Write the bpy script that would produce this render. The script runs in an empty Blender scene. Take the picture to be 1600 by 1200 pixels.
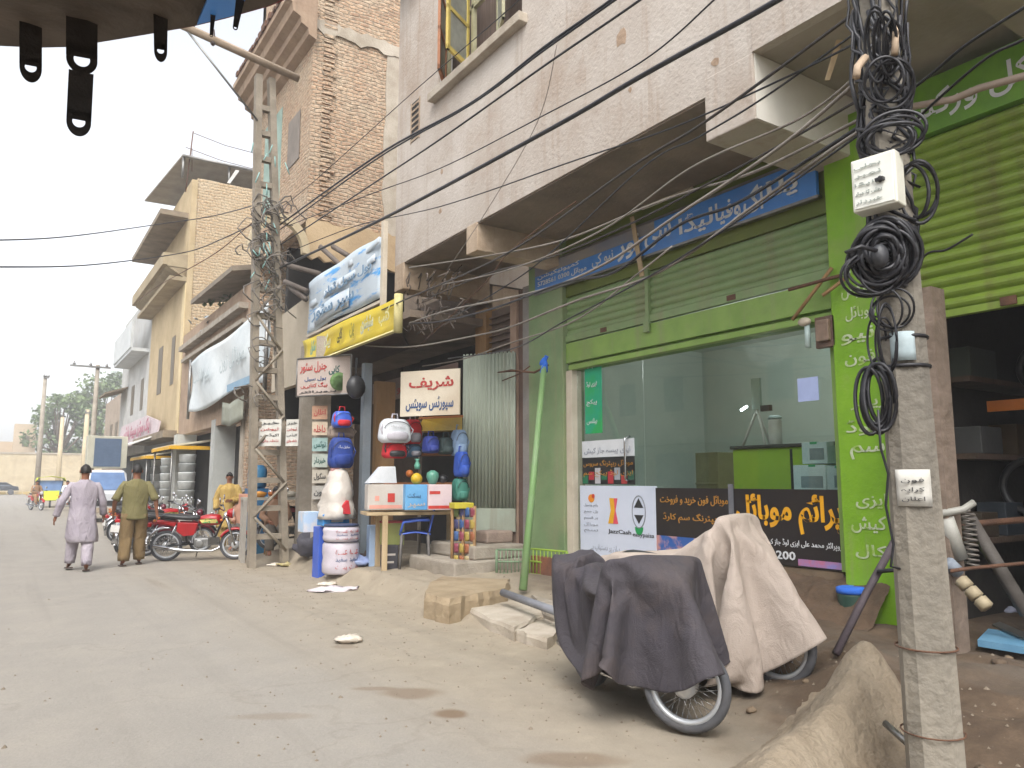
import bpy, bmesh, math, random
from math import sin, cos, pi, radians as R, sqrt, atan2, tan, exp
from mathutils import Vector as V, Matrix, noise as mn

scene = bpy.context.scene
C = scene.collection
rnd = random.Random(7)

# ---------------------------------------------------------------- camera
FPX, PITCH, YAW, EYE = 1190.0, R(7.28), R(33.5), 1.55
cd = bpy.data.cameras.new('camera'); cam = bpy.data.objects.new('camera', cd); C.objects.link(cam)
cam.location = (0, 0, EYE)
cam.rotation_euler = (pi/2 + PITCH, 0, -YAW)
cd.sensor_fit = 'HORIZONTAL'; cd.sensor_width = 36; cd.lens = 36*FPX/1600
cd.clip_start = 0.05; cd.clip_end = 3000
scene.camera = cam
CM = Matrix.Translation(cam.location) @ cam.rotation_euler.to_matrix().to_4x4()

# ---------------------------------------------------------------- sky and sun (bright hazy overcast)
SUN_EL, SUN_AZ = R(52), R(215)          # high, behind the camera and over the road
world = bpy.data.worlds.new('World'); scene.world = world; world.use_nodes = True
wn = world.node_tree; wn.nodes.clear()
wo = wn.nodes.new('ShaderNodeOutputWorld'); wb = wn.nodes.new('ShaderNodeBackground')
ws = wn.nodes.new('ShaderNodeTexSky'); ws.sky_type = 'NISHITA'; ws.sun_disc = False
ws.sun_elevation = SUN_EL; ws.sun_rotation = SUN_AZ
ws.air_density = 1.0; ws.dust_density = 3.5; ws.ozone_density = 1.0
hs = wn.nodes.new('ShaderNodeHueSaturation'); hs.inputs['Saturation'].default_value = 0.22
wn.links.new(ws.outputs[0], hs.inputs['Color']); wn.links.new(hs.outputs[0], wb.inputs[0])
wb.inputs[1].default_value = 0.15
wn.links.new(wb.outputs[0], wo.inputs[0])
sd = bpy.data.lights.new('sun', 'SUN'); sun = bpy.data.objects.new('sun', sd); C.objects.link(sun)
sd.energy = 0.6; sd.angle = R(30); sd.color = (1.0, .965, .92)
sdir = V((sin(SUN_AZ)*cos(SUN_EL), cos(SUN_AZ)*cos(SUN_EL), sin(SUN_EL)))
sun.rotation_euler = sdir.to_track_quat('Z', 'Y').to_euler()
scene.view_settings.view_transform = 'Standard'; scene.view_settings.look = 'None'
scene.view_settings.exposure = 1.42; scene.view_settings.gamma = 1.0

# ---------------------------------------------------------------- helpers
def ray(px, py):
    d = V(((px-800)/FPX, (600-py)/FPX, -1.0))
    return (CM.to_3x3() @ d)
def at(px, py, X=None, Y=None, Z=None, D=None):
    """world point seen at a photograph pixel, on a given wall plane, height or depth"""
    d = ray(px, py); o = CM.translation
    if X is not None: t = (X-o.x)/d.x
    elif Y is not None: t = (Y-o.y)/d.y
    elif Z is not None: t = (Z-o.z)/d.z
    else: t = D
    return o + d*t

def lin(c):
    if isinstance(c, str):
        c = [int(c[i:i+2], 16)/255 for i in (0, 2, 4)]
    return tuple(((x/12.92) if x <= .04045 else ((x+.055)/1.055)**2.4) for x in c)+(1,)

MATS = {}
def nodes_of(m):
    m.use_nodes = True; nt = m.node_tree; nt.nodes.clear()
    out = nt.nodes.new('ShaderNodeOutputMaterial'); b = nt.nodes.new('ShaderNodeBsdfPrincipled')
    nt.links.new(b.outputs[0], out.inputs[0]); return nt, b, out
def pm(name, c1, c2=None, scale=3.0, rough=.8, bump=0.15, bs=40.0, metal=0.0, c3=None, stain=0.0, alpha=None, contrast=(.35, .65), stretch=None, coat=0, streak=0.0, wrinkle=0.0):
    """procedural paint / plaster / cloth: two tones of noise, optional stains, fine bump"""
    if name in MATS: return MATS[name]
    m = bpy.data.materials.new(name); nt, b, out = nodes_of(m); N = nt.nodes; L = nt.links
    c1 = lin(c1); c2 = lin(c2) if c2 else tuple(x*.8 for x in c1[:3])+(1,)
    tc = N.new('ShaderNodeTexCoord'); mp = N.new('ShaderNodeMapping'); L.new(tc.outputs['Object'], mp.inputs[0])
    if stretch: mp.inputs['Scale'].default_value = stretch
    n1 = N.new('ShaderNodeTexNoise'); n1.inputs['Scale'].default_value = scale; n1.inputs['Detail'].default_value = 8; n1.inputs['Roughness'].default_value = .62
    L.new(mp.outputs[0], n1.inputs['Vector'])
    r = N.new('ShaderNodeValToRGB'); r.color_ramp.elements[0].position = contrast[0]; r.color_ramp.elements[1].position = contrast[1]
    r.color_ramp.elements[0].color = c1; r.color_ramp.elements[1].color = c2
    L.new(n1.outputs[0], r.inputs[0]); col = r.outputs[0]
    if stain > 0:
        n3 = N.new('ShaderNodeTexNoise'); n3.inputs['Scale'].default_value = scale*.45; n3.inputs['Detail'].default_value = 10; n3.inputs['Roughness'].default_value = .7
        L.new(tc.outputs['Object'], n3.inputs['Vector'])
        r3 = N.new('ShaderNodeValToRGB'); r3.color_ramp.elements[0].position = .5; r3.color_ramp.elements[1].position = .72
        r3.color_ramp.elements[0].color = (0, 0, 0, 1); r3.color_ramp.elements[1].color = (stain,)*3+(1,)
        L.new(n3.outputs[0], r3.inputs[0])
        mx = N.new('ShaderNodeMixRGB'); mx.inputs[2].default_value = lin(c3 or '7a6650')
        L.new(r3.outputs[0], mx.inputs[0]); L.new(col, mx.inputs[1]); col = mx.outputs[0]
    if streak > 0:            # rain streaks and grime running down the face
        ms = N.new('ShaderNodeMapping'); ms.inputs['Scale'].default_value = (5, 5, .35); L.new(tc.outputs['Object'], ms.inputs[0])
        ns_ = N.new('ShaderNodeTexNoise'); ns_.inputs['Scale'].default_value = 1.0; ns_.inputs['Detail'].default_value = 9; ns_.inputs['Roughness'].default_value = .65; L.new(ms.outputs[0], ns_.inputs['Vector'])
        rs_ = N.new('ShaderNodeValToRGB'); rs_.color_ramp.elements[0].position = .52; rs_.color_ramp.elements[1].position = .70; rs_.color_ramp.elements[0].color = (0, 0, 0, 1); rs_.color_ramp.elements[1].color = (streak,)*3+(1,)
        L.new(ns_.outputs[0], rs_.inputs[0]); mk = N.new('ShaderNodeMixRGB'); mk.inputs[2].default_value = lin(c3 or '6b5d4c'); L.new(rs_.outputs[0], mk.inputs[0]); L.new(col, mk.inputs[1]); col = mk.outputs[0]
    L.new(col, b.inputs['Base Color'])
    b.inputs['Roughness'].default_value = rough; b.inputs['Metallic'].default_value = metal
    if coat: b.inputs['Coat Weight'].default_value = coat
    if bump:
        n2 = N.new('ShaderNodeTexNoise'); n2.inputs['Scale'].default_value = bs; n2.inputs['Detail'].default_value = 6
        L.new(tc.outputs['Object'], n2.inputs['Vector'])
        bp = N.new('ShaderNodeBump'); bp.inputs['Strength'].default_value = min(bump, 1); bp.inputs['Distance'].default_value = .02*max(1, bump)
        L.new(n2.outputs[0], bp.inputs['Height']); nrm = bp.outputs[0]
        if wrinkle:
            mw = N.new('ShaderNodeMapping'); mw.inputs['Scale'].default_value = (1, 1, .45); L.new(tc.outputs['Object'], mw.inputs[0])
            nw = N.new('ShaderNodeTexNoise'); nw.inputs['Scale'].default_value = 7; nw.inputs['Detail'].default_value = 4; nw.inputs['Distortion'].default_value = 1.6; L.new(mw.outputs[0], nw.inputs['Vector'])
            b2_n = N.new('ShaderNodeBump'); b2_n.inputs['Strength'].default_value = wrinkle; b2_n.inputs['Distance'].default_value = .05; L.new(nw.outputs[0], b2_n.inputs['Height']); L.new(nrm, b2_n.inputs['Normal']); nrm = b2_n.outputs[0]
        L.new(nrm, b.inputs['Normal'])
    MATS[name] = m; return m

def brick_mat(name, c1, c2, mortar, scale=1.0, bump=.9):
    m = bpy.data.materials.new(name); nt, b, out = nodes_of(m); N = nt.nodes; L = nt.links
    g = N.new('ShaderNodeNewGeometry'); sp = N.new('ShaderNodeSeparateXYZ'); L.new(g.outputs['Position'], sp.inputs[0])
    ad = N.new('ShaderNodeMath'); L.new(sp.outputs[0], ad.inputs[0]); L.new(sp.outputs[1], ad.inputs[1])
    cb = N.new('ShaderNodeCombineXYZ'); L.new(ad.outputs[0], cb.inputs[0]); L.new(sp.outputs[2], cb.inputs[1])
    nz = N.new('ShaderNodeTexNoise'); nz.inputs['Scale'].default_value = 2.6; nz.inputs['Detail'].default_value = 6; L.new(g.outputs['Position'], nz.inputs['Vector'])
    vm = N.new('ShaderNodeVectorMath'); vm.operation = 'MULTIPLY_ADD'; L.new(nz.outputs['Color'], vm.inputs[0]); vm.inputs[1].default_value = (.22, .17, 0); L.new(cb.outputs[0], vm.inputs[2])
    br = N.new('ShaderNodeTexBrick'); L.new(vm.outputs[0], br.inputs['Vector'])
    br.inputs['Color1'].default_value = lin(c1); br.inputs['Color2'].default_value = lin(c2); br.inputs['Mortar'].default_value = lin(mortar)
    br.inputs['Scale'].default_value = 1.0; br.inputs['Mortar Size'].default_value = .018*scale; br.inputs['Mortar Smooth'].default_value = .9
    br.inputs['Brick Width'].default_value = .25*scale; br.inputs['Row Height'].default_value = .088*scale; br.inputs['Bias'].default_value = -.2
    n2 = N.new('ShaderNodeTexNoise'); n2.inputs['Scale'].default_value = 1.3; n2.inputs['Detail'].default_value = 9; n2.inputs['Roughness'].default_value = .7; L.new(g.outputs['Position'], n2.inputs['Vector'])
    rr = N.new('ShaderNodeValToRGB'); rr.color_ramp.elements[0].position = .42; rr.color_ramp.elements[1].position = .66; L.new(n2.outputs[0], rr.inputs[0])
    mx = N.new('ShaderNodeMixRGB'); L.new(rr.outputs[0], mx.inputs[0]); L.new(br.outputs[0], mx.inputs[1]); mx.inputs[2].default_value = lin(mortar)
    mf = N.new('ShaderNodeMath'); mf.operation = 'MULTIPLY'; mf.inputs[1].default_value = .8; L.new(rr.outputs[0], mf.inputs[0]); L.new(mf.outputs[0], mx.inputs[0])
    n4 = N.new('ShaderNodeTexNoise'); n4.inputs['Scale'].default_value = 14; n4.inputs['Detail'].default_value = 5; L.new(g.outputs['Position'], n4.inputs['Vector'])
    mx2 = N.new('ShaderNodeMixRGB'); mx2.blend_type = 'OVERLAY'; mx2.inputs[0].default_value = .75; L.new(mx.outputs[0], mx2.inputs[1]); L.new(n4.outputs[0], mx2.inputs[2])
    L.new(mx2.outputs[0], b.inputs['Base Color']); b.inputs['Roughness'].default_value = .95
    hm = N.new('ShaderNodeMath'); hm.operation = 'MULTIPLY_ADD'; L.new(br.outputs['Fac'], hm.inputs[0]); hm.inputs[1].default_value = -1.0; L.new(n4.outputs[0], hm.inputs[2])
    bp = N.new('ShaderNodeBump'); bp.inputs['Strength'].default_value = bump; bp.inputs['Distance'].default_value = .035
    L.new(hm.outputs[0], bp.inputs['Height']); L.new(bp.outputs[0], b.inputs['Normal'])
    MATS[name] = m; return m

class MB:
    def __init__(s): s.v = []; s.f = []; s.smooth = []
    def add(s, vs, fs, sm=False):
        n = len(s.v); s.v += [V(p) for p in vs]; s.f += [tuple(i+n for i in f) for f in fs]; s.smooth += [sm]*len(fs); return s
    def box(s, x0, x1, y0, y1, z0, z1, M=None):
        vs = [V((x, y, z)) for z in (z0, z1) for y in (y0, y1) for x in (x0, x1)]
        if M: vs = [M @ p for p in vs]
        return s.add(vs, [(0, 2, 3, 1), (4, 5, 7, 6), (0, 1, 5, 4), (2, 6, 7, 3), (0, 4, 6, 2), (1, 3, 7, 5)])
    def quad(s, a, b, c, d): return s.add([a, b, c, d], [(0, 1, 2, 3)])
    def slab(s, pts, off):
        """a polygon given real thickness along the vector off"""
        n = len(pts); off = V(off); vs = [V(p) for p in pts]+[V(p)+off for p in pts]
        fs = [tuple(range(n))[::-1], tuple(range(n, 2*n))]+[(i, (i+1) % n, n+(i+1) % n, n+i) for i in range(n)]
        return s.add(vs, fs)
    def loft(s, rings, cap=True, sm=True, closed=True):
        n = len(rings[0]); base = len(s.v); s.v += [V(p) for r in rings for p in r]; fs = []
        for i in range(len(rings)-1):
            for j in range(n if closed else n-1):
                k = (j+1) % n; fs.append((base+i*n+j, base+i*n+k, base+(i+1)*n+k, base+(i+1)*n+j))
        if cap and closed:
            fs.append(tuple(base+j for j in range(n))[::-1]); fs.append(tuple(base+(len(rings)-1)*n+j for j in range(n)))
        s.f += fs; s.smooth += [sm]*len(fs); return s
    def tube(s, pts, r, seg=8, cap=True, closed=False):
        pts = [V(p) for p in pts]; rs = r if isinstance(r, (list, tuple)) else [r]*len(pts); rings = []; n = len(pts)
        up = None
        for i, p in enumerate(pts):
            if closed: t = pts[(i+1) % n]-pts[i-1]
            else: t = pts[min(i+1, n-1)]-pts[max(i-1, 0)]
            if t.length < 1e-9: t = V((0, 0, 1))
            t.normalize()
            if up is None: up = V((0, 0, 1)) if abs(t.z) < .9 else V((1, 0, 0))
            a = t.cross(up)
            if a.length < 1e-4: a = t.orthogonal()
            a.normalize(); b = a.cross(t).normalized(); up = b
            rings.append([p+(a*cos(2*pi*k/seg)+b*sin(2*pi*k/seg))*rs[i] for k in range(seg)])
        if closed: rings.append(rings[0]); cap = False
        return s.loft(rings, cap)
    def lathe(s, prof, o=(0, 0, 0), axis='z', seg=16, cap=True):
        o = V(o); rings = []
        for r, h in prof:
            ring = []
            for k in range(seg):
                a = 2*pi*k/seg; u, w = r*cos(a), r*sin(a)
                ring.append(o+(V((u, w, h)) if axis == 'z' else V((u, h, w)) if axis == 'y' else V((h, u, w))))
            rings.append(ring)
        return s.loft(rings, cap)
    def ell(s, c, rx, ry, rz, seg=12, rg=8):
        return s.loft([[V(c)+V((rx*sin(t)*cos(a), ry*sin(t)*sin(a), -rz*cos(t))) for a in [2*pi*k/seg for k in range(seg)]] for t in [max(.02, min(pi-.02, pi*i/rg)) for i in range(rg+1)]])
    def grid(s, fn, nu, nv, sm=True):
        base = len(s.v)
        for i in range(nu+1):
            for j in range(nv+1): s.v.append(V(fn(i/nu, j/nv)))
        fs = [(base+i*(nv+1)+j, base+(i+1)*(nv+1)+j, base+(i+1)*(nv+1)+j+1, base+i*(nv+1)+j+1) for i in range(nu) for j in range(nv)]
        s.f += fs; s.smooth += [sm]*len(fs); return s
    def torus(s, c, r, t, axis='y', seg=32, ts=8, sq=1.0):
        c = V(c); pts = []
        for k in range(seg):
            a = 2*pi*k/seg
            pts.append(c+(V((r*cos(a), 0, r*sin(a))) if axis == 'y' else V((0, r*cos(a), r*sin(a))) if axis == 'x' else V((r*cos(a), r*sin(a), 0))))
        rings = []
        for k in range(seg):
            a = 2*pi*k/seg; ring = []
            for q in range(ts):
                b = 2*pi*q/ts; rr = r+t*cos(b); w = t*sin(b)*sq
                ring.append(c+(V((rr*cos(a), w, rr*sin(a))) if axis == 'y' else V((w, rr*cos(a), rr*sin(a))) if axis == 'x' else V((rr*cos(a), rr*sin(a), w))))
            rings.append(ring)
        rings.append(rings[0]); return s.loft(rings, False)
    def build(s, name, mat, parent=None, bevel=0, solid=0, label=None):
        me = bpy.data.meshes.new(name)
        if parent is not None: T = wmat(parent).inverted()
        else:
            xs = [p.x for p in s.v]; ys = [p.y for p in s.v]; zs = [p.z for p in s.v]
            T = Matrix.Translation((-(min(xs)+max(xs))/2, -(min(ys)+max(ys))/2, -min(zs)))
        me.from_pydata([T @ p for p in s.v], [], s.f)
        me.polygons.foreach_set('use_smooth', s.smooth)
        bm = bmesh.new(); bm.from_mesh(me); bmesh.ops.recalc_face_normals(bm, faces=bm.faces); bm.to_mesh(me); bm.free()
        me.materials.append(mat); me.update()
        o = bpy.data.objects.new(name, me); C.objects.link(o)
        if parent is not None: o.parent = parent
        else: o.location = T.inverted().translation
        if bevel:
            b = o.modifiers.new('bevel', 'BEVEL'); b.width = bevel; b.segments = 2; b.limit_method = 'ANGLE'; b.angle_limit = R(40)
        if solid:
            b = o.modifiers.new('solid', 'SOLIDIFY'); b.thickness = solid; b.offset = 0
        if label: o['label'] = label
        return o

def each(name, mat, parent, boxes):
    return [MB().box(*b).build(name, mat, parent) for b in boxes]
def wmat(o):
    m = o.matrix_basis.copy() if o.rotation_mode == 'QUATERNION' else Matrix.LocRotScale(o.location, o.rotation_euler, o.scale)
    return wmat(o.parent) @ m if o.parent else m
def tag(o, label=None, cat=None, group=None, kind=None):
    if label: o['label'] = label
    if cat: o['category'] = cat
    if group: o['group'] = group
    if kind: o['kind'] = kind
    return o
def thing(name, loc, label, cat, group=None, rz=0):
    o = bpy.data.objects.new(name, None); C.objects.link(o); o.empty_display_size = .2
    o.location = loc; o.rotation_euler = (0, 0, rz); return tag(o, label, cat, group)
def copy_tree(o, parent=None):
    c = o.copy(); C.objects.link(c); c.parent = parent
    for ch in list(o.children): copy_tree(ch, c)
    return c

# ---- Arabic-script shaping (presentation forms) so that the signs can carry Urdu lettering
AR = {'ا': (0xFE8D, 1), 'آ': (0xFE81, 1), 'ب': (0xFE8F, 0), 'پ': (0xFB56, 0), 'ت': (0xFE95, 0), 'ٹ': (0xFB66, 0), 'ج': (0xFE9D, 0), 'چ': (0xFB7A, 0), 'ح': (0xFEA1, 0), 'خ': (0xFEA5, 0),
      'د': (0xFEA9, 1), 'ڈ': (0xFB88, 1), 'ر': (0xFEAD, 1), 'ز': (0xFEAF, 1), 'س': (0xFEB1, 0), 'ش': (0xFEB5, 0), 'ف': (0xFED1, 0), 'ق': (0xFED5, 0), 'ک': (0xFB8E, 0), 'گ': (0xFB92, 0),
      'ل': (0xFEDD, 0), 'م': (0xFEE1, 0), 'ن': (0xFEE5, 0), 'و': (0xFEED, 1), 'ہ': (0xFBA6, 0), 'ی': (0xFBFC, 0), 'ئ': (0xFE89, 0), 'ے': (0xFBAE, 1), 'ع': (0xFEC9, 0), 'ص': (0xFEB9, 0)}
def urdu(s):
    out = []
    for i, ch in enumerate(s):
        if ch not in AR: out.append(ch); continue
        code, rj = AR[ch]
        pv = i > 0 and s[i-1] in AR and AR[s[i-1]][1] == 0
        nx = i < len(s)-1 and s[i+1] in AR and not rj
        if rj: out.append(chr(code+(1 if pv else 0)))
        else: out.append(chr(code+(3 if pv and nx else 1 if pv else 2 if nx else 0)))
    import re
    return re.sub(r'[0-9]+', lambda k: k.group(0)[::-1], ''.join(reversed(out)))
def lettering(body, mat, o, right, up, w, h, parent=None, name='lettering', th=.004, bold=0.0):
    """words as a thin mesh laid on a sign: o = lower left corner, right/up = unit vectors"""
    cu = bpy.data.curves.new(name, 'FONT'); cu.body = body; cu.resolution_u = 2; cu.extrude = .01; cu.offset = bold
    to = bpy.data.objects.new(name, cu)
    me = bpy.data.meshes.new_from_object(to)
    bpy.data.objects.remove(to); bpy.data.curves.remove(cu)
    if not me.vertices: return None
    xs = [v.co.x for v in me.vertices]; ys = [v.co.y for v in me.vertices]; zs = [v.co.z for v in me.vertices]; xa, xr, ya, yr, za, zr = min(xs), max(xs)-min(xs), min(ys), max(ys)-min(ys), min(zs), max(zs)-min(zs)
    right = V(right).normalized(); up = V(up).normalized(); nrm = right.cross(up).normalized(); o = V(o)
    T = wmat(parent).inverted() if parent is not None else Matrix.Identity(4)
    for v in me.vertices:
        u = (v.co.x-xa)/xr*w; k = (v.co.y-ya)/yr*h; d = (v.co.z-za)/zr*th
        v.co = T @ (o+right*u+up*k+nrm*d)
    me.materials.clear(); me.materials.append(mat)
    ob = bpy.data.objects.new(name, me); C.objects.link(ob)
    if parent is not None: ob.parent = parent
    return ob
# ================================================================= materials
plaster = pm('plaster', 'b6aea5', 'a89d92', 1.1, .9, .5, 25, stain=.75, c3='8f7a66', streak=.5)
plaster_warm = pm('plaster_warm', 'b3a18c', '9a8670', 1.3, .9, .5, 22, stain=.7, c3='6e5a46', streak=.5)
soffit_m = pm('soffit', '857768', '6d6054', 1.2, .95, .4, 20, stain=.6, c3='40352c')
concrete = pm('concrete', 'a39a8d', '8a8174', 3, .9, .5, 30, stain=.5, c3='6c6253')
concrete_pale = pm('concrete_pale', 'b5ab9c', '9d9282', 2.5, .9, .5, 30, stain=.5, c3='80725f')
brick_peach = brick_mat('brick_peach', 'ad9075', 'a0826a', 'b0a08a')
brick_far = brick_mat('brick_far', 'b29a7a', 'a68d6d', 'b6a68c', 1.3, .7)
mud = pm('mud_plaster', 'a38d77', '917a66', 2.2, .95, .9, 12, stain=.5, c3='75624f', streak=.5)
cream_wall = pm('cream_wall', 'c2b497', 'b3a384', 1.4, .9, .3, 20, stain=.4)
green_pillar = pm('green_pillar', '7aa81c', '6a9814', 2.5, .6, .2, 30, stain=.4, c3='8a8a62', streak=.5)
green_bright = pm('green_bright', '84a250', '749344', 2.0, .55, .12, 30, stain=.45, c3='87876a', streak=.5)
green_pale = pm('green_pale', '7f976c', '6f875e', 1.6, .6, .15, 30, stain=.6, c3='8c8a6c', streak=.55)
green_shutter = pm('green_shutter', '7f9566', '728a5a', 2, .55, .1, 30, stain=.5, c3='807b60', streak=.6)
green_lime = pm('green_lime', '829a3a', '728a30', 2, .5, .1, 30, stain=.45, c3='6d6b3c', streak=.6)
cream_paint = pm('cream_paint', 'c9bfae', 'b6aa97', 2.5, .7, .15, 30, stain=.4, c3='8f826c')
white_paint = pm('white_paint', 'd5d3cf', 'c3c0ba', 3, .5, .08, 40, stain=.25, c3='8f8a80')
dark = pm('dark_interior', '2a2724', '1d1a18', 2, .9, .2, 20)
dark_wood = pm('dark_wood', '4b3a2e', '3a2c22', 5, .8, .3, 30, stretch=(1, 1, .15))
wood = pm('wood', '9c7b55', '82643f', 4, .8, .3, 40, stretch=(1, 1, .2))
wood_pale = pm('wood_pale', 'bda887', 'a38d6b', 4, .75, .25, 40, stretch=(1, 1, .25))
wood_orange = pm('wood_orange', 'a5683a', '8b5630', 4, .6, .2, 40)
steel = pm('steel', '8c8c8a', '75726d', 4, .4, .1, 50, metal=.8)
alloy = pm('rim_alloy', 'cfd2d6', 'bcc0c4', 4, .35, 0, 50, metal=.35)
chrome = pm('chrome', 'c8c9cb', 'b3b4b6', 4, .18, 0, 50, metal=1)
rust = pm('rust', '6b4b38', '4f3729', 9, .85, .4, 60)
rubber = pm('rubber', '55575c', '47484c', 6, .75, .2, 60, stain=.4, c3='5a534a')
black_cable = pm('black_cable', '1c1c20', '26262b', 3, .45, .0)
grey_cable = pm('grey_cable', '8d867e', '6f6860', 3, .6, .0)
black_paint = pm('black_paint', '1b1b1d', '252527', 3, .4, .05)
black_plastic = pm('black_plastic', '202022', '2a2a2c', 5, .45, .1, 60)
blue_sign = pm('blue_sign', '4688d4', '3a78c4', 2.2, .45, .05, 30, stain=.35, c3='7f8ea4')
blue_plastic = pm('blue_plastic', '3f62c4', '3556b0', 3, .4, .05, 30)
navy = pm('navy_cloth', '24408c', '1d3475', 4, .7, .2, 60)
red_paint = pm('red_paint', 'b01c22', '98161c', 3, .3, .03, 30)
red_cloth = pm('red_cloth', 'c0262e', 'a81d26', 5, .8, .2, 60)
yellow_paint = pm('yellow_paint', 'd6b21a', 'c29c12', 3, .5, .05, 30, stain=.25)
tin_green = pm('tin_green', 'a2aa9b', '949c8e', 1.6, .5, .1, 40, stain=.5, c3='7d7460', stretch=(1, 1, .5), streak=.6)
text_white = pm('lettering_white', 'd8dadc', 'c6c9cc', 6, .5, 0)
text_black = pm('lettering_black', '232427', '2d2e31', 6, .5, 0)
text_red = pm('lettering_red', 'b02a2a', '98403a', 6, .6, 0)
text_blue = pm('lettering_blue', '2b4a78', '35527c', 6, .6, 0)
text_yellow = pm('lettering_yellow', 'e2a71a', 'd4960f', 6, .5, 0)
text_orange = pm('lettering_orange', 'b5822e', 'a0702a', 6, .5, 0)
white_sheet = pm('white_sheet', 'd3d6da', 'c2c7cc', 2.5, .5, .08, 20, stain=.2, c3='9a978f')
banner_white = pm('banner_white', 'cdd2d2', 'bcc3c5', .9, .6, .6, 4, stain=.4, c3='7d8a90')
paper = pm('paper', 'c9c7c0', 'b6b3aa', 8, .8, .1, 40)
skin = pm('skin', '8a5b42', '7c503a', 8, .55, .05, 60)
hair = pm('hair', '16120f', '1f1915', 20, .6, .3, 90)

def road_material():
    m = bpy.data.materials.new('dusty_road'); nt, b, out = nodes_of(m); N = nt.nodes; L = nt.links
    g = N.new('ShaderNodeNewGeometry'); sp = N.new('ShaderNodeSeparateXYZ'); L.new(g.outputs['Position'], sp.inputs[0])
    def noise(sc, det=8, ro=.6, vec=None):
        n = N.new('ShaderNodeTexNoise'); n.inputs['Scale'].default_value = sc; n.inputs['Detail'].default_value = det; n.inputs['Roughness'].default_value = ro
        L.new(vec or g.outputs['Position'], n.inputs['Vector']); return n.outputs[0]
    def math_(op, a, bb=None, c=None):
        n = N.new('ShaderNodeMath'); n.operation = op
        for i, x in enumerate((a, bb, c)):
            if x is None: continue
            if isinstance(x, (int, float)): n.inputs[i].default_value = x
            else: L.new(x, n.inputs[i])
        return n.outputs[0]
    def ramp(fac, stops):
        r = N.new('ShaderNodeValToRGB'); e = r.color_ramp.elements
        e[0].position, e[0].color = stops[0][0], lin(stops[0][1]); e[1].position, e[1].color = stops[-1][0], lin(stops[-1][1])
        for p, c in stops[1:-1]:
            k = e.new(p); k.color = lin(c)
        L.new(fac, r.inputs[0]); return r.outputs[0]
    def mix(f, a, bb):
        n = N.new('ShaderNodeMixRGB'); 
        if isinstance(f, (int, float)): n.inputs[0].default_value = f
        else: L.new(f, n.inputs[0])
        L.new(a, n.inputs[1]); L.new(bb, n.inputs[2]); return n.outputs[0]
    st = N.new('ShaderNodeMapping'); st.inputs['Scale'].default_value = (1, .10, 1); L.new(g.outputs['Position'], st.inputs[0])
    asph = ramp(noise(1.4, 9, .6), [(.3, '837f78'), (.5, '8b867e'), (.7, '948e84')])
    fine = ramp(noise(45, 6, .7), [(.3, '847f78'), (.7, 'a49d93')])
    asph = mix(.35, asph, fine)
    dust = ramp(noise(3.2, 9, .65), [(.3, '8a7f6e'), (.55, '958a78'), (.75, 'a09480')])
    dirt = ramp(noise(5, 9, .7), [(.3, '44362a'), (.5, '524334'), (.7, '665443')])
    # dust drifts in from the shops' side of the street, dark loose soil right in front of the near shops
    w = math_('MULTIPLY_ADD', noise(.55, 7, .6, st.outputs[0]), 3.4, -1.7)
    xs = math_('ADD', sp.outputs[0], w)
    f1 = N.new('ShaderNodeMapRange'); f1.inputs[1].default_value = 1.4; f1.inputs[2].default_value = 4.3; f1.interpolation_type = 'SMOOTHSTEP'; L.new(xs, f1.inputs[0])
    c = mix(f1.outputs[0], asph, dust)
    # worn patches of brown soil on the asphalt
    pn = N.new('ShaderNodeMapRange'); pn.inputs[1].default_value = .66; pn.inputs[2].default_value = .74; L.new(noise(1.1, 5, .5, st.outputs[0]), pn.inputs[0])
    c = mix(math_('MULTIPLY', pn.outputs[0], .5), c, dirt)
    w2 = math_('MULTIPLY_ADD', noise(1.6, 7, .65), 1.6, -.8)
    xn = math_('ADD', math_('SUBTRACT', sp.outputs[0], math_('MULTIPLY', sp.outputs[1], .42)), w2)
    f2 = N.new('ShaderNodeMapRange'); f2.inputs[1].default_value = 2.0; f2.inputs[2].default_value = 3.1; f2.interpolation_type = 'SMOOTHSTEP'; L.new(xn, f2.inputs[0])
    c = mix(f2.outputs[0], c, dirt)
    # tyre tracks, fine cracks, small stains of brown soil
    tr_ = N.new('ShaderNodeMapping'); tr_.inputs['Scale'].default_value = (2.2, .06, 1); L.new(g.outputs['Position'], tr_.inputs[0])
    tk = N.new('ShaderNodeMapRange'); tk.inputs[1].default_value = .52; tk.inputs[2].default_value = .68; tk.inputs[4].default_value = .30; L.new(noise(1.0, 6, .6, tr_.outputs[0]), tk.inputs[0])
    dk = N.new('ShaderNodeRGB'); dk.outputs[0].default_value = lin('6f6a62'); c = mix(tk.outputs[0], c, dk.outputs[0])
    sp_ = N.new('ShaderNodeMapRange'); sp_.inputs[1].default_value = .62; sp_.inputs[2].default_value = .70; sp_.inputs[4].default_value = .4; L.new(noise(17, 7, .75), sp_.inputs[0]); c = mix(sp_.outputs[0], c, dk.outputs[0])
    vo = N.new('ShaderNodeTexVoronoi'); vo.feature = 'DISTANCE_TO_EDGE'; vo.inputs['Scale'].default_value = .55
    wv = N.new('ShaderNodeVectorMath'); wv.operation = 'MULTIPLY_ADD'; nzc = N.new('ShaderNodeTexNoise'); nzc.inputs['Scale'].default_value = 2.2; nzc.inputs['Detail'].default_value = 6; L.new(g.outputs['Position'], nzc.inputs['Vector'])
    L.new(nzc.outputs['Color'], wv.inputs[0]); wv.inputs[1].default_value = (.9, .9, 0); L.new(g.outputs['Position'], wv.inputs[2]); L.new(wv.outputs[0], vo.inputs['Vector'])
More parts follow.
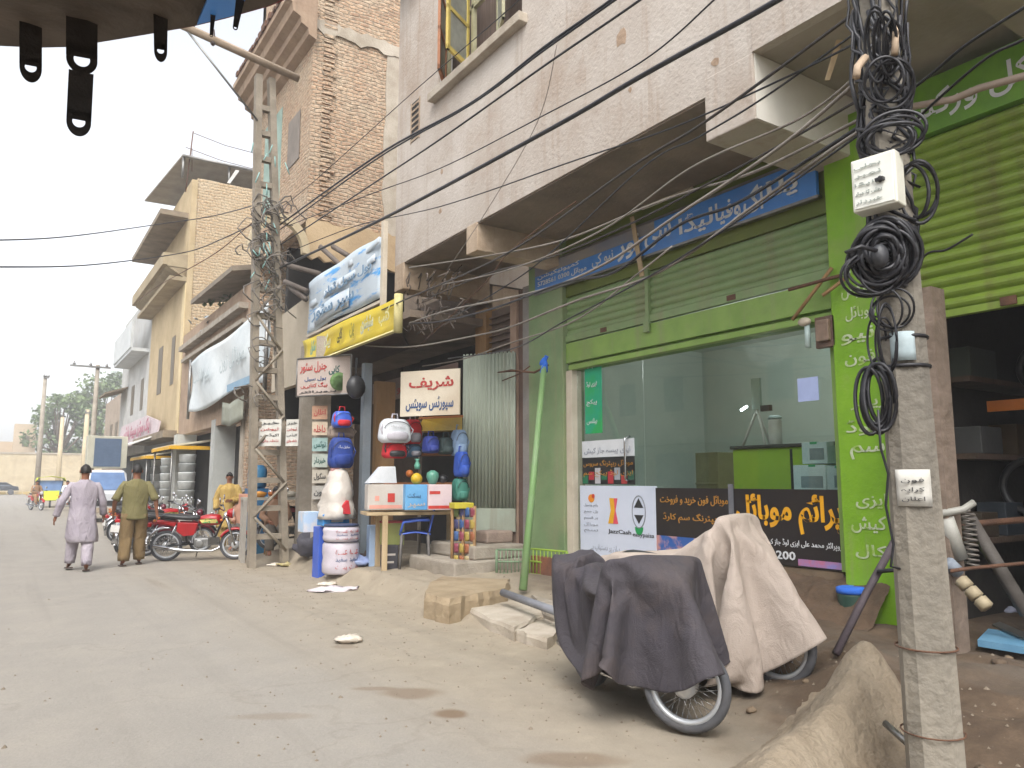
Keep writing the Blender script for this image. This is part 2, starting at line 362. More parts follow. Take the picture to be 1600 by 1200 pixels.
    ck = N.new('ShaderNodeMapRange'); ck.inputs[1].default_value = .012; ck.inputs[2].default_value = .003; ck.inputs[4].default_value = .14; L.new(vo.outputs['Distance'], ck.inputs[0])
    ckm = math_('MULTIPLY', ck.outputs[0], math_('GREATER_THAN', noise(.7, 3), .5)); dk2 = N.new('ShaderNodeRGB'); dk2.outputs[0].default_value = lin('5e574d'); c = mix(ckm, c, dk2.outputs[0])
    br_ = N.new('ShaderNodeRGB'); br_.outputs[0].default_value = lin('6e5a45')
    for (px, py, ra, rb, am) in ((640, 1082, .26, .07, .6), (703, 1116, .13, .06, .85), (895, 1190, .34, .06, .6), (590, 1075, .2, .03, .5), (955, 1075, .5, .05, .35), (540, 1010, .15, .04, .4), (420, 1120, .3, .04, .3)):
        p = at(px, py, Z=.0); mp_ = N.new('ShaderNodeMapping'); mp_.vector_type = 'TEXTURE'; mp_.inputs['Location'].default_value = (p.x, p.y, 0); mp_.inputs['Rotation'].default_value = (0, 0, -YAW); mp_.inputs['Scale'].default_value = (ra, rb*2.4, 1)
        L.new(wv.outputs[0] if 0 else g.outputs['Position'], mp_.inputs[0]); ln_ = N.new('ShaderNodeVectorMath'); ln_.operation = 'LENGTH'
        wq = N.new('ShaderNodeVectorMath'); wq.operation = 'MULTIPLY_ADD'; L.new(nzc.outputs['Color'], wq.inputs[0]); wq.inputs[1].default_value = (1.2, 1.2, 0); L.new(mp_.outputs[0], wq.inputs[2])
        s2_ = N.new('ShaderNodeVectorMath'); s2_.operation = 'MULTIPLY'; s2_.inputs[1].default_value = (1, 1, 0); sb2 = N.new('ShaderNodeVectorMath'); sb2.operation = 'SUBTRACT'; sb2.inputs[1].default_value = (.6, .6, 0); L.new(wq.outputs[0], sb2.inputs[0]); L.new(sb2.outputs[0], s2_.inputs[0]); L.new(s2_.outputs[0], ln_.inputs[0])
        mr_ = N.new('ShaderNodeMapRange'); mr_.inputs[1].default_value = 1.1; mr_.inputs[2].default_value = .5; mr_.inputs[4].default_value = am; mr_.interpolation_type = 'SMOOTHSTEP'; L.new(ln_.outputs['Value'], mr_.inputs[0]); c = mix(mr_.outputs[0], c, br_.outputs[0])
    L.new(c, b.inputs['Base Color']); b.inputs['Roughness'].default_value = .92
    h = math_('ADD', math_('MULTIPLY', noise(60, 6, .7), .5), math_('MULTIPLY', noise(9, 8, .6), 1.0))
    bp = N.new('ShaderNodeBump'); bp.inputs['Strength'].default_value = .55; bp.inputs['Distance'].default_value = .02; L.new(h, bp.inputs['Height']); L.new(bp.outputs[0], b.inputs['Normal'])
    return m

def sst(a, b, x):
    t = max(0, min(1, (x-a)/(b-a))); return t*t*(3-2*t)
def gz(x, y):
    """height of the ground: flat road, ragged raised verge, loose soil heap in front of the near shops"""
    n = mn.noise(V((x*1.3, y*1.1, 3)))
    n2 = mn.noise(V((x*4.1, y*3.7, 9)))
    z = .012*mn.noise(V((x*.5, y*.4, 1)))
    near = 1-sst(5.2, 6.4, y)
    z += near*sst(3.75, 5.6, x+.35*n)*.27
    z += near*sst(3.6, 4.4, x-.42*(y-3))*(.055*n2+.05*n)*1.0
    for bx, by, bh, br in ((4.78, 3.18, .17, .30), (5.15, 3.45, .12, .35), (4.35, 2.75, .08, .3), (5.3, 2.6, .12, .45)):
        z += bh*exp(-((x-bx)**2+(y-by)**2)/br**2)*(1+.25*n2)
    mid = sst(6.0, 7.0, y)*(1-sst(15.5, 17, y))
    hi = sst(8.0, 8.35, y+.2*n)
    z += mid*(sst(4.35, 4.7, x+.2*n)*(.10+.12*hi)+sst(5.3, 5.9, x)*(.10-.06*hi))*(1+.12*n2)
    far = sst(16, 17.5, y)
    z += far*sst(4.7, 5.1, x)*.14
    return z

def build_ground():
    def axis(lo, hi, fl, fh, fs, cs):
        a = []; x = lo
        while x < hi-1e-6:
            a.append(x)
            x += fs if fl-1e-6 <= x < fh-1e-6 else (cs if x < fl else cs)
            if a[-1] < fl < x: x = fl
        a.append(hi); return a
    xs = axis(-40, 60, 2.6, 7.2, .07, 2.5); ys = axis(-12, 160, 1.0, 11.0, .08, 2.5)
    ys2 = [y for y in ys if y <= 11]+[11+.35*k for k in range(1, 60)]+[y for y in ys if y > 32.4]
    ys = ys2
    mb = MB(); mb.v = [V((x, y, gz(x, y))) for x in xs for y in ys]
    n = len(ys); mb.f = [(i*n+j, (i+1)*n+j, (i+1)*n+j+1, i*n+j+1) for i in range(len(xs)-1) for j in range(n-1)]; mb.smooth = [True]*len(mb.f)
    o = mb.build('ground', road_material()); tag(o, kind='structure'); o['label'] = 'dusty grey road running into beige and brown soil by the shops'
    return o
build_ground()
# plain that carries the ground to the horizon
far = MB(); far.quad((-320, -120, -.3), (320, -120, -.3), (320, 420, -.3), (-320, 420, -.3))
tag(far.build('terrain', pm('far_earth', 'a3967f', '91846d', .05, .95, 0)), kind='structure')

# ================================================================= the plastered building with the green shop
XO, XF = 5.2, 6.7
pb = thing('plaster_building', (XF, 7.5, 0), 'grey plastered upper storey jutting out over the green shop and the blue sign', 'building')
w = MB()
Y0, Y1 = 4.05, 11.4
wy0, wy1, wz0, wz1 = 7.62, 9.9, 7.52, 9.5
w.box(XO, XO+.22, Y0, Y1, 5.10, wz0); w.box(XO, XO+.22, Y0, wy0, wz0, 11.5); w.box(XO, XO+.22, wy1, Y1, wz0, 11.5)
w.box(XO, XO+.22, wy0, wy1, wz1, 11.5)
# arched corners of the window opening
for s, yc in ((1, wy1), (-1, wy0)):
    pts = [V((XO+.002, yc, wz1+.0)), V((XO+.002, yc, wz1-.9))]+[V((XO+.002, yc-s*.95*(1-cos(a)), wz1-.9+.9*sin(a))) for a in [R(q) for q in (15, 30, 45, 60, 75, 90)]]
    w.slab(pts, (.216, 0, 0))
w.box(XO+.22, XF+6, Y1-.22, Y1, 5.02, 11.5); w.box(XO+.215, XF+6, Y0+.01, Y0+.22, 5.2, 11.5); w.box(XO+.003, XO+.22, Y0+.003, Y0+.3, 5.105, 5.8)
w.build('wall', plaster, pb)
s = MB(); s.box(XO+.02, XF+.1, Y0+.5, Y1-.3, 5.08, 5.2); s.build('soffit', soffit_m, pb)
for (a, b_, zb) in ((Y0, Y0+.55, 4.66), (8.72, 9.02, 4.7), (11.05, Y1, 4.66)):
    bm_ = MB(); bm_.box(XO-.004, XF+.15, a-(.003 if a == Y0 else 0), b_, zb, 5.275 if a == Y0 else 5.11); bm_.build('beam', plaster if a == Y0 else plaster_warm, pb, bevel=.012)
each('beam_render', pm('limewash', 'cfcbc2', 'bdb8ae', 1.2, .8, .1, 20, stain=.3, c3='9a9284'), pb, ((XO+.02, XF+.15, Y0-.012, Y0-.004, 4.67, 5.274),))
sl = MB(); sl.box(XO-.13, XO+.05, 7.5, 10.06, 7.4, 7.53); sl.build('sill', concrete_pale, pb, bevel=.01)
wf = MB()
for a in (wy0+.02, wy0+.72, wy0+1.42, wy1-.08): wf.box(XO+.1, XO+.16, a, a+.06, wz0, wz1)
wf.box(XO+.1, XO+.16, wy0, wy1, wz0, wz0+.06); wf.box(XO+.1, XO+.16, wy0, wy1, 8.5, 8.56)
win = wf.build('window', pm('frame_olive', 'a6a283', '8d8a6d', 4, .6, .1), pb)
rv = MB(); rv.box(XO+.02, XO+.22, wy1-.016, wy1-.004, wz0+.05, 8.4); rv.box(XO+.02, XO+.22, wy0+.004, wy0+.016, wz0+.05, 8.4); rv.build('reveal', white_paint, win)
g_ = MB(); g_.box(XO+.3, XO+.34, wy0-.2, wy1+.2, wz0-.1, wz1+.1); g_.build('curtain', pm('curtain_brown', '6e5d52', '54463e', 6, .9, .2, stretch=(1, 6, .3)), win)
# shutters standing open
def leaf(y, ang, mt, name='shutter'):
    M = Matrix.Translation((XO+.08, y, wz0+.06)) @ Matrix.Rotation(ang, 4, 'Z')
    m = MB()
    for (a, b_, c_, d_) in ((0, .6, 0, .07), (0, .6, 1.23, 1.3), (0, .6, .62, .68), (0, .06, 0, 1.3), (.54, .6, 0, 1.3)): m.box(-.02, .02, -b_, -a, c_, d_, M)
    o = m.build(name, mt, win)
    p = MB(); p.box(-.006, .006, -.54, -.06, .07, 1.23, M); p.build('panel', pm('old_pane', '8d8f86', '6f716b', 5, .3, .05), o)
leaf(wy1-.05, R(-38), wood_orange); leaf(wy1-.75, R(-60), pm('frame_yellow', 'c0ac5a', 'a8944a', 4, .6, .1)); leaf(wy0+.72, R(-25), pm('frame_olive', 'a6a283', '8d8a6d'))
# pierced ventilator
vt = MB()
for k in range(7): vt.box(XO-.012, XO+.02, 10.58, 10.85, 7.07+k*.1, 7.105+k*.1)
vt.box(XO-.012, XO+.02, 10.55, 10.58, 7.05, 7.75); vt.box(XO-.012, XO+.02, 10.85, 10.88, 7.05, 7.75)
vo = vt.build('ventilator', plaster_warm, pb); vd = MB(); vd.box(XO-.003, XO+.01, 10.58, 10.85, 7.06, 7.74); vd.build('void', dark, vo)
# a little eave at the far upper corner
ev = MB(); ev.slab([(XO-.35, Y1+.05, 10.05), (XO-.35, Y1-1.1, 10.05), (XO, Y1-1.1, 10.02), (XO, Y1+.05, 10.02)], (0, 0, .16)); ev.build('eave', mud, pb)
# chips knocked out of the plaster
for (px, py, r) in ((972, 57, .10), (1118, 97, .05), (688, 330, .045), (690, 268, .04), (985, 140, .03)):
    p = at(px, py, X=XO); ch = MB()
    pts = [(XO-.003, p.y+r*(1+.35*rnd.uniform(-1, 1))*cos(a), p.z+r*(1+.35*rnd.uniform(-1, 1))*sin(a)) for a in [2*pi*k/9 for k in range(9)]]
    ch.slab(pts, (.006, 0, 0)); ch.build('plaster_chip', mud, pb)

# the back of the ground floor, so that nothing is open behind the shopfronts
bk = MB(); bk.box(XF+.3, XF+6, Y1-.2, Y1, 0, 5.0); bk.box(XF+6, XF+6.2, 2, Y1, 0, 11.5); bk.build('rear_wall', plaster_warm, pb)

# ================================================================= neighbour on the right
nb = thing('corner_building', (XF, 1.0, 0), 'building with a broad grey soffit above the half open lime shutter', 'building')
s = MB(); s.box(XO+.1, XF+.4, -4.5, Y0-.006, 5.28, 5.45); s.build('soffit', pm('soffit_grey', 'a59b8f', '948a7e', 1.3, .9, .3, 20, stain=.35, c3='62574c'), nb)
w = MB(); w.box(XO-.006, XO+.099, -4.5, Y0-.006, 5.276, 10); w.box(XF+.35, XF+.55, -4.5, 1.35, 0, 5.26); w.build('wall', plaster, nb)
each('beam', pm('soffit_grey', '8b8278'), nb, ((XO+.05, XF, 2.2, 2.5, 5.08, 5.268), (XO+.05, XF, .2, .5, 5.08, 5.268)))

# loose grit
r = random.Random(31); m = MB()
for k in range(1500):
    y = 1.5+13*r.random()**1.3; x = r.gauss(3.9, 1.1) if r.random() < .75 else r.uniform(-.5, 6)
    if x > 6.2: continue
    s_ = r.uniform(.004, .014) if r.random() < .97 else r.uniform(.014, .022); z = gz(x, y); pts = [V((x+s_*cos(a)*r.uniform(.7, 1.3), y+s_*sin(a)*r.uniform(.7, 1.3), z-.002)) for a in (0, 1.3, 2.5, 3.8, 5.1)]
    top = V((x+r.uniform(-.3, .3)*s_, y, z+s_*.9)); n = len(m.v); m.v += pts+[top]; m.f += [(n+i, n+(i+1) % 5, n+5) for i in range(5)]; m.smooth += [False]*5
tag(m.build('grit', pm('grit', '6f6455', '85796a', 30, .95, 0)), 'fine grit and tiny stones scattered along the dusty verge', 'grit', kind='stuff')
# ================================================================= the green phone shop
shop = thing('shopfront', (XF, 6.4, 0), 'green painted shopfront with a big glass window under the blue Urdu sign', 'shopfront')
YP0, YP1 = 3.74, 4.33      # lime pillar
YL0, YL1 = 8.66, 9.52      # pale green pillar
m = MB(); m.box(XF-.12, XF+.3, YP0, YP1, .0, 5.08); pil = m.build('pillar', green_pillar, shop, bevel=.008)
m = MB(); m.box(XF-.09, XF+.3, YL0, YL1, .0, 5.08); m.build('pillar', green_pale, shop, bevel=.008)
# writing painted down the lime pillar
PN = V((XF-.123, 0, 0))
pillar_txt = pm('lettering_worn', 'b9c3a6', '8fae4e', 9, .7, 0, contrast=(.45, .62))
for k, (wd, z, h) in enumerate((('پرائم', 3.46, .13), ('سروس', 3.26, .13), ('موبائل', 3.05, .14), ('نیو', 2.83, .15), ('فون', 2.62, .14), ('ریپئر', 2.2, .13), ('لوڈ', 1.97, .15), ('سم', 1.75, .14), ('ایزی', 1.3, .14), ('کیش', 1.08, .16), ('کال', .85, .13))):
    lettering(urdu(wd), pillar_txt, (XF-.123, YP1-.09-.03*(k % 3), z), (0, -1, 0), (0, 0, 1), .30+.04*(k % 2), h, pil, bold=.01)
# fascia behind the sign, shutter box, cross band
m = MB(); m.box(XF-.02, XF+.28, YP1, YL0, 4.22, 5.07); m.build('fascia', pm('green_olive', '5f6a20', '53601c', 2, .6, .15, 30, stain=.4, c3='6b6344'), shop)
def slats(y0, y1, z0, z1, n, x=XF+.02, d=.028):
    m = MB(); pts = []; h = (z1-z0)/n
    for k in range(n):
        for q in range(5):
            t = q/5; pts.append((x-d*sin(pi*t)**.8, z0+(k+t)*h))
    pts.append((x, z1))
    ra = [V((a, y0, b)) for a, b in pts]; rb = [V((a, y1, b)) for a, b in pts]
    base = len(m.v); m.v += ra+rb; n_ = len(pts)
    m.f += [(base+i, base+i+1, base+n_+i+1, base+n_+i) for i in range(n_-1)]; m.smooth += [False]*(n_-1)
    m.box(x+.004, x+.02, y0, y1, z0, z1); return m
ysp = 6.95
rs = slats(YP1, ysp-.03, 3.62, 4.215, 6).build('rolling_shutter', green_shutter, shop)
m = MB(); m.box(XF-.035, XF+.03, YP1, ysp-.03, 3.55, 3.64); m.build('bottom_rail', green_shutter, rs)
m = MB(); m.box(XF-.045, XF-.034, 5.55, 5.67, 3.565, 3.625); m.build('lock', rust, rs)
rs = slats(ysp+.03, YL0, 3.62, 4.215, 6).build('rolling_shutter', green_shutter, shop)
m = MB(); m.box(XF-.035, XF+.03, ysp+.03, YL0, 3.55, 3.64); m.build('bottom_rail', green_shutter, rs)
m = MB(); m.box(XF-.045, XF-.034, 7.75, 7.87, 3.565, 3.625); m.build('lock', rust, rs)
m = MB(); m.box(XF-.05, XF+.03, ysp-.03, ysp+.03, 3.45, 4.25); m.box(XF-.075, XF-.05, ysp-.05, ysp+.05, 3.42, 3.56); m.build('guide_rail', green_shutter, shop)
m = MB(); m.box(XF-.03, XF+.2, YP1, YL0, 3.24, 3.53); m.box(XF-.05, XF+.2, YP1, YL0-.08, 3.13, 3.20); m.box(XF+.03, XF+.2, YP1, YL0, 3.20, 3.24); m.build('cross_band', green_bright, shop, bevel=.006)
m = MB(); m.box(XF-.04, XF+.14, YL0-.14, YL0-.002, .42, 3.13); m.build('door_jamb', cream_paint, shop, bevel=.006)
m = MB(); m.box(XF-.02, XF+.12, YP1+.002, YP1+.10, .7, 3.13); m.build('window_jamb', green_bright, shop)
# plinth and threshold
m = MB(); m.box(XF-.3, XF+.3, YP1+.3, YL0, -.1, .40); m.box(XF+.0, XF+.3, YP1, YP1+.3, -.1, .42); m.box(XF-.55, XF-.3, 6.6, YL0-.1, -.1, .24); m.build('plinth', pm('plinth_cream', 'b4a78f', '9d9078', 2.5, .9, .6, 25, stain=.6, c3='7d6a50'), shop, bevel=.02)
m = MB(); m.box(XF-.05, XF+.1, 7.2, YL0-.14, .402, .47); m.build('threshold', green_bright, shop)
m = MB(); m.box(XF+.0, XF+.12, YP1+.1, 7.2, .42, .69); m.build('stall_riser', pm('riser_brown', '7c6a55', '685846', 3, .9, .3), shop)
# glass: fixed window and door leaf
def glass_mat():
    m = bpy.data.materials.new('shop_glass'); m.use_nodes = True; nt = m.node_tree; nt.nodes.clear(); N = nt.nodes; L = nt.links
    out = N.new('ShaderNodeOutputMaterial'); mx = N.new('ShaderNodeMixShader'); tr = N.new('ShaderNodeBsdfTransparent'); gl = N.new('ShaderNodeBsdfGlossy')
    lw_ = N.new('ShaderNodeLayerWeight'); lw_.inputs[0].default_value = .5; pw = N.new('ShaderNodeMath'); pw.operation = 'POWER'; pw.inputs[1].default_value = 4; L.new(lw_.outputs['Facing'], pw.inputs[0]); fr = N.new('ShaderNodeMath'); fr.operation = 'MULTIPLY_ADD'; fr.inputs[1].default_value = .93; fr.inputs[2].default_value = .07; L.new(pw.outputs[0], fr.inputs[0]); gl.inputs['Roughness'].default_value = .015; tr.inputs[0].default_value = (.84, .88, .86, 1)
    nz = N.new('ShaderNodeTexNoise'); nz.inputs['Scale'].default_value = 1.5; bp = N.new('ShaderNodeBump'); bp.inputs['Strength'].default_value = .04; bp.inputs['Distance'].default_value = .05
    L.new(nz.outputs[0], bp.inputs['Height']); L.new(bp.outputs[0], gl.inputs['Normal'])
    L.new(fr.outputs[0], mx.inputs[0]); L.new(tr.outputs[0], mx.inputs[1]); L.new(gl.outputs[0], mx.inputs[2]); L.new(mx.outputs[0], out.inputs[0]); return m
glass = glass_mat()
m = MB(); m.box(XF+.05, XF+.06, YP1+.1, 7.14, .7, 3.13); m.build('window_pane', glass, shop)
m = MB(); m.box(XF+.05, XF+.06, 7.16, YL0-.15, .5, 3.13); door = m.build('glass_door', glass, shop)
m = MB(); m.box(XF+.03, XF+.075, 7.12, 7.17, .47, 1.46); m.build('patch_bar', steel, door)
hd = MB(); hx = XF-.04
hd.tube([(XF+.045, 7.42, 1.55), (hx, 7.42, 1.58), (hx, 7.42, 1.62), (hx, 7.42, 2.06), (hx, 7.42, 2.10), (XF+.045, 7.42, 2.13)], .016, 10); hd.build('handle', chrome, door)

# interior room
room = thing('shop_room', (8.5, 6.4, 0), 'pale green room of the phone shop behind the glass', 'room')
rw = pm('room_wall', 'cdd5cf', 'c0c9c2', .9, .8, .1, 20, stain=.2, c3='8ea59b')
m = MB(); m.box(9.9, 10.05, 4.0, 9.4, .3, 4.0); m.box(XF+.3, 9.9, 9.02, 9.17, .3, 4.0); m.box(XF+.3, 9.9, 4.0, 4.15, .3, 4.0); m.build('wall', rw, room)
m = MB(); m.box(XF+.2, 9.9, 4.15, 9.02, 3.75, 3.9); m.build('ceiling', rw, room)
m = MB(); m.box(XF+.3, 9.9, 4.15, 9.02, .3, .405); m.build('floor', pm('room_floor', '8d8a80', '77746a', 2, .5, .1), room)
# back room door with green frame
a = at(952, 628, X=9.85); b_ = at(1018, 628, X=9.85)
m = MB(); y0, y1 = b_.y, a.y
m.box(9.84, 9.88, y0, y0+.12, .41, 2.62); m.box(9.84, 9.88, y1-.12, y1, .41, 2.62); m.box(9.84, 9.88, y0, y1, 2.62, 2.76); dr = m.build('door', green_lime, room)
m = MB(); m.box(9.86, 9.885, y0+.12, y1-.12, .41, 2.62); m.build('door_leaf', pm('door_dark', '353c42', '2b3036', 3, .6), dr)
# long picture shelf / board on rear wall
m = MB(); m.box(9.5, 9.895, 4.4, 5.3, .41, 1.75); tag(m.build('cardboard_stack', pm('card', '8d7a55', '7a6947', 3, .8)), 'brown cardboard boxes stacked at the back of the glass shop', 'cardboard boxes')
m = MB(); c_ = at(1115, 735, X=8.9); m.box(8.75, 9.1, c_.y-.22, c_.y+.22, .41, 1.98); m.box(8.73, 8.76, c_.y-.22, c_.y+.22, 1.0, 1.03); m.box(8.73, 8.76, c_.y-.22, c_.y+.22, 1.5, 1.53)
tag(m.build('carton', pm('carton_olive', '86865a', '74744c', 3, .8), bevel=.01), 'olive brown carton standing left of the bright green counter', 'carton')
# bright green counter
ct = thing('counter', (7.6, 5.1, .41), 'bright lime green shop counter seen through the glass', 'counter')
ca = at(1146, 740, X=7.15); cb = at(1236, 740, X=7.15)
m = MB(); m.box(7.15, 7.75, YP1+.2, ca.y, .41, 1.92); m.build('body', pm('counter_lime', '9cc02c', '90b424', 2, .4, .03), ct, bevel=.01)
m = MB(); m.box(7.12, 7.78, YP1+.15, ca.y+.02, 1.922, 1.96); m.build('top', pm('counter_dark', '39423c', '2e3631', 3, .35), ct, bevel=.006)
m = MB(); m.box(7.143, 7.15, YP1+.5, cb.y-.02, 1.55, 1.60); m.box(7.143, 7.15, cb.y-.03, cb.y, .5, 1.9); m.build('drawer_gap', black_plastic, ct)
# white boxes behind the glass
wb_ = pm('box_pale', 'c5d6d8', 'b0c4c8', 5, .6, .05)
for (px0, px1, py0, py1, X, lb) in ((1240, 1290, 726, 768, 6.95, 'pale blue box with green tape behind the glass, left one'), (1291, 1333, 728, 768, 6.97, 'pale blue box behind the glass beside the lime pillar'), (1253, 1292, 690, 725, 6.99, 'smaller white box standing on top of the pale blue boxes')):
    a = at(px0, py1, X=X); b_ = at(px1, py0, X=X)
    t = thing('white_box', (X, (a.y+b_.y)/2, a.z), lb, 'box', 'boxes behind the shop glass')
    m = MB(); m.box(X, X+.28, b_.y+.005, a.y-.005, a.z, b_.z); m.build('carton', wb_, t, bevel=.006)
    m = MB(); m.box(X-.004, X, b_.y+.04, a.y-.1, a.z+.04, a.z+.16); m.build('print', pm('print_grey', '7d8f95', '6b7d83', 12, .6), t)
    m = MB(); m.box(X-.003, X+.2, b_.y+.12, b_.y+.2, b_.z-.02, b_.z+.004); m.build('tape', pm('tape_green', '2ba56a', '259a60'), t)
sh = MB(); sh.box(6.9, 7.14, YP1+.25, at(1235, 768, X=6.95).y+.05, at(1290, 768, X=6.95).z-.03, at(1290, 768, X=6.95).z-.002); sh.build('shelf', rw, ct)
# white tripod stand with phone lamp on the counter
tr = thing('display_tripod', (7.5, 5.4, 1.96), 'white tripod display stand on the lime counter', 'tripod')
m = MB(); top = at(1183, 640, X=7.45)
for (px, X) in ((1160, 7.45), (1196, 7.3), (1205, 7.6)):
    b_ = at(px, 700, X=X); b_.z = 1.965; m.tube([top, b_], .016, 6)
m.build('legs', white_paint, tr)
m = MB(); t2 = at(1176, 592, X=7.45); m.box(top.x-.02, top.x+.02, top.y-.06, top.y+.06, top.z, t2.z); m.build('panel', pm('panel_pale', 'aebcb4', '9aa8a0'), tr)
m = MB(); q = at(1195, 636, X=7.42); m.box(q.x-.02, q.x+.02, q.y-.09, q.y+.05, q.z-.05, q.z+.02); m.build('clamp', black_plastic, tr)
t = thing('white_canister', (7.3, 5.0, 1.96), 'small white canister on the lime counter beside the tripod', 'canister')
q = at(1212, 690, X=7.35); m = MB(); m.lathe([(.07, 1.962), (.075, 1.97), (.075, 2.24), (.06, 2.26)], (q.x, q.y, 0)); m.build('body', white_paint, t)
m = MB(); m.lathe([(.078, 2.262), (.08, 2.28), (.05, 2.30)], (q.x, q.y, 0)); m.build('lid', wb_, t)
filld = bpy.data.lights.new('shop_fill', 'POINT'); fillo = bpy.data.objects.new('shop_fill', filld); C.objects.link(fillo); fillo.location = (8.0, 6.2, 3.3); filld.energy = 18; filld.shadow_soft_size = .3; filld.color = (.97, 1, .98)  # fill light added under the ceiling to brighten the room, no real lamp
em = bpy.data.materials.new('lamp_glow'); em_nt, em_b, _o = nodes_of(em); em_b.inputs['Emission Color'].default_value = (.85, .95, 1, 1); em_b.inputs['Emission Strength'].default_value = 6
m = MB(); q = at(1163, 638, X=7.40); m.tube([q+V((0, .05, -.02)), q+V((0, -.04, .02))], .016, 8); m.build('lit_lamp', em, tr)
m = MB(); m.tube([(8.0, 5.4, 3.70), (8.0, 6.6, 3.70)], .025, 8); tag(m.build('added_tube', em), 'added white glowing tube on the ceiling of the phone shop', 'tube lamp')  # made-up glowing tube, added near the fill light
# paper notice on the glass, meter board at the top right of the glass
a = at(1246, 592, X=XF+.045); b_ = at(1280, 625, X=XF+.045)
m = MB(); m.box(XF+.04, XF+.045, b_.y, a.y, b_.z, a.z); tag(m.build('paper_notice', pm('notice_blue', 'aab8e0', '9eacd6', 6, .7)), 'pale blue paper notice taped high on the shop window', 'notice')
mt = thing('meter_board', (XF-.1, 4.5, 2.9), 'brown wooden electric meter board at the top right corner of the shop window', 'meter board')
a = at(1272, 497, X=XF-.12); b_ = at(1306, 540, X=XF-.12)
m = MB(); m.box(XF-.12, XF-.06, b_.y, a.y, b_.z, a.z); m.build('board', pm('board_brown', '6c5749', '5a473b', 8, .7), mt, bevel=.008)
m = MB(); m.box(XF-.17, XF-.12, b_.y+.04, a.y-.04, b_.z+.06, a.z-.04); m.build('meter', pm('meter_brown', '8a7565', '715e50', 10, .5), mt, bevel=.01)
m = MB(); c_ = at(1262, 525, X=XF-.1); m.tube([(c_.x, c_.y, c_.z-.12), (c_.x, c_.y, c_.z+.12)], .028, 10); m.build('tube_light', pm('tube_pale', 'b7cac8', 'a8bcb9', 5, .3), mt)
m = MB(); c_ = at(1257, 503, X=XF-.12); m.ell(c_, .05, .07, .045); m.build('lamp_holder', cream_paint, mt)
# menu poster pasted on the wall left: green card
a = at(905, 568, X=XF+.03); b_ = at(941, 676, X=XF+.03)
gp = thing('green_poster', (XF+.03, (a.y+b_.y)/2, b_.z), 'tall green printed poster stuck inside the left edge of the glass', 'poster')
m = MB(); m.box(XF+.03, XF+.036, b_.y, a.y-.12, b_.z, a.z-.1); m.build('sheet', pm('poster_green', '1e9c74', '279f54', 1.5, .4, 0, contrast=(.45, .55)), gp)
for k in range(4): lettering(urdu(('بیلنس', 'پیکج', 'ایزی لوڈ', 'سم کارڈ')[k]), text_white, (XF+.029, a.y-.16, b_.z+.12+k*.26), (0, -1, 0), (0, 0, 1), .22, .09, gp)
# door posters
a = at(908, 690, X=XF+.02); b_ = at(991, 712, X=XF+.02); c_ = at(991, 757, X=XF+.02)
pp = thing('notice_strip', (XF+.02, (a.y+b_.y)/2, c_.z), 'white topped poster with orange script and small flags on the glass door', 'poster')
ya, yb = a.y-.02, b_.y
m = MB(); m.box(XF+.02, XF+.028, yb, ya, b_.z, a.z); m.build('white_strip', white_sheet, pp)
m = MB(); m.box(XF+.022, XF+.028, yb, ya, c_.z, b_.z-.004); bs = m.build('black_panel', black_paint, pp)
lettering(urdu('موبائل ریپئرنگ سروس'), text_orange, (XF+.02, ya-.03, b_.z-.14), (0, -1, 0), (0, 0, 1), ya-yb-.06, .1, bs)
lettering(urdu('ایزی لوڈ پیکج سم'), text_orange, (XF+.02, ya-.03, b_.z-.27), (0, -1, 0), (0, 0, 1), ya-yb-.06, .1, bs)
lettering(urdu('ایزی پیسہ جاز کیش'), pm('lettering_grey', '8a8f9c', '9aa0ac'), (XF+.018, ya-.05, b_.z+.03), (0, -1, 0), (0, 0, 1), ya-yb-.12, .1, pp)
fc = ['1d6b4a', 'a82a35', 'b9b9bd', '1d6b4a', 'a82a35', '9aa0a8', 'b03a3a', '2b5d48']
for k in range(8):
    m = MB(); w_ = (ya-yb)/8; m.box(XF+.018, XF+.021, ya-(k+.92)*w_, ya-(k+.08)*w_, c_.z+.01+.05*(k % 2), c_.z+.12+.05*(k % 3)); m.build('flag', pm('flag_'+fc[k], fc[k], None, 8, .6), pp)
# white panel with round marks
a = at(908, 757, X=XF+.02); b_ = at(1030, 870, X=XF+.02); z1 = a.z-.015; z0 = at(915, 872, X=XF).z
ya, yb = a.y-.02, at(1028, 800, X=XF+.02).y
wp = thing('white_service_panel', (XF+.0, (ya+yb)/2, z0), 'white panel with three colourful round marks on the shop door', 'panel sign')
m = MB(); m.box(XF-.02, XF+.02, yb, ya, .47, z1); m.build('board', pm('panel_white', 'ccd3e2', 'c2cada', 2, .35, .02), wp, bevel=.004)
def disc(parent, mt, y, z, rx, rz, x=XF-.021, n=20, name='mark', a0=0, a1=2*pi, th=.003):
    m = MB(); pts = [(x, y+rx*cos(a0+(a1-a0)*k/n), z+rz*sin(a0+(a1-a0)*k/n)) for k in range(n if a1-a0 > 6.2 else n+1)]
    m.slab(pts, (-th, 0, 0)); return m.build(name, mt, parent)
W_ = ya-yb
orange_m = pm('mark_orange', 'e07a20', 'd8941c', 4, .4, 0); pink_m = pm('mark_pink', 'd8586a', 'd04a5c', 4, .4, 0); gold_m = pm('mark_gold', 'e0a81c', 'd49c14', 4, .4, 0); green_m = pm('mark_green', '1f9a56', '1a8e4c', 4, .4, 0)
disc(wp, orange_m, ya-.17*W_, 1.32, .065, .055); disc(wp, pm('mark_red', 'c8452e', 'b83c28'), ya-.20*W_, 1.35, .03, .03, x=XF-.025)
m = MB(); yc, zc = ya-.47*W_, 1.17
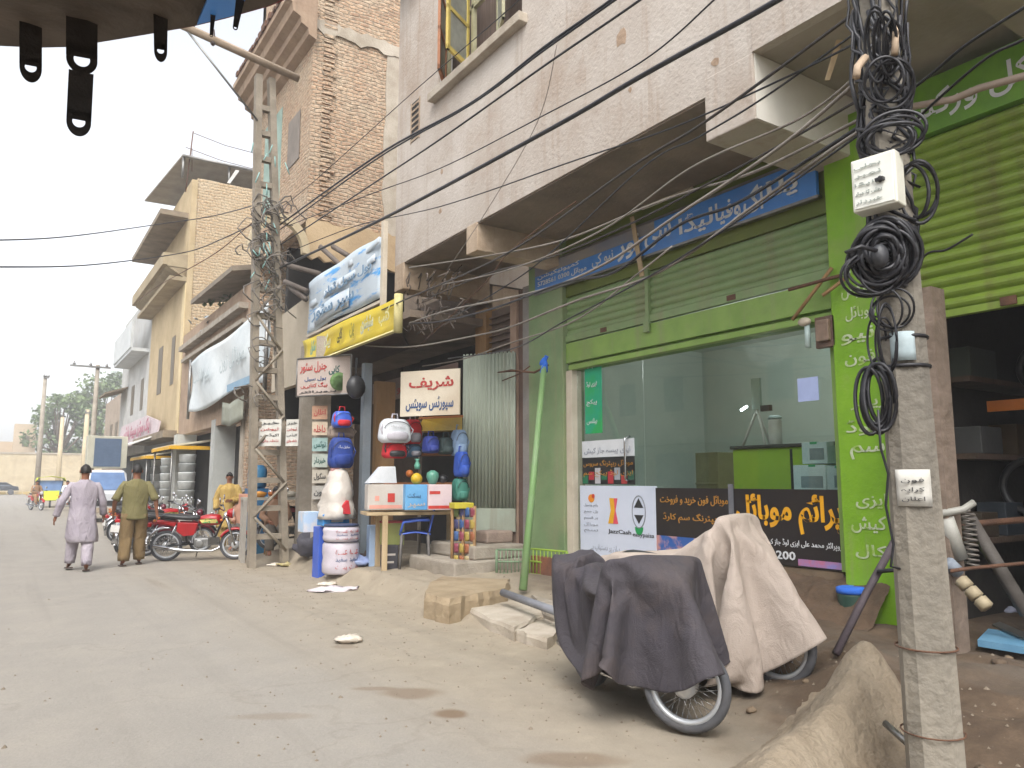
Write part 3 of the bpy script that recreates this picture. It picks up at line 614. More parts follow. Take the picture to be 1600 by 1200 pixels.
m.slab([(XF-.022, yc+.07, zc+.16), (XF-.022, yc-.02, zc+.16), (XF-.022, yc-.035, zc), (XF-.022, yc-.0, zc-.17), (XF-.022, yc+.1, zc-.17), (XF-.022, yc+.045, zc)], (-.003, 0, 0)); m.build('mark', gold_m, wp)
m = MB(); m.slab([(XF-.0225, yc-.02, zc+.16), (XF-.0225, yc-.09, zc+.16), (XF-.0225, yc-.05, zc), (XF-.0225, yc-.1, zc-.17), (XF-.0225, yc+.0, zc-.17), (XF-.0225, yc-.035, zc)], (-.003, 0, 0)); m.build('mark', pink_m, wp)
yc = ya-.80*W_
m = MB(); rings = [(XF-.022, yc+.12*cos(t), 1.17+.2*sin(t)) for t in [2*pi*k/24 for k in range(24)]]; m.tube(rings, .008, 5, closed=True); m.build('mark', pm('mark_grey', '8f949c'), wp)
m = MB(); m.slab([(XF-.022, yc, 1.34), (XF-.022, yc-.085, 1.22), (XF-.022, yc+.085, 1.22)], (-.003, 0, 0)); m.slab([(XF-.022, yc+.085, 1.13), (XF-.022, yc-.085, 1.13), (XF-.022, yc, 1.02)], (-.003, 0, 0)); m.build('mark', text_black, wp)
disc(wp, green_m, yc, .98, .075, .1, a0=pi, a1=2*pi)
lettering('JazzCash', text_black, (XF-.021, ya-.4*W_, .86), (0, -1, 0), (0, 0, 1), .3*W_, .07, wp, bold=.01)
lettering('easypaisa', text_black, (XF-.021, ya-.72*W_, .845), (0, -1, 0), (0, 0, 1), .26*W_, .065, wp)
lettering(urdu('یہان پر دستیاب ہے'), pm('lettering_grey', '8a8f9c'), (XF-.021, ya-.15*W_, .62), (0, -1, 0), (0, 0, 1), .4*W_, .1, wp)
for k in range(5): lettering(urdu(('رقم بھیجیں', 'بل جمع', 'ہر قسم', 'موبائل', 'سم'))if 0 else urdu(['رقم وصول', 'بل جمع', 'ہر قسم', 'موبائل', 'سم'][k]), pm('lettering_grey', '8a8f9c'), (XF-.021, ya-.06*W_, 1.2-.085*k), (0, -1, 0), (0, 0, 1), .2*W_, .05, wp)
# black banner with yellow lettering along the window
ya, yb = 7.12, YP1+.02; z1 = 1.47; z0 = .70
bb = thing('black_banner', (XF, (ya+yb)/2, z0), 'black banner with large yellow Urdu lettering along the foot of the window', 'banner')
m = MB(); m.box(XF-.012, XF-.002, yb, ya, z0, z1)
bs = m.build('cloth', pm('banner_black', '1e1a1f', '28221f', 1.2, .35, .05, 10), bb)
ysep = at(1145, 800, X=XF).y
def L_(px0, px1, body, mt, z, h, bold=0):
    y0_ = at(px0, 800, X=XF-.014).y; y1_ = at(px1, 800, X=XF-.014).y
    lettering(urdu(body), mt, (XF-.014, y0_, z), (0, -1, 0), (0, 0, 1), y0_-y1_, h, bs, bold=bold)
L_(1150, 1317, 'پرائم موبائل', text_yellow, 1.02, .40, .03)
L_(1032, 1138, 'موبائل فون خرید و فروخت', text_orange, 1.27, .12, .01)
L_(1036, 1125, 'ریپئرنگ سم کارڈ', text_orange, 1.06, .12, .01)
L_(1190, 1316, 'پروپرائٹر محمد علی ایزی لوڈ جاز کیش', text_white, .885, .085, .005)
L_(1210, 1240, '200', text_white, .76, .085, .02)
m = MB(); m.box(XF-.015, XF-.012, yb, at(1245, 800, X=XF).y, .715, .78); m.build('pink_strip', pm('strip_pink', 'b5708c', '8a7fb8', 9, .5, 0, contrast=(.4, .6)), bs)
m = MB(); m.box(XF-.015, XF-.012, at(1120, 800, X=XF).y, ya-.05, .72, .9); m.build('portrait_patch', pm('patch_blue', '2d5aa0', 'b98a86', 4, .5, 0, contrast=(.45, .55)), bs)
m = MB(); m.box(XF-.03, XF-.012, ysep-.03, ysep+.03, .7, 1.52); m.build('post', pm('post_grey', '6d6e74', '5c5d63'), bb)

# blue fascia sign with white lettering
y1_, y0_ = at(836, 430, X=XF-.1).y, at(1274, 275, X=XF-.1).y
bl = thing('blue_sign', (XF-.1, (y0_+y1_)/2, 4.42), 'long blue shop sign with white Urdu lettering above the green shutter', 'sign')
m = MB(); m.box(XF-.1, XF-.05, y0_, y1_, 4.40, 4.80); m.build('board', blue_sign, bl)
m = MB(); m.box(XF-.11, XF-.04, y0_-.02, y1_+.02, 4.801, 4.83); m.box(XF-.11, XF-.04, y0_-.02, y1_+.02, 4.37, 4.40); m.build('frame', steel, bl)
m = MB(); m.box(XF-.104, XF-.1, y1_-2.6, y1_, 4.66, 4.80); m.build('dust_streak', pm('sign_dust', '8f8980', '7b7f8c', 2, .7, .1), bl)
def LS(px0, px1, body, z, h, bold=.02):
    a_ = at(px0, 400, X=XF-.106).y; b__ = at(px1, 400, X=XF-.106).y
    lettering(urdu(body), text_white, (XF-.106, a_, z), (0, -1, 0), (0, 0, 1), a_-b__, h, bl, bold=bold)
LS(1202, 1252, 'پلا', 4.47, .26); LS(1165, 1196, 'اگ', 4.45, .3); LS(1120, 1160, 'وفیا', 4.43, .28); LS(1062, 1116, 'لیڈا', 4.45, .27); LS(1008, 1050, 'سی', 4.46, .24); LS(965, 1000, 'نور', 4.43, .3)
LS(925, 958, 'نیو کی', 4.47, .18, .01); LS(840, 916, 'موبائل 0300 5728561', 4.47, .10, .01); LS(840, 905, 'کمیونیکیشن', 4.59, .08, .01)
# roll of paper and batten stuck behind the sign
m = MB(); a = at(985, 340, X=XF-.16); b_ = at(1003, 432, X=XF-.14); m.slab([a, a+V((0, -.07, 0)), b_+V((0, -.05, 0)), b_+V((0, .03, 0))], (-.012, 0, 0)); tag(m.build('wooden_batten', wood_pale), 'short pale wooden batten hanging across the blue sign', 'batten')
m = MB(); m.tube([at(1003, 326, X=XF-.5), at(1082, 294, X=XF-.35)], .022, 8); tag(m.build('fluorescent_tube', cream_paint), 'pale fluorescent tube on a wire under the dark soffit', 'tube lamp')
# scraps of bamboo wedged at the right end of the shutter
bp_ = thing('bamboo_sticks', (XF-.2, 4.6, 3.3), 'broken brown bamboo sticks wedged in front of the green cross band', 'sticks')
for (p, q) in (((1232, 453), (1315, 430)), ((1238, 500), (1300, 418)), ((1285, 462), (1325, 432))):
    m = MB(); m.tube([at(*p, X=XF-.25), at(*q, X=XF-.15)], .018, 6); m.build('stick', wood if p[1] > 455 else rust, bp_)

# ================================================================= second shop, half open lime rolling shutter
s2 = thing('half_open_shop', (XF, 2.2, 0), 'dark workshop under a half raised lime green rolling shutter', 'shop')
zb = at(1520, 478, X=XF).z
sh2 = slats(.6, YP0-.02, zb, 4.61, 15, XF+.02, .045).build('rolling_shutter', green_lime, s2)
m = MB(); m.box(XF-.02, XF+.05, .6, YP0-.02, zb-.06, zb); m.build('bottom_rail', green_lime, sh2)
m = MB(); c_ = at(1575, 462, X=XF-.03); m.box(XF-.04, XF-.02, c_.y-.06, c_.y+.06, zb-.05, zb+.02); m.build('lock', rust, sh2)
m = MB(); m.box(XF-.06, XF+.3, .6, YP0-.002, 4.62, 5.12); sb = m.build('sign_board', pm('sign_green', '6b9c2a', '588a22', 3, .45, .05, stain=.3, c3='6a7a4a'), s2)
lettering(urdu('موٹر سائیکل ورکس'), text_white, (XF-.064, 3.6, 4.70), (0, -1, 0), (0, 0, 1), 2.2, .3, sb, bold=.015)
m = MB(); m.box(XF+3.4, XF+3.5, .6, YP0+.2, 0, 5); m.box(XF+.3, XF+3.4, YP0+.0, YP0+.1, 0, 5.0); m.box(XF+.05, XF+3.4, .5, .6, 0, 5.0); m.box(XF+.3, XF+3.4, .6, YP0, 4.7, 4.8); m.build('wall', pm('shade_dark_wall', '2f2b28', '23201e', 2, .9, .3, 15, stain=.5, c3='2a2622'), s2)  # the workshop's shade is put into this near black wall colour
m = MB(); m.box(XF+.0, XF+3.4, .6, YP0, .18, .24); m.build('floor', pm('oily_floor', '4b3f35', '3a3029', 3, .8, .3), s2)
each('shelf', dark_wood, s2, ((XF+.5, XF+2.8, 3.4, 3.72, 1.0, 1.05), (XF+.5, XF+2.8, 3.4, 3.72, 1.75, 1.8), (XF+.5, XF+2.8, 3.4, 3.72, 2.45, 2.5)))
for k, (x0, w_, z_, h_, c0, nm) in enumerate(((.6, .3, 1.052, .22, '33281c', 'brown box on the lowest workshop shelf nearest the entrance'), (1.05, .35, 1.052, .3, '232b33', 'slate blue box on the lowest workshop shelf'), (.7, .4, 1.802, .25, '3a3a39', 'grey box on the middle workshop shelf'), (1.4, .3, 1.802, .3, '40301a', 'ochre box farther in on the middle workshop shelf'), (.6, .5, 2.502, .28, '2c3128', 'olive box on the top workshop shelf'))):
    m = MB(); m.box(XF+x0, XF+x0+w_, 3.43, 3.69, z_, z_+h_); tag(m.build('parts_box', pm('pb_'+c0, c0, None, 4, .7), bevel=.01), nm, 'box', 'boxes on the workshop shelves')  # box colours darkened, the dim interior's shade is painted in
# narrow brick jamb beside the electric pole
m = MB(); a = at(1440, 520, X=6.2); b_ = at(1470, 520, X=6.2)
m.box(6.1, 6.3, b_.y, a.y+.05, .05, at(1450, 500, X=6.2).z+.25); jm = m.build('brick_jamb', pm('jamb', '87776a', '6f6154', 6, .9, .9, 12, stain=.5, c3='6b5a48'), None); tag(jm, 'narrow rough plastered pier just right of the electric pole', 'pier')

c_ = copy_tree(proto_ws) if 0 else None
m = MB(); m.box(XF+1.0, XF+1.04, 2.9, 3.5, 2.2, 2.3); tag(m.build('orange_strip', pm('strip_orange', 'b5651c', 'a05818', 4, .6)), 'orange strip glimpsed high inside the dark workshop', 'strip')
for k, (y, z, s_) in enumerate(((3.3, 1.5, .25), (2.9, 1.6, .27), (3.1, 2.6, .22))):
    m = MB(); m.torus((XF+1.3, y, z), s_, .035, 'x', 24, 6); tag(m.build('hanging_tyre', black_plastic), ['black tyre hanging inside the workshop nearest the pier', 'second larger black tyre hanging in the workshop', 'small tyre hung highest in the workshop'][k], 'tyre', 'tyres in the workshop')
# ================================================================= between green pillar and the sports shop (Y 9.5 .. 14)
gr = thing('grey_shop_front', (XF, 11.5, 0), 'shabby brown fronted shop row between the pale green pillar and the ladder pole', 'shopfront')
m = MB(); m.box(XF-.05, XF+.25, 9.53, 9.74, .0, 4.6); m.build('pillar', pm('pillar_grey', '8e8a86', '7c7874', 3, .8, .3, 30, stain=.3), gr)
m = MB(); m.box(XF-.0, XF+.25, 9.745, 9.93, .0, 4.6); m.build('pillar', pm('pillar_brown', '6b564c', '5b483f', 3, .8, .3, 30), gr)
m = MB(); m.box(XF-.04, XF+.25, 9.935, 10.12, .0, 4.5); m.build('pillar', pm('pillar_pink', 'a8907e', '957d6c', 3, .8, .3, 30, stain=.4), gr)
m = MB(); m.box(XF+.1, XF+.2, 10.12, 10.9, 3.2, 4.45)
for k in range(11): m.box(XF+.03, XF+.1, 10.14, 10.88, 3.25+k*.105, 3.27+k*.105)
m.build('louvre', pm('louvre', '7a6a5e', '675850', 3, .8, .3), gr)
m = MB(); m.box(XF-.02, XF+.2, 10.9, 11.25, .0, 4.5); m.build('post', wood, gr)
m = MB(); m.box(XF+.9, XF+1.0, 10.1, 19.0, 0, 5.0); m.box(XF-.0, XF+.25, 11.25, 19.0, 4.3, 5.0); m.build('wall', pm('umber_wall', '574a40', '463b33', 2, .95, .5, 20, stain=.4, c3='2f2823'), gr)
# soffit end beyond the plastered building
# corrugated tin door standing ajar
p0 = at(806, 552, X=XF-.06); p1 = at(724, 556, D=12.45); zt = 3.58; zb = .78
td = thing('tin_door', ((p0.x+p1.x)/2, (p0.y+p1.y)/2, zb), 'pale green corrugated tin door standing ajar beside the brown pillar', 'door')
dx = V((p1.x-p0.x, p1.y-p0.y, 0)); W_ = dx.length; dx.normalize(); nn = V((-dx.y, dx.x, 0))
m = MB(); rows = []
N_ = 110
for z in (zb+.35, zt):
    rows.append([V((p0.x, p0.y, z))+dx*(W_*k/N_)+nn*(.018*sin(2*pi*k/N_*15))+V((0, 0, .03*(1 if (k//4) % 2 else 0) if z == zt else 0)) for k in range(N_+1)])
base = len(m.v); m.v += rows[0]+rows[1]; m.f += [(k, k+1, N_+2+k, N_+1+k) for k in range(N_)]; m.smooth += [True]*N_
m.build('sheet', tin_green, td, solid=.004)
m = MB(); m.slab([V((p0.x, p0.y, zb)), V((p1.x, p1.y, zb)), V((p1.x, p1.y, zb+.35)), V((p0.x, p0.y, zb+.35))], nn*.02); m.build('kick_plate', tin_green, td)
m = MB(); c_ = at(738, 672, D=12.4); m.tube([c_+V((0, 0, .09)), c_-nn*.08+V((0, 0, .05)), c_-nn*.08-V((0, 0, .05)), c_-V((0, 0, .09))], .012, 6); m.box(c_.x-.03, c_.x+.06, c_.y-.05, c_.y-.02, c_.z-.3, c_.z-.16); m.build('handle', rust, td)
# twisted branch stuck on the pillar, and blue rag
m = MB(); m.tube([at(778, 582, X=6.4), at(800, 579, X=6.42), at(835, 582, X=6.4), at(858, 570, X=6.4)], [.012, .022, .018, .008], 6); m.tube([at(785, 595, X=6.4), at(812, 584, X=6.4), at(828, 572, X=6.4)], .01, 5)
tag(m.build('dry_branch', rust), 'dry brown branch caught across the pale green pillar', 'branch')
# leaning green pole with blue rag
gp_ = thing('leaning_pole', (5.9, 8.6, .2), 'pale green pole leaning in front of the green pillar with a blue rag on top', 'pole')
b0 = at(817, 922, Z=.2); t0 = at(850, 572, X=6.3)
m = MB(); m.tube([b0, b0.lerp(t0, .5)+V((.0, .0, 0)), t0], [.052, .045, .04], 8); m.build('shaft', pm('pole_green', '6f9458', '7a946a', 2, .6, .2, 30, stain=.3, c3='a89f88'), gp_)
m = MB(); m.grid(lambda u, v: t0+V((.045*cos(u*6.3)*(1+.3*sin(v*9)), .06*sin(u*6.3)*(1+.4*sin(v*7+u*5)), -.07+.16*v+.03*sin(u*12))), 14, 6); m.slab([t0, t0+V((0, -.12, .12)), t0+V((0, -.05, .15)), t0+V((0, .02, .04))], (-.02, 0, 0)); m.build('rag', pm('rag_blue', '2f6fd8', '2860c0', 6, .8), gp_)
# low green grille
gg = thing('low_grille', (6.3, 8.9, .2), 'low green iron grille fence at the foot of the pale green pillar', 'grille')
ga, gb = at(822, 892, X=6.3), at(886, 884, X=6.45); gc = at(776, 886, X=5.95)
def grille(p, q, z0, z1, n, mt):
    m = MB()
    for z in (z0, (z0+z1)/2, z1): m.tube([V((p.x, p.y, z)), V((q.x, q.y, z))], .014, 6)
    for k in range(n+1):
        c_ = p.lerp(q, k/n); m.tube([V((c_.x, c_.y, z0)), V((c_.x, c_.y, z1))], .008 if 0 < k < n else .02, 5)
    return m.build('panel', mt, gg)
grille(ga, gb, .25, .60, 11, pm('grille_lime', '93b03c', '7f9c34')); grille(gc, ga, .24, .58, 8, pm('grille_dull', '7f9678', '6c8266'))
m = MB(); m.box(ga.x+.05, gb.x, gb.y, ga.y-.05, .2, .5); m.build('brick_pile', pm('pile_red', '8d5a42', '6f4c3b', 6, .9, .6), gg)
# concrete steps before the tin door
st = thing('door_steps', (6.0, 10.2, .15), 'grey concrete steps under the tin door', 'steps')
q0 = at(745, 905, Z=.2)
m = MB(); m.box(5.35, XF-.1, 9.55, 11.0, .0, .42); m.build('step', concrete, st, bevel=.03)
m = MB(); m.box(5.7, XF-.1, 9.6, 10.95, .42, .62); m.build('step', concrete, st, bevel=.03)
m = MB(); m.box(6.1, XF-.12, 9.9, 10.3, .62, .80); m.box(6.15, XF-.12, 10.5, 10.8, .62, .82); m.build('step', pm('blocks', '9c8a7c', '84746a', 4, .9, .5), st, bevel=.03)

# cracked curb block and slabs
def rock(name, pts, z0, h, mat, label, cat, seed=0, parent=None):
    r = random.Random(seed); m = MB(); n = len(pts); dense = []
    for i in range(n):
        a, b_ = V(pts[i]), V(pts[(i+1) % n])
        for k in range(5): dense.append(a.lerp(b_, k/5)+V((r.uniform(-1, 1), r.uniform(-1, 1), 0))*.022)
    c_ = sum(dense, V((0, 0, 0)))/len(dense)
    rings = [[V((p.x, p.y, z0-.12)) for p in dense], [V((p.x, p.y, z0+h*.75))+V((r.uniform(-.01, .01), r.uniform(-.01, .01), r.uniform(-.01, .01))) for p in dense],
             [c_.lerp(p, .955)+V((0, 0, -c_.lerp(p, .955).z+z0+h+r.uniform(-.008, .008))) for p in dense], [c_.lerp(p, .5)+V((0, 0, -c_.lerp(p, .5).z+z0+h+.004)) for p in dense]]
    m.loft(rings, True, False); o = m.build(name, mat, parent); return tag(o, label, cat)
def P2(px, py, z): p = at(px, py, Z=z); return (p.x, p.y, 0)
rock('curb_block', [P2(664, 928, .27), P2(700, 936, .27), P2(745, 928, .27), P2(793, 920, .27), P2(797, 904, .27), P2(690, 900, .27), P2(668, 910, .27)], .0, .27, pm('sandstone', '9c8b71', '89785f', 3, .95, .9, 12, stain=.5, c3='74634c'), 'broken sandy curb block at the road edge below the steps', 'curb block', 3)
rock('paving_slab', [P2(725, 950, .1), P2(800, 985, .1), P2(850, 962, .1), P2(820, 935, .1)], .0, .12, concrete_pale, 'cracked pale paving slab nearest the broken curb block', 'paving slab', 5)
rock('paving_slab', [P2(806, 988, .08), P2(858, 1002, .08), P2(885, 975, .1), P2(858, 964, .1)], -.02, .12, concrete_pale, 'small cracked paving slab beside the dark motorcycle cover', 'paving slab', 6)
rock('paving_slab', [P2(856, 962, .14), P2(900, 975, .14), P2(905, 952, .16), P2(830, 930, .16)], .02, .15, concrete, 'grey paving slab under the long iron bar', 'paving slab', 8)
m = MB(); m.tube([at(786, 926, Z=.27), at(896, 965, Z=.27)], .045, 8); tag(m.build('iron_bar', pm('bar_grey', '7e8086', '6b6d72', 3, .6, .2)), 'long grey iron bar lying along the raised shop step', 'bar')

# ================================================================= sports / general goods shop (Y 11 .. 14.5)
def sign_board(name, o, right, w, h, mat, label, words, group=None, frame=None, th=.03, up=(0, 0, 1), cat='sign'):
    """o = lower left corner as read"""
    right = V(right).normalized(); up = V(up).normalized(); n = right.cross(up).normalized(); o = V(o)
    t = thing(name, o+right*w*.5, label, cat, group)
    m = MB(); m.slab([o, o+right*w, o+right*w+up*h, o+up*h], -n*th); b_ = m.build('board', mat, t)
    if frame:
        m = MB(); e = .025
        for a, c_ in ((o, o+right*w), (o+up*h, o+right*w+up*h), (o, o+up*h), (o+right*w, o+right*w+up*h)): m.tube([a+n*.004, c_+n*.004], .016, 4)
        m.build('frame', frame, t)
    for (txt, mt, u, v, ww, hh, *bo) in words:
        lettering(urdu(txt), mt, o+right*(u*w)+up*(v*h)+n*.004, right, up, ww*w, hh*h, t, bold=bo[0] if bo else .01)
    return t
# white sign with red and blue-black lettering, facing the traffic
a = at(625, 651, D=11.9); b_ = at(718, 648, D=11.5); tp = at(625, 580, D=11.9)
sign_board('white_sign', a, V((b_.x-a.x, b_.y-a.y, 0)), (b_-a).length, tp.z-a.z, pm('sign_cream', 'cfc6b4', 'bcae98', 1.2, .6, .1, 20, stain=.3, c3='a08468'), 'white hanging sign with red and blue black Urdu lettering above the sports bags',
           [('شریف', text_red, .15, .55, .75, .3, .02), ('سپورٹس سویٹس', text_blue, .1, .08, .8, .34, .02)])
a = at(588, 602, X=6.5); b_ = at(720, 560, X=6.5)
sign_board('faded_sign', (6.42, a.y, 3.18), (0, -1, 0), a.y-b_.y, .42, pm('faded_board', '9a8577', '84706a', 1.6, .8, .3, 20, stain=.5, c3='6a574c'), 'faded brown sign board with dim red and green script behind the white sign',
           [('نیو جنرل', text_red, .1, .2, .35, .5), ('سٹور', pm('lettering_green', '1f4c48', '2b5a54'), .6, .25, .3, .6, .02)])
# poster sign with red script at the left
a = at(463, 620, D=13.6); b_ = at(547, 622, D=13.1); tp = at(463, 560, D=13.6)
t = sign_board('poster_sign', a, V((b_.x-a.x, b_.y-a.y, 0)), (b_-a).length, tp.z-a.z, pm('sign_pinkish', 'b3a59c', 'a09288', 1.2, .6, .1, 20, stain=.3, c3='8b8170'), 'square poster sign with red and blue script and a green ring beside the ladder pole',
           [('جنرل سٹور', text_red, .06, .6, .5, .3, .02), ('کاپی', pm('lettering_green', '1f4c48'), .6, .5, .2, .25, .02), ('ہول سیل', text_blue, .15, .38, .4, .12), ('بیگ کتابیں', text_red, .08, .2, .5, .14), ('پروپرائٹر', text_black, .05, .06, .7, .08)], frame=steel)
c_ = a.lerp(b_, .8)+V((0, 0, .28)); m = MB(); m.lathe([(.16, 0), (.16, .012), (.11, .012), (.11, 0)], (0, 0, 0), 'y', 20); 
for i in range(len(m.v)): m.v[i] = Matrix.Rotation(-YAW*.3, 4, 'Z') @ m.v[i]+c_+V((-.02, -.05, 0))
m.build('ring', pm('ring_green', '4f6a3c', '5d7a48'), t)
# yellow banner with square marks, blue banner above it
a = at(472, 557, X=4.7); b_ = at(620, 508, X=4.7); tl = at(472, 515, X=4.7)
y0_, y1_ = a.y, b_.y
yb_ = thing('yellow_banner', (4.7, (y0_+y1_)/2, 3.8), 'yellow sign with pale square marks hung below the blue and white banner', 'banner')
m = MB(); nn_ = 24
def yfn(u, v):
    y = y0_+(y1_-y0_)*u; return (4.7+.03*sin(u*9)+.05*sin(v*pi), y, 3.80+.0*u+v*.48)
m.grid(yfn, nn_, 4); m.build('cloth', pm('banner_yellow', 'd3bd25', 'c6ac1b', 1.2, .5, .1, 8, stain=.25, c3='c9c58a'), yb_, solid=.006)
for k, (px, w_, c0) in enumerate(((490, .28, '7fa78f'), (512, .3, 'c9cba8'), (531, .24, '56512e'), (550, .2, '8f8a3a'), (573, .5, 'b7bba2'), (600, .4, 'ccc58c'))):
    y = at(px, 530, X=4.66).y
    lettering(urdu(['سکول', 'بیگ', 'کاپی', 'پن', 'سٹیشنری', 'کتب'][k]), pm('ymark_'+c0, c0), (4.655, y+w_/2, 3.9), (0, -1, 0), (0, 0, 1), w_, .28, yb_, bold=.03)
m = MB(); m.slab([(4.66, y0_+.02, 3.78), (4.66, y1_, 3.78), (4.62, y1_, 3.74), (4.62, y0_+.02, 3.74)], (.08, 0, 0)); m.tube([(4.72, y1_, 4.32), (4.72, y1_, 3.74)], .07, 8); m.build('edge_roll', pm('roll_cream', 'cfc690', 'b9ae78', 3, .7), yb_)
a = at(480, 515, X=5.0); b_ = at(596, 460, X=5.0)
bw = thing('blue_white_banner', (5.0, (a.y+b_.y)/2, 4.55), 'large blue and white banner on a frame left of the plastered building', 'banner')
m = MB(); m.grid(lambda u, v: (5.0+.025*sin(u*11+v*3), a.y+(b_.y-a.y)*u, 4.55+v*1.08+.04*sin(u*3)), 24, 8)
def streak_mat():
    mt = pm('banner_bluewhite', '3c92d0', 'b9c4cc', 1.5, .5, .2, 8, contrast=(.40, .47), stretch=(1, .7, 3.4), stain=.35, c3='7b8892'); return mt
m.build('cloth', streak_mat(), bw, solid=.006)
m = MB(); m.box(4.96, 5.04, b_.y-.12, b_.y-.03, 4.4, 5.85); m.box(4.98, 5.04, a.y, b_.y, 4.48, 4.53); m.build('frame', cream_paint, bw)
for (u0, u1, v0, v1) in ((.12, .62, .10, .42), (.05, .55, .50, .64), (.45, .95, .60, .72), (.6, 1.0, .84, .95)):
    W2 = a.y-b_.y; m = MB(); m.grid(lambda u, v: (4.972+.025*sin((u0+(u1-u0)*u)*11), a.y-(u0+(u1-u0)*u)*W2, 4.55+(v0+(v1-v0)*v+.06*(u-.5))*1.08), 12, 2); m.build('pale_block', pm('block_pale', 'c6cace', 'b4c2cc', 4, .6, .2), bw, solid=.003)
for (u, v, w_, h_, tx) in ((.12, .12, .6, .3, 'سپر سٹور'), (.3, .5, .62, .2, 'ہول سیل ڈیلر')):
    W2 = a.y-b_.y; lettering(urdu(tx), pm('lettering_steel', '5f7f9c', '7490a8'), (4.935, a.y-u*W2, 4.55+v*1.08), (0, -1, 0), (0, 0, 1), w_*W2, h_, bw, bold=.03)

# ================================================================= brick tower building (side wall Y 15.2)
YB = 16.1
bt = thing('brick_tower', (XO+2, 17, 0), 'tall unplastered peach brick house with a heavy moulded cornice behind the ladder pole', 'building')
m = MB(); m.box(XO+.25, 12, YB, YB+.3, 7.3, 15); m.build('wall', brick_peach, bt)
m = MB(); m.box(XO, XO+.26, YB-.02, 20.6, 7.3, 15); m.box(XO, 12, 20.3, 20.6, 0, 15); m.build('front_wall', brick_peach, bt)
m = MB()
for k in range(60):   # ragged toothed corner bricks
    m.box(XO+.24, XO+.42+rnd.uniform(0, .16), YB-.035-rnd.uniform(0, .02), YB, 7.35+k*.115, 7.43+k*.115)
m.build('corner_bricks', brick_peach, bt)
def rough_band(x0, x1, z0, z1, y, nseg=26):
    m = MB(); top = []; bot = []
    for k in range(nseg+1):
        x = x0+(x1-x0)*k/nseg; top.append(V((x, y, z1+rnd.uniform(-.05, .05)))); bot.append(V((x, y, z0+rnd.uniform(-.07, .07))))
    m.slab(bot+top[::-1], (0, .1, 0)); return m
rough_band(XO-.05, 9, 11.8, 12.1, YB-.05).build('concrete_band', concrete_pale, bt)
m = MB(); pts = [(7.0+rnd.uniform(-.06, .06), YB-.03, 7.3+k*.5) for k in range(10)]+[(7.5+rnd.uniform(-.06, .06), YB-.03, 11.8-k*.5) for k in range(10)]
m.slab(pts, (0, .06, 0)); m.build('concrete_column', concrete_pale, bt)
rough_band(XO, 9, 6.45, 7.32, YB-.04).build('concrete_band', pm('sand_render', 'bda684', 'ad9574', 1.5, .9, .5, 15, stain=.3), bt)
# cornice: stepped mouldings running along the front and seen end on
prof = [(x_, z_+.75) for x_, z_ in ((0, 10.7), (-.18, 10.78), (-.20, 10.92), (-.36, 11.0), (-.38, 11.14), (-.55, 11.22), (-.58, 11.42), (-.70, 11.48), (-.70, 11.62), (0, 11.72))]
m = MB(); ra = [V((XO+x, YB-.25, z)) for x, z in prof]; rb = [V((XO+x, 20.7, z)) for x, z in prof]
m.v += ra+rb; n = len(prof); m.f += [tuple(range(n)), tuple(range(n, 2*n))[::-1]]+[(i, (i+1) % n, n+(i+1) % n, n+i) for i in range(n)]; m.smooth += [False]*(n+2)
m.build('cornice', mud, bt)
m = MB()
for k in range(22): m.box(XO-.76+rnd.uniform(0, .05), XO-.6, YB+k*.19, YB+.15+k*.19, 12.37, 12.45+rnd.uniform(0, .08))
m.build('coping', rust, bt)
m = MB(); m.box(XO-.012, XO, 18.3, 19.8, 8.5, 10.9); m.build('window_recess', pm('recess_green', '8fa59a', '7b9186', 2, .7), bt)
m = MB(); m.box(XO-.02, XO-.012, 16.8, 17.7, 9.0, 10.2); m.build('window', pm('recess_grey', '7f756b', '6c635a', 2, .7), bt)
# veranda below, arch and dark porch with crossing timbers
vr = thing('veranda', (XO, 15, 0), 'dark veranda with crossing timbers under the brick house, above the blue and white banner', 'veranda')
m = MB()
ac = at(452, 372, Y=YB-.1)
for k in range(12):
    a0, a1 = pi*k/12, pi*(k+1)/12
    m.slab([(5.6+.50*cos(a0), YB-.12, 6.5+.62*sin(a0)), (5.6+.66*cos(a0), YB-.12, 6.5+.8*sin(a0)), (5.6+.66*cos(a1), YB-.12, 6.5+.8*sin(a1)), (5.6+.50*cos(a1), YB-.12, 6.5+.62*sin(a1))], (0, .15, 0))
for i in range(len(m.v)): m.v[i] += V((-1.0, 0, .0))
m.build('arch', cream_wall, vr)
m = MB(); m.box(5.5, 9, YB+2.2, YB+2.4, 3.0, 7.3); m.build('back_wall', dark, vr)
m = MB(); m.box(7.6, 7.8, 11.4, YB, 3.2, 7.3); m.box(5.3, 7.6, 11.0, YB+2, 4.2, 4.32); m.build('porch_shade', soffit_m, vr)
m = MB()
for (p, q) in (((440, 412), (500, 428)), ((500, 385), (560, 440)), ((450, 446), (478, 468)), ((520, 385), (545, 400)), ((445, 440), (480, 455))):
    m.tube([at(*p, Y=YB-.3), at(*q, Y=YB-.9)], .06, 6)
m.build('timber', pm('timber_grey', '6f655d', '5d544d'), vr)
# pale parapet panel left of the banner
m = MB(); m.slab([(5.05, 14.55, 3.6), (5.05, 17.8, 3.6), (5.05, 17.8, 5.3), (5.05, 14.55, 5.45)], (.15, 0, 0)); m.build('parapet', pm('parapet_cream', 'b5aa97', 'a59a87', 1.2, .9, .3, 20, stain=.3), vr)
# brown timber truss/soffit above the sports shop
m = MB(); m.slab([at(474, 560, X=4.9), at(622, 512, X=4.9), at(640, 545, X=6.6), at(560, 575, X=6.6)], (0, 0, .05)); m.build('awning_board', dark_wood, vr)
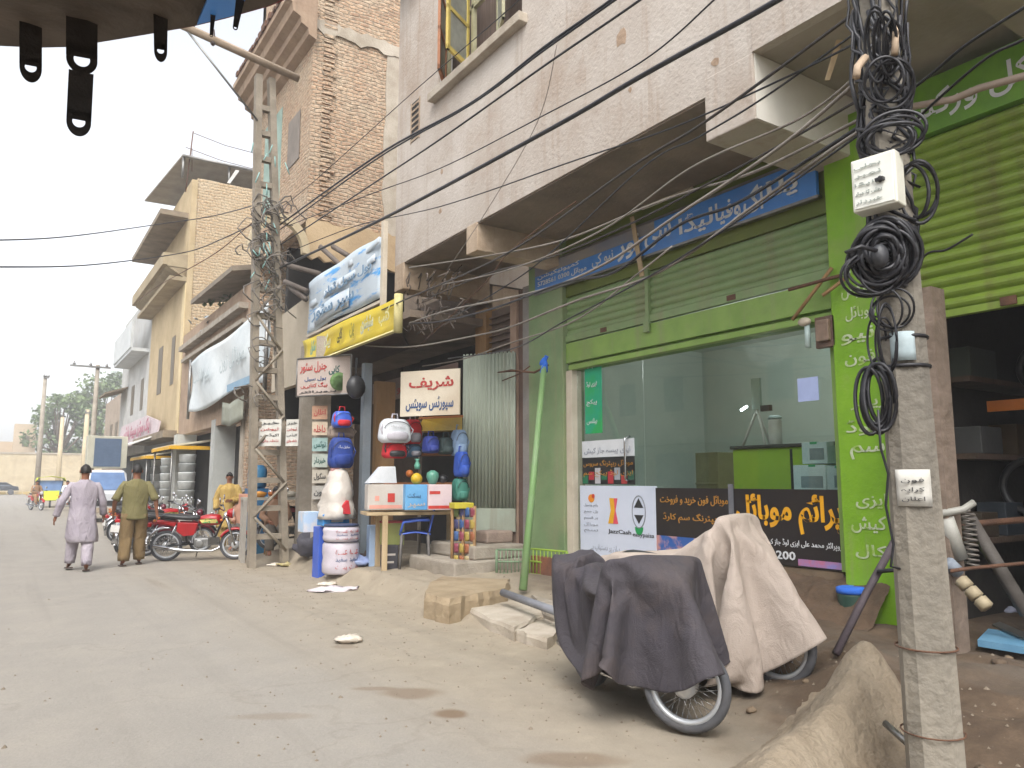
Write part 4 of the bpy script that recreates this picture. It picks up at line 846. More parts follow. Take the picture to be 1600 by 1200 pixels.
# ================================================================= low house behind the white banner (Y 19.1 .. 28)
lh = thing('low_house', (XO+1, 23, 0), 'low ruined roofed house with a sagging dark eave behind the white banner', 'building')
m = MB(); m.box(XO, XO+.3, 20.61, 30, 3.2, 6.9); m.box(XO+.3, 12, 29.7, 29.99, 0, 6.9); m.build('wall', mud, lh)
m = MB(); m.slab([(XO-.5, 20.7, 7.15), (XO-.5, 26.2, 7.3), (XO+2.5, 26.2, 7.95), (XO+2.5, 20.7, 7.8)], (0, 0, .14)); m.build('eave', pm('eave_grey', '857a6b', '6c6255', 2, .9, .5, 12), lh)
m = MB(); m.box(XO-.25, XO+.1, 20.8, 29.4, 6.2, 6.36); m.box(XO-.15, XO+.1, 20.8, 29.4, 5.8, 5.92); m.build('moulding', concrete, lh)
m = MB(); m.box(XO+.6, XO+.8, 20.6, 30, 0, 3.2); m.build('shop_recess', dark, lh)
m = MB(); m.box(XO-.02, XO+.6, 24.0, 24.5, 0, 3.4); m.build('pillar', pm('pillar_white', 'aeb0ac', '9fa19c', 1.5, .7, .2, 20, stain=.3), lh)
m = MB(); m.box(XO-.02, XO+.5, 20.7, 21, 0, 3.4); m.build('pillar', concrete_pale, lh)
# shrubs and rubble on that roof
for k, (px, py) in enumerate(((352, 470), (330, 510), (345, 505))):
    c_ = at(px, py, X=XO+.3); m = MB(); r = random.Random(k)
    for q in range(60):
        p = c_+V((r.gauss(0, .2), r.gauss(0, .35), r.gauss(0, .22))); u = V((r.uniform(-1, 1), r.uniform(-1, 1), r.uniform(-1, 1)))*.13; v = V((r.uniform(-1, 1), r.uniform(-1, 1), r.uniform(-1, 1)))*.1
        m.quad(p, p+u, p+u+v, p+v)
    tag(m.build('roof_scrap', pm('scrap_leaf' if k == 0 else 'scrap_grey', '4f6040' if k == 0 else '97a0a4', None, 6, .8)), ['dusty green weed tuft on the low roof', 'heap of pale rags on the low roof edge', 'grey rubbish caught on the low roof above the banner'][k], 'weeds' if k == 0 else 'rubbish')
# white banner
wbn = thing('white_banner', (4.95, 22.5, 3.8), 'very large dirty white banner stretched along the shops left of the ladder pole', 'banner')
m = MB(); ya, yb = 27.0, 18.0
m.grid(lambda u, v: (4.95+.10*sin(u*13+v*2)*sin(v*3.1), ya+(yb-ya)*u, 3.85-.12*sin(u*pi*2)*(1-v)+(1.62+.25*u+.06*sin(u*8))*v), 60, 14); m.build('cloth', banner_white, wbn, solid=.008)
lettering(urdu('موبائل زون'), pm('lettering_faint', 'a8b2b4', 'b2bbbc'), (4.8, 22.0, 4.5), (0, -1, 0), (0, 0, 1), 2.6, .55, wbn, bold=.01)
lettering(urdu('نیو لائٹ'), pm('lettering_faint', '7f9094'), (4.8, 25.6, 4.5), (0, -1, 0), (0, 0, 1), 2.2, .5, wbn, bold=.01)
m = MB(); m.box(4.83, 4.85, 18.8, 21.2, 3.92, 4.12); m.build('blue_patch', pm('patch_dull_blue', '6f93ad', '86a2b6', 1.2, .6, .1), wbn)
for yy in (ya, yb): m = MB(); m.tube([(4.95, yy, 3.6), (4.95, yy, 5.6)], .05, 6); m.build('pole', steel, wbn)
m = MB(); m.grid(lambda u, v: (5.0+.05*sin(u*7), 22.4-2.2*u, 3.15-.12*sin(u*pi)+.62*v), 12, 4); tag(m.build('grey_cloth', pm('cloth_greygreen', '9a9c8e', '87897b', 2, .9), solid=.01), 'small grey green cloth hung under the big white banner', 'cloth')

# ================================================================= second brick house (side wall Y 30)
b2 = thing('far_brick_house', (XO+2, 32, 0), 'tall pale brick house with two projecting balconies and sheet roofing further down the street', 'building')
m = MB(); m.box(XO+.2, 13, 30, 30.3, 0, 13.1); m.build('wall', brick_far, b2)
m = MB(); m.box(XO, XO+.21, 29.97, 38, 3.4, 13.0); m.build('front_wall', pm('far_render', 'b8a583', 'a79472', 1.2, .9, .4, 15, stain=.4, c3='857257'), b2)
m = MB(); m.box(XO-1.0, XO, 30.3, 38, 11.55, 11.75); m.build('canopy', pm('canopy_dark', '8b7d69', '6f6353', 2, .9), b2)
m = MB(); m.box(XO-.6, XO+.02, 30.0, 38.3, 9.0, 9.15); m.box(XO-.85, XO-.7, 30.0, 38.3, 9.55, 10.0); m.slab([(XO, 30.02, 9.15), (XO-.7, 30.02, 9.55), (XO-.7, 38.2, 9.55), (XO, 38.2, 9.15)], (0, 0, -.06)); m.box(XO-.7, XO, 29.98, 30.1, 9.5, 10.0); m.build('balcony', pm('balcony', 'a39478', '8d7f66', 1.6, .9, .3, 15, stain=.3), b2)
each('window', pm('window_dim', '6d6252', '5a5144', 2, .6), b2, ((XO-.02, XO, 31.6, 32.3, 5.3, 7.2), (XO-.02, XO, 34.4, 35.4, 5.2, 7.2)))
m = MB(); m.box(XO-.03, XO+.15, 30.0, 30.5, 3.3, 8.95); m.build('downpipe_pier', pm('pier_cream', 'cdbb93', 'c0ad85', 1.5, .8), b2)
m = MB(); m.box(XO-.5, XO+.3, 30.1, 38, 3.15, 3.4); m.build('ledge', pm('canopy_dark', '8b7d69'), b2)
m = MB(); m.box(XO+.9, XO+1.0, 30.0, 38, 0, 3.2); m.build('shop_recess', pm('recess_slate', '3c4040', '2e3131', 2, .9), b2)
m = MB(); m.box(XO-.2, XO+.45, 29.0, 29.6, 0, 3.2); m.build('pillar', pm('pillar_white', 'aeb0ac'), b2)
# sheet roof shelter and fence wire on top
rs_ = thing('rooftop_shelter', (XO, 30, 13.1), 'tilted sheet roof shelter on the roof of the far brick house', 'shelter')
q = [at(288, 240, Y=30.5), at(385, 270, Y=30.5), at(385, 278, Y=30.3), at(262, 298, Y=31)]
m = MB(); m.slab([(XO-.35, 30.2, 13.95), (XO-1.0, 35.0, 13.5), (XO+3.2, 35.0, 13.6), (XO+3.2, 30.2, 13.95)], (0, 0, .06)); m.build('sheet', pm('sheet_grey', '9d968a', '857e72', 2, .6, .2), rs_)
for x in (XO-.3, XO+1.4, XO+3.1): m = MB(); m.tube([(x, 30.3, 13.1), (x, 30.3, 13.95)], .05, 6); m.build('post', steel, rs_)
m = MB(); m.tube([(XO-.35, 30.15, 13.93), (XO+3.2, 30.15, 13.93)], .05, 6); m.build('rail', steel, rs_)
for q_ in ([(XO+1.3, 30.12, 13.2), (XO+1.42, 30.12, 13.2), (XO+1.75, 30.12, 13.8), (XO+1.6, 30.12, 13.8)], [(XO+3.0, 30.12, 13.2), (XO+3.2, 30.12, 13.15), (XO+3.6, 30.12, 13.7), (XO+3.4, 30.12, 13.75)]): m = MB(); m.slab(q_, (0, .03, 0)); m.build('white_strut', white_paint, rs_)
wf_ = thing('rooftop_wires', (XO, 30.4, 13.2), 'thin barbed wires on a post above the far roof', 'wire fence')
m = MB(); pt = at(302, 205, Y=30.4); m.tube([at(290, 300, Y=30.4), pt], .025, 5)
for (p, q) in (((303, 208), (400, 240)), ((290, 230), (400, 265)), ((300, 232), (300, 268))): m.tube([at(*p, Y=30.4), at((p[0]+q[0])/2, (p[1]+q[1])/2+3, Y=30.4), at(*q, Y=30.4)], .014, 4)
m.build('wire', rust, wf_)
# ================================================================= grey white house beyond, and more of the row
b3 = thing('grey_white_house', (XO+2, 40, 0), 'narrow grey white house with a projecting balcony at the end of the row', 'building')
m = MB(); m.box(XO, 13, 38.01, 48, 2.9, 10.4); m.build('wall', pm('greywhite', 'b7b7b4', 'a5a5a2', 1.2, .9, .3, 15, stain=.3), b3)
m = MB(); m.box(XO-.75, XO, 38.3, 45, 7.5, 7.65); m.box(XO-.8, XO-.7, 38.3, 45, 7.65, 8.9); m.build('balcony', pm('balcony_white', 'c3c6c6', 'b0b4b4', 2, .8), b3)
m = MB(); m.slab([(XO-1.1, 45, 6.1), (XO, 45, 6.5), (XO, 48, 6.5), (XO-1.1, 48, 6.1)], (0, 0, .08)); m.build('eave', pm('canopy_dark', '8b7d69'), b3)
each('window', pm('window_dim', '6d6252'), b3, ((XO-.02, XO, 39.4, 40.2, 4.9, 6.4), (XO-.02, XO, 42.5, 43.5, 4.9, 6.4)))
m = MB(); m.box(XO+.3, 13, 38.01, 48, 0, 2.89); m.build('shop_recess', pm('recess_slate', '3c4040'), b3)
pk = thing('pink_banner', (XO-.3, 40, 3), 'pale banner with pink red script and a white awning lip on the grey white house', 'banner')
m = MB(); m.slab([(XO-.35, 32.5, 3.3), (XO-.35, 45, 3.1), (XO-.2, 45, 4.4), (XO-.2, 36.5, 4.4), (XO-.25, 32.6, 3.9)], (.05, 0, 0)); m.build('cloth', pm('pk_cloth', 'b9acae', 'a89a9d', .8, .7, .1), pk)
lettering(urdu('پاک موٹرز سپیئر پارٹس'), pm('lettering_pink', '9c5263', 'a86878'), (XO-.37, 42.8, 3.45), (0, -1, 0), (0, 0, 1), 8.5, .75, pk, bold=.03)
m = MB(); m.slab([(XO-.4, 32.5, 3.3), (XO-1.2, 33.5, 2.95), (XO-1.2, 45, 2.95), (XO-.4, 45, 3.3)], (0, 0, .05)); m.build('awning_lip', white_paint, pk)
b4 = thing('end_house', (XO+3, 52, 0), 'plain brown house closing the row before the trees', 'building')
m = MB(); m.box(XO+.4, 13, 48.1, 60, 0, 6.9); m.build('wall', pm('far_brown', 'a09182', '8c7e70', 1, .9, .2), b4)
each('window', pm('window_dim', '6d6252'), b4, [(XO+.38, XO+.4, 49.5+k*2.8, 50.8+k*2.8, 3.6, 5.2) for k in range(3)])

# yellow edged awnings
def awning(y0, y1, x0, z, label):
    t = thing('awning', (x0+.8, (y0+y1)/2, z), label, 'awning', 'yellow edged awnings'); m = MB(); m.slab([(x0, y0, z), (x0, y1, z), (XF-.8, y1, z+.25), (XF-.8, y0, z+.25)], (0, 0, .06)); m.build('canopy', pm('awning_cream', 'd3ccb4', 'c2bba3', 2, .8), t)
    m = MB(); m.box(x0-.03, x0-.004, y0, y1, z-.08, z+.03); m.box(x0, XF-1, y0-.03, y0-.004, z-.08, z+.04); m.build('valance', pm('awning_yellow', 'd9a813', 'cc9a0c', 3, .6), t)
    for yy in (y0+.1, y1-.1): m = MB(); m.tube([(x0+.08, yy, 0), (x0+.08, yy, z)], .03, 6); m.build('post', steel, t)
awning(26.6, 30.2, 4.4, 2.66, 'cream awning with a bright yellow edge, the nearer of the two')
awning(32.5, 36.5, 4.5, 2.5, 'cream awning with a dull yellow edge, the farther of the two')
# stacks of white water coolers / drums under the awnings
for k, (px, py, X) in enumerate(((262, 700, 5.2), (284, 700, 5.3), (292, 705, 5.0), (246, 705, 5.3))):
    c_ = at(px, 740, X=X); t = thing('white_stack', (c_.x, c_.y, .1), ['stack of white round tubs under the yellow awning, left stack', 'tall stack of white round tubs under the yellow awning beside the white pillar', 'stack of white tubs closest to the white pillar', 'shorter grey white stack at the far end of the awning'][k], 'stack of tubs', 'stacks of white tubs')
    for q in range(8):
        m = MB(); z = .12+q*.29; m.lathe([(.20, z), (.25, z+.02), (.27, z+.24), (.28, z+.27), (.22, z+.285)], (c_.x, c_.y, 0), 'z', 14); m.build('tub', pm('tub_white' if q % 3 else 'tub_grey', 'bfc2c0' if q % 3 else '9a9d9b', None, 4, .5), t)

# ================================================================= end of the street
ew = thing('boundary_wall', (0, 112, 0), 'long cream boundary wall closing the street in the distance', 'wall')
m = MB(); m.box(-60, 40, 112, 112.5, -.2, 4.9); m.build('wall_face', cream_wall, ew)
m = MB(); m.box(-60, 40, 111.9, 112.6, 4.9, 5.1); m.build('coping', concrete_pale, ew)
m = MB()
for k in range(60):
    m.box(-30+k*.8, -29.3+k*.8, 108.6, 109, 0, .32)
tag(m.build('kerb', pm('kerb_yellow', 'b8a062', '8f8c84', .8, .8, 0, contrast=(.45, .55))), kind='structure')
hb = thing('sandy_house', (2.2, 125, 0), 'flat roofed sandy house rising behind the far wall at the left', 'building')
c_ = at(23, 662, Y=122); d_ = at(58, 662, Y=122)
m = MB(); m.box(c_.x, d_.x, 122, 130, 0, c_.z); m.box(-14, c_.x-.01, 124, 130, 0, at(10, 690, Y=124).z); m.build('wall', pm('sandy', 'c2b098', 'b4a188', .6, .9, .1), hb)
each('window', pm('window_dim', '6d6252'), hb, ((c_.x+1, c_.x+1.8, 121.95, 122, 6.2, 7.6), (c_.x+2.6, c_.x+3.3, 121.95, 122, 6.2, 7.6)))
leafm = [pm('leaf_a', '66784a', '75875a', .8, .8, 0), pm('leaf_b', '576a45', '687a52', .8, .8, 0)]
def tree(px0, px1, pytop, Y, label, seed, n=2600):
    a = at(px0, pytop, Y=Y); b_ = at(px1, pytop, Y=Y); r = random.Random(seed); H = a.z; cx = (a.x+b_.x)/2; w = (b_.x-a.x)/2
    t = thing('tree', (cx, Y, 0), label, 'tree', 'trees beyond the boundary wall')
    m = MB(); m.tube([(cx, Y, -.2), (cx+.2, Y, H*.3), (cx-.1, Y, H*.55), (cx+.3, Y, H*.85)], [.45, .35, .22, .05], 8)
    cl = []
    for k in range(34):
        an = r.uniform(0, 2*pi); rr = r.uniform(.15, 1)**.6; z = r.uniform(.25, .9); ww = w*(1-abs(z-.52)*1.1)
        c0 = V((cx+cos(an)*rr*ww, Y+sin(an)*rr*ww*.9, z*H)); cl.append((c0, r.uniform(.26, .42)*w))
        m.tube([(cx, Y, H*.3+.15*H*r.random()), V((cx, Y, H*.3)).lerp(c0, .6), c0], [.16, .1, .03], 5)
    m.build('trunk', pm('bark', '6b5b49', '584a3b', 4, .9, .4), t)
    for q in (0, 1):
        m = MB()
        for (c0, rad) in cl[q::2]:
            for k in range(n//30):
                d = V((r.gauss(0, 1), r.gauss(0, 1), r.gauss(0, 1))).normalized()*rad*(r.random()**.35); d.z *= .75
                p = c0+d; s = r.uniform(.35, .8); u = V((r.uniform(-1, 1), r.uniform(-1, 1), r.uniform(-.6, .6))).normalized()*s; v = u.cross(V((r.uniform(-1, 1), r.uniform(-1, 1), r.uniform(-1, 1)))).normalized()*s*.6
                m.quad(p-u*.5, p-v*.5, p+u*.5, p+v*.5)
        m.build('crown', leafm[q], t)
tree(98, 216, 562, 124, 'big dusty green tree beyond the boundary wall, the tallest one', 3, 4200)
tree(48, 150, 604, 120, 'lower dusty green tree left of the tallest tree', 4, 2600)
tree(150, 235, 640, 118, 'round green tree just behind the end of the shop row', 5, 2600)
# distant poles
def far_pole(px, ptop, Y, r, label, bar=None, mt=None):
    p = at(px, ptop, Y=Y); t = thing('utility_pole', (p.x, Y, 0), label, 'utility pole', 'distant utility poles')
    m = MB(); m.tube([(p.x, Y, -.1), (p.x, Y, p.z)], [r*1.3, r*.8], 8); m.build('shaft', mt or concrete, t)
    if bar:
        a = at(bar[0], bar[2], Y=Y); b_ = at(bar[1], bar[2], Y=Y); m = MB(); m.box(a.x, b_.x, Y-.2, Y-.08, a.z-.05, a.z+.05)
        for k in range(3):
            x = a.x+(b_.x-a.x)*(.1+.4*k); m.lathe([(.05, 0), (.09, .06), (.05, .12), (.03, .2)], (x, Y-.14, a.z+.05), 'z', 8)
        m.build('crossarm', steel, t)
far_pole(153, 570, 48, .13, 'distant lattice grey pole with a long flat crossarm in front of the trees', (109, 173, 571))
far_pole(71, 588, 68, .16, 'tall thin distant pole at the far left of the street', (68, 77, 590))
far_pole(98, 652, 85, .2, 'short cream concrete pole between the two tall ones', None, cream_wall)
far_pole(137, 640, 78, .22, 'cream concrete pole in front of the tall tree', (132, 150, 645), cream_wall)

# ================================================================= buildings on the other side of the street (seen only as reflections)
for k, (y0, y1, h, c0) in enumerate(((-9, 1.5, 7.5, 'b59c7c'), (1.6, 9, 5.6, 'a7a39a'), (9.1, 19, 8.5, 'ae8f6c'), (19.1, 34, 6.5, 'b3aa98'))):
    t = thing('opposite_building', (-9.5, (y0+y1)/2, 0), ['sandy two storey house across the street', 'low grey shop row across the street', 'tall brick coloured house across the street', 'long pale building across the street'][k], 'building', None)
    m = MB(); m.box(-13, -7.5, y0, y1, -.2, h); m.build('wall', pm('opp_'+c0, c0, None, 1, .9, .3), t)
    nn = int((y1-y0-.4)//2.6)
    each('shutter', pm('opp_shut', '6b7580', '4f5963', .8, .6), t, [(-7.52, -7.49, y0+.6+2.6*q, y0+2.5+2.6*q, .2, 2.6) for q in range(nn)])
    if h > 6: each('window', dark, t, [(-7.52, -7.49, y0+1+2.6*q, y0+2+2.6*q, 4.2, 5.5) for q in range(nn)])
    m = MB(); m.box(-7.5, -6.7, y0+.1, y1-.1, 2.9, 3.05); m.build('canopy', concrete, t)

# ================================================================= dusty air
hz = MB(); hz.box(-330, 330, -130, 430, -1.4, 24)
hm = bpy.data.materials.new('dusty_air'); hm.use_nodes = True; hn = hm.node_tree; hn.nodes.clear(); ho = hn.nodes.new('ShaderNodeOutputMaterial'); hv = hn.nodes.new('ShaderNodeVolumePrincipled')
hv.inputs['Color'].default_value = (.98, .98, .98, 1); hv.inputs['Density'].default_value = .0025; hn.links.new(hv.outputs[0], ho.inputs['Volume'])
tag(hz.build('haze', hm), kind='stuff')
# ================================================================= near electric pole
ep = thing('electric_pole', (4.07, 2.08, 0), 'thick grey concrete electric pole in the right foreground wrapped in black cables', 'electric pole')
Yp = 2.08
def pole_c(py): return at(1368+(1462-1368)*py/1200, py, Y=Yp)
m = MB(); rings = []
for py in (1290, 1000, 700, 400, 100, -400, -1200):
    if py >= -100: c_ = pole_c(py)
    else: c_ = pole_c(-100)+V((pole_c(-100)-pole_c(1290)).normalized())*((-100-py)/1190*4.2)
    w_ = .120-.048*(c_.z/5.5); w_ = max(.07, w_); ring = []
    for (u, v) in ((1, .55), (.55, 1), (-.55, 1), (-1, .55), (-1, -.55), (-.55, -1), (.55, -1), (1, -.55)):
        a = R(38); ring.append(c_+V((w_*(u*cos(a)-v*sin(a)), w_*(u*sin(a)+v*cos(a)), 0)))
    rings.append(ring)
m.loft(rings, True, False); m.build('shaft', pm('pole_concrete', '8f887b', '6b665d', 2.2, .9, .7, 22, stain=.6, c3='55524c', stretch=(1, 1, .35)), ep)
def band(py, r, mt, name, h=.01):
    c_ = pole_c(py); m = MB(); m.torus(c_, r, h, 'z', 20, 6); return m.build(name, mt, ep)
band(1142, .139, rust, 'strap', .004); band(1010, .136, rust, 'strap', .005); band(530, .112, black_cable, 'strap'); band(575, .115, black_cable, 'strap')
def flat_paper(py0, py1, w_, mt, name='poster'):
    c0, c1 = pole_c(py0), pole_c(py1); n = V((CM.translation.x-c1.x, CM.translation.y-c1.y, 0)).normalized(); rt = V((-n.y, n.x, 0)); off = n*.124
    m = MB(); m.grid(lambda u, v: c1.lerp(c0, v)+off+rt*(w_*(u-.5))-n*(.022*(2*u-1)**2), 8, 3); o = m.build(name, mt, ep, solid=.002); return o, c1+off, n, rt
o, b0_, n, rt = flat_paper(734, 790, .15, paper)
for k in range(3): lettering(urdu(['اعلان', 'کرایہ', 'فون'][k]), text_black, b0_+n*.006-rt*.055+V((0, 0, .02+.045*k)), rt, (0, 0, 1), .10, .026, o)
flat_paper(524, 568, .11, pm('paper_blue', 'a9b7ba', '97a6aa', 8, .8, .1))
# meter box
bx = thing('meter_box', (3.9, 2.2, 2.95), 'cream white electric meter box strapped high on the concrete pole', 'meter box')
q0 = at(1333, 333, D=3.82); q1 = at(1333, 258, D=3.82); dd = V((0, -1, 0)); dd = (at(1396, 236, X=q1.x+.03)-q1); dd.z = 0; wd = .215; dd.normalize()
h_ = .27; n_ = V((0, 0, 1)).cross(dd); n_ = V((dd.y, -dd.x, 0)); 
if n_.dot(CM.translation-q0) < 0: n_ = -n_
bk_ = -n_*.11; o_ = V((q0.x, q0.y, q0.z))
m = MB(); m.slab([o_, o_+dd*wd, o_+dd*wd+V((0, 0, h_)), o_+V((0, 0, h_))], bk_); m.build('body', pm('box_cream', 'd9d8cc', 'c9c7b8', 3, .5, .05, 30, stain=.3, c3='9a9078'), bx, bevel=.008)
m = MB(); e = .012; f0 = o_+n_*.006; m.slab([f0+dd*e+V((0, 0, e)), f0+dd*(wd-e)+V((0, 0, e)), f0+dd*(wd-e)+V((0, 0, h_-e)), f0+dd*e+V((0, 0, h_-e))], bk_*.05); lid = m.build('lid', pm('box_white', 'dedfd8', 'd2d3ca', 4, .45, .03), bx, bevel=.003)
for k in range(5): lettering(urdu(['خبردار', 'بجلی کا میٹر', 'واپڈا', 'نمبر', 'بجلی'][k]), pm('lettering_faint2', '9aa29c', '8e9690'), f0+n_*.004+dd*.02+V((0, 0, .03+.045*k)), dd, (0, 0, 1), .13, .022, lid)
m = MB(); hc = f0+dd*.145+V((0, 0, .13)); m.ell(hc+n_*.01, .012, .012, .018, 8, 6); m.box(hc.x-.02, hc.x+.02, hc.y-.02, hc.y+.02, hc.z-.008, hc.z+.008); m.build('latch', black_plastic, lid)
# black cable bundle, coils and hanging loops
cb = thing('cable_bundle', (4.0, 2.1, 2.2), 'thick tangle of black cables and coils tied round the concrete pole', 'cable bundle')
r = random.Random(4)
for k in range(34):
    m = MB(); pts = []
    ph = r.uniform(0, 6.28); rad = r.uniform(.08, .14); p0y = r.uniform(-60, 60); p1y = r.uniform(190, 460)
    for q in range(16):
        t = q/15; c_ = pole_c(p0y+(p1y-p0y)*t); a = ph+t*r.uniform(.5, 3); pts.append(c_+V((cos(a)*rad, sin(a)*rad, 0))+V((r.gauss(0, .008), r.gauss(0, .008), 0)))
    m.tube(pts, r.uniform(.007, .013), 5); m.build('cable', black_cable, cb)
def coil(cx, cy, rx, rz, n, D, thick=.009, jit=.012, name='coil', mt=None):
    m = MB(); c_ = at(cx, cy, D=D); fw = (c_-CM.translation).normalized(); rt = fw.cross(V((0, 0, 1))).normalized(); up = rt.cross(fw)
    for k in range(n):
        a0 = r.uniform(0, 6.28); sx = r.uniform(.75, 1.08); sz = r.uniform(.75, 1.08); oc = c_+rt*r.gauss(0, jit)+up*r.gauss(0, jit)+fw*r.gauss(0, jit*1.5)
        pts = [oc+rt*(rx*sx*cos(a))+up*(rz*sz*sin(a))+fw*(.02*sin(2*a+a0)) for a in [2*pi*q/26 for q in range(26)]]
        m.tube(pts, thick, 5, closed=True)
    return m.build(name, mt or black_cable, cb)
coil(1383, 398, .125, .155, 26, 3.78, .011, .02); coil(1383, 398, .07, .09, 16, 3.76, .011, .015); coil(1370, 425, .13, .12, 6, 3.78, .008, .03)
coil(1432, 300, .085, .15, 3, 3.8, .010, .008); coil(1398, 130, .10, .12, 5, 3.8, .008, .03); coil(1392, 215, .13, .09, 6, 3.8, .009, .03); coil(1378, 70, .05, .16, 6, 3.8, .008, .02)
coil(1368, 620, .07, .17, 9, 3.83, .010, .018); coil(1375, 530, .05, .16, 4, 3.8, .006, .02); coil(1390, 480, .08, .1, 4, 3.8, .006, .03)
m = MB(); c_ = at(1375, 400, D=3.72); m.ell(c_, .045, .04, .06, 10, 8); m.build('junction', pm('junction_grey', '3c3d41', '303134', 6, .5, .1), cb)
m = MB(); m.tube([at(1352, 90, D=3.8), at(1340, 105, D=3.75), at(1338, 120, D=3.72)], .02, 6); m.tube([at(1400, 40, D=3.8), at(1398, 85, D=3.75)], .018, 6); m.build('splice', pm('splice_tan', 'b09c86', '9a866f'), cb)
lp = MB(); lp2 = MB(); lp.tube([at(*p, D=3.7) for p in ((1372, 640), (1376, 700), (1388, 740), (1384, 790), (1396, 850), (1392, 885), (1412, 890))], .007, 6); lp2.tube([at(*p, D=3.7) for p in ((1330, 400), (1322, 395), (1345, 385), (1370, 392))], .012, 6); lp.build('hanging_cable', black_cable, cb); lp2.build('cable_end', black_cable, cb)
# leaning iron rod and short dangling pipes
rod = thing('leaning_rod', (4.6, 2.9, .3), 'dark iron rod leaning on the lime pillar beside the electric pole', 'rod')
m = MB(); m.tube([at(1306, 1022, D=5.3), at(1352, 930, D=5.5), at(1402, 838, D=5.6)], .028, 7); m.build('bar', pm('rod_dark', '4b4146', '3c3438', 5, .7, .2), rod)
m = MB(); m.tube([at(1370, 893, D=5.5), at(1430, 888, D=5.4), at(1485, 893, D=5.3)], .016, 6); m.build('cross_wire', black_cable, rod)
for k, (a, b_, lb) in enumerate((((1420, 1082), (1426, 1150), 'grey metal pipe stub standing against the foot of the electric pole'), ((1383, 1130), (1422, 1165), 'flat grey metal offcut lying on the soil beside the pole foot'))):
    p = at(*a, D=4.1); q = at(*b_, D=3.9); m = MB(); m.tube([p, q], .018, 8); tag(m.build('metal_offcut', steel), lb, 'metal scrap')

# ================================================================= ladder shaped power pole (Y 14.3)
lpz = thing('ladder_pole', (4.15, 14.3, 0), 'tall ladder shaped concrete power pole tangled with wires between the two brick fronts', 'power pole')
def lw(z): return .30-.019*z
def lc(z): return 4.13-.047*z   # the pole leans a little towards the road
m = MB()
for s_ in (-1, 1):
    rings = [[V((lc(z)+s_*lw(z)+dx_, 14.3+dy, z)) for dx_, dy in ((-.06, -.09), (.06, -.09), (.06, .09), (-.06, .09))] for z in (-.1, 4, 9.35)]; m.loft(rings, True, False)
m.build('leg', pm('ladder_concrete', '958b7c', '786f61', 2.5, .9, .6, 20, stain=.4, c3='6f6557'), lpz)
for k in range(17):
    z = .5+k*.51; m = MB(); m.box(lc(z)-lw(z)+.05, lc(z)+lw(z)-.05, 14.24, 14.36, z, z+.1); m.build('rung', pm('ladder_concrete', 'a19685'), lpz)
m = MB()
for k in range(9):
    z = .3+k*.62; m.tube([(lc(z)-lw(z), 14.2, z), (lc(z)+lw(z), 14.2, z+.6)] if k % 2 else [(lc(z)+lw(z), 14.2, z), (lc(z)-lw(z), 14.2, z+.6)], .028, 5)
m.build('brace', pm('ladder_concrete', 'a19685'), lpz)
a = at(268, 32, Y=14.1); b_ = at(467, 123, Y=14.1); m = MB(); m.tube([a, b_], .085, 4); m.build('crossarm', pm('arm_tan', '9c8b78', '84745f', 3, .8, .3), lpz)
m = MB(); m.tube([at(290, 45, Y=14.1), at(402, 188, Y=14.2)], .02, 6); m.build('stay_rod', steel, lpz)
m = MB()
for px, py in ((333, 62), (300, 40)):
    c_ = at(px, py, Y=14.1); m.lathe([(.02, -.12), (.05, -.08), (.035, -.02), (.06, .02), (.035, .08), (.02, .2)], c_, 'z', 8)
m.build('insulator', pm('insulator', '4a3b35', '3a2e2a', 4, .3), lpz)
m = MB(); r = random.Random(9)
for k in range(64):
    z0 = r.uniform(4.6, 6.8) if k < 55 else r.uniform(3, 4.6); c_ = V((3.88+r.gauss(0, .2), 14.12+r.gauss(0, .08), z0)); s_ = r.uniform(.06, .24)
    pts = [c_+V((s_*cos(a)*r.uniform(.7, 1.2), .06*sin(3*a), s_*sin(a)*r.uniform(.6, 1.2))) for a in [2*pi*q/9 for q in range(8)]]
    m.tube(pts, r.uniform(.008, .016), 4)
m.build('wire_tangle', pm('tangle', '7a736a', '57524c', 6, .7), lpz)
for k in range(22):
    c_ = V((3.82+r.gauss(0, .17), 14.1, r.choice([r.uniform(6.2, 8.2), r.uniform(5.2, 6.2)]))); m = MB(); m.tube([c_, c_+V((r.uniform(-.1, .1), -.03, -r.uniform(.1, .25)))], .012, 4); m.build('spacer', pm('spacer_teal', '6f9c93', '8fb0ac', 5, .5), lpz)
for k, (px0, px1, lb) in enumerate(((403, 440, 'left'), (446, 467, 'right'))):
    a = at(px0, 697, D=14.0); b_ = at(px1, 655, D=14.0); rt = V((b_.x-a.x, b_.y-a.y, 0)); w_ = rt.length
    sign_board('pole_poster', V((a.x, a.y, a.z)), rt, w_, b_.z-a.z, paper, 'white printed paper poster on the ladder pole, %s one' % lb, [(t_, text_black if q % 2 else text_red, .1, .12+.22*q, .8, .13) for q, t_ in enumerate(['داخلہ جاری', 'اکیڈمی', 'ٹیوشن', 'خبر'])], 'paper posters on the ladder pole')

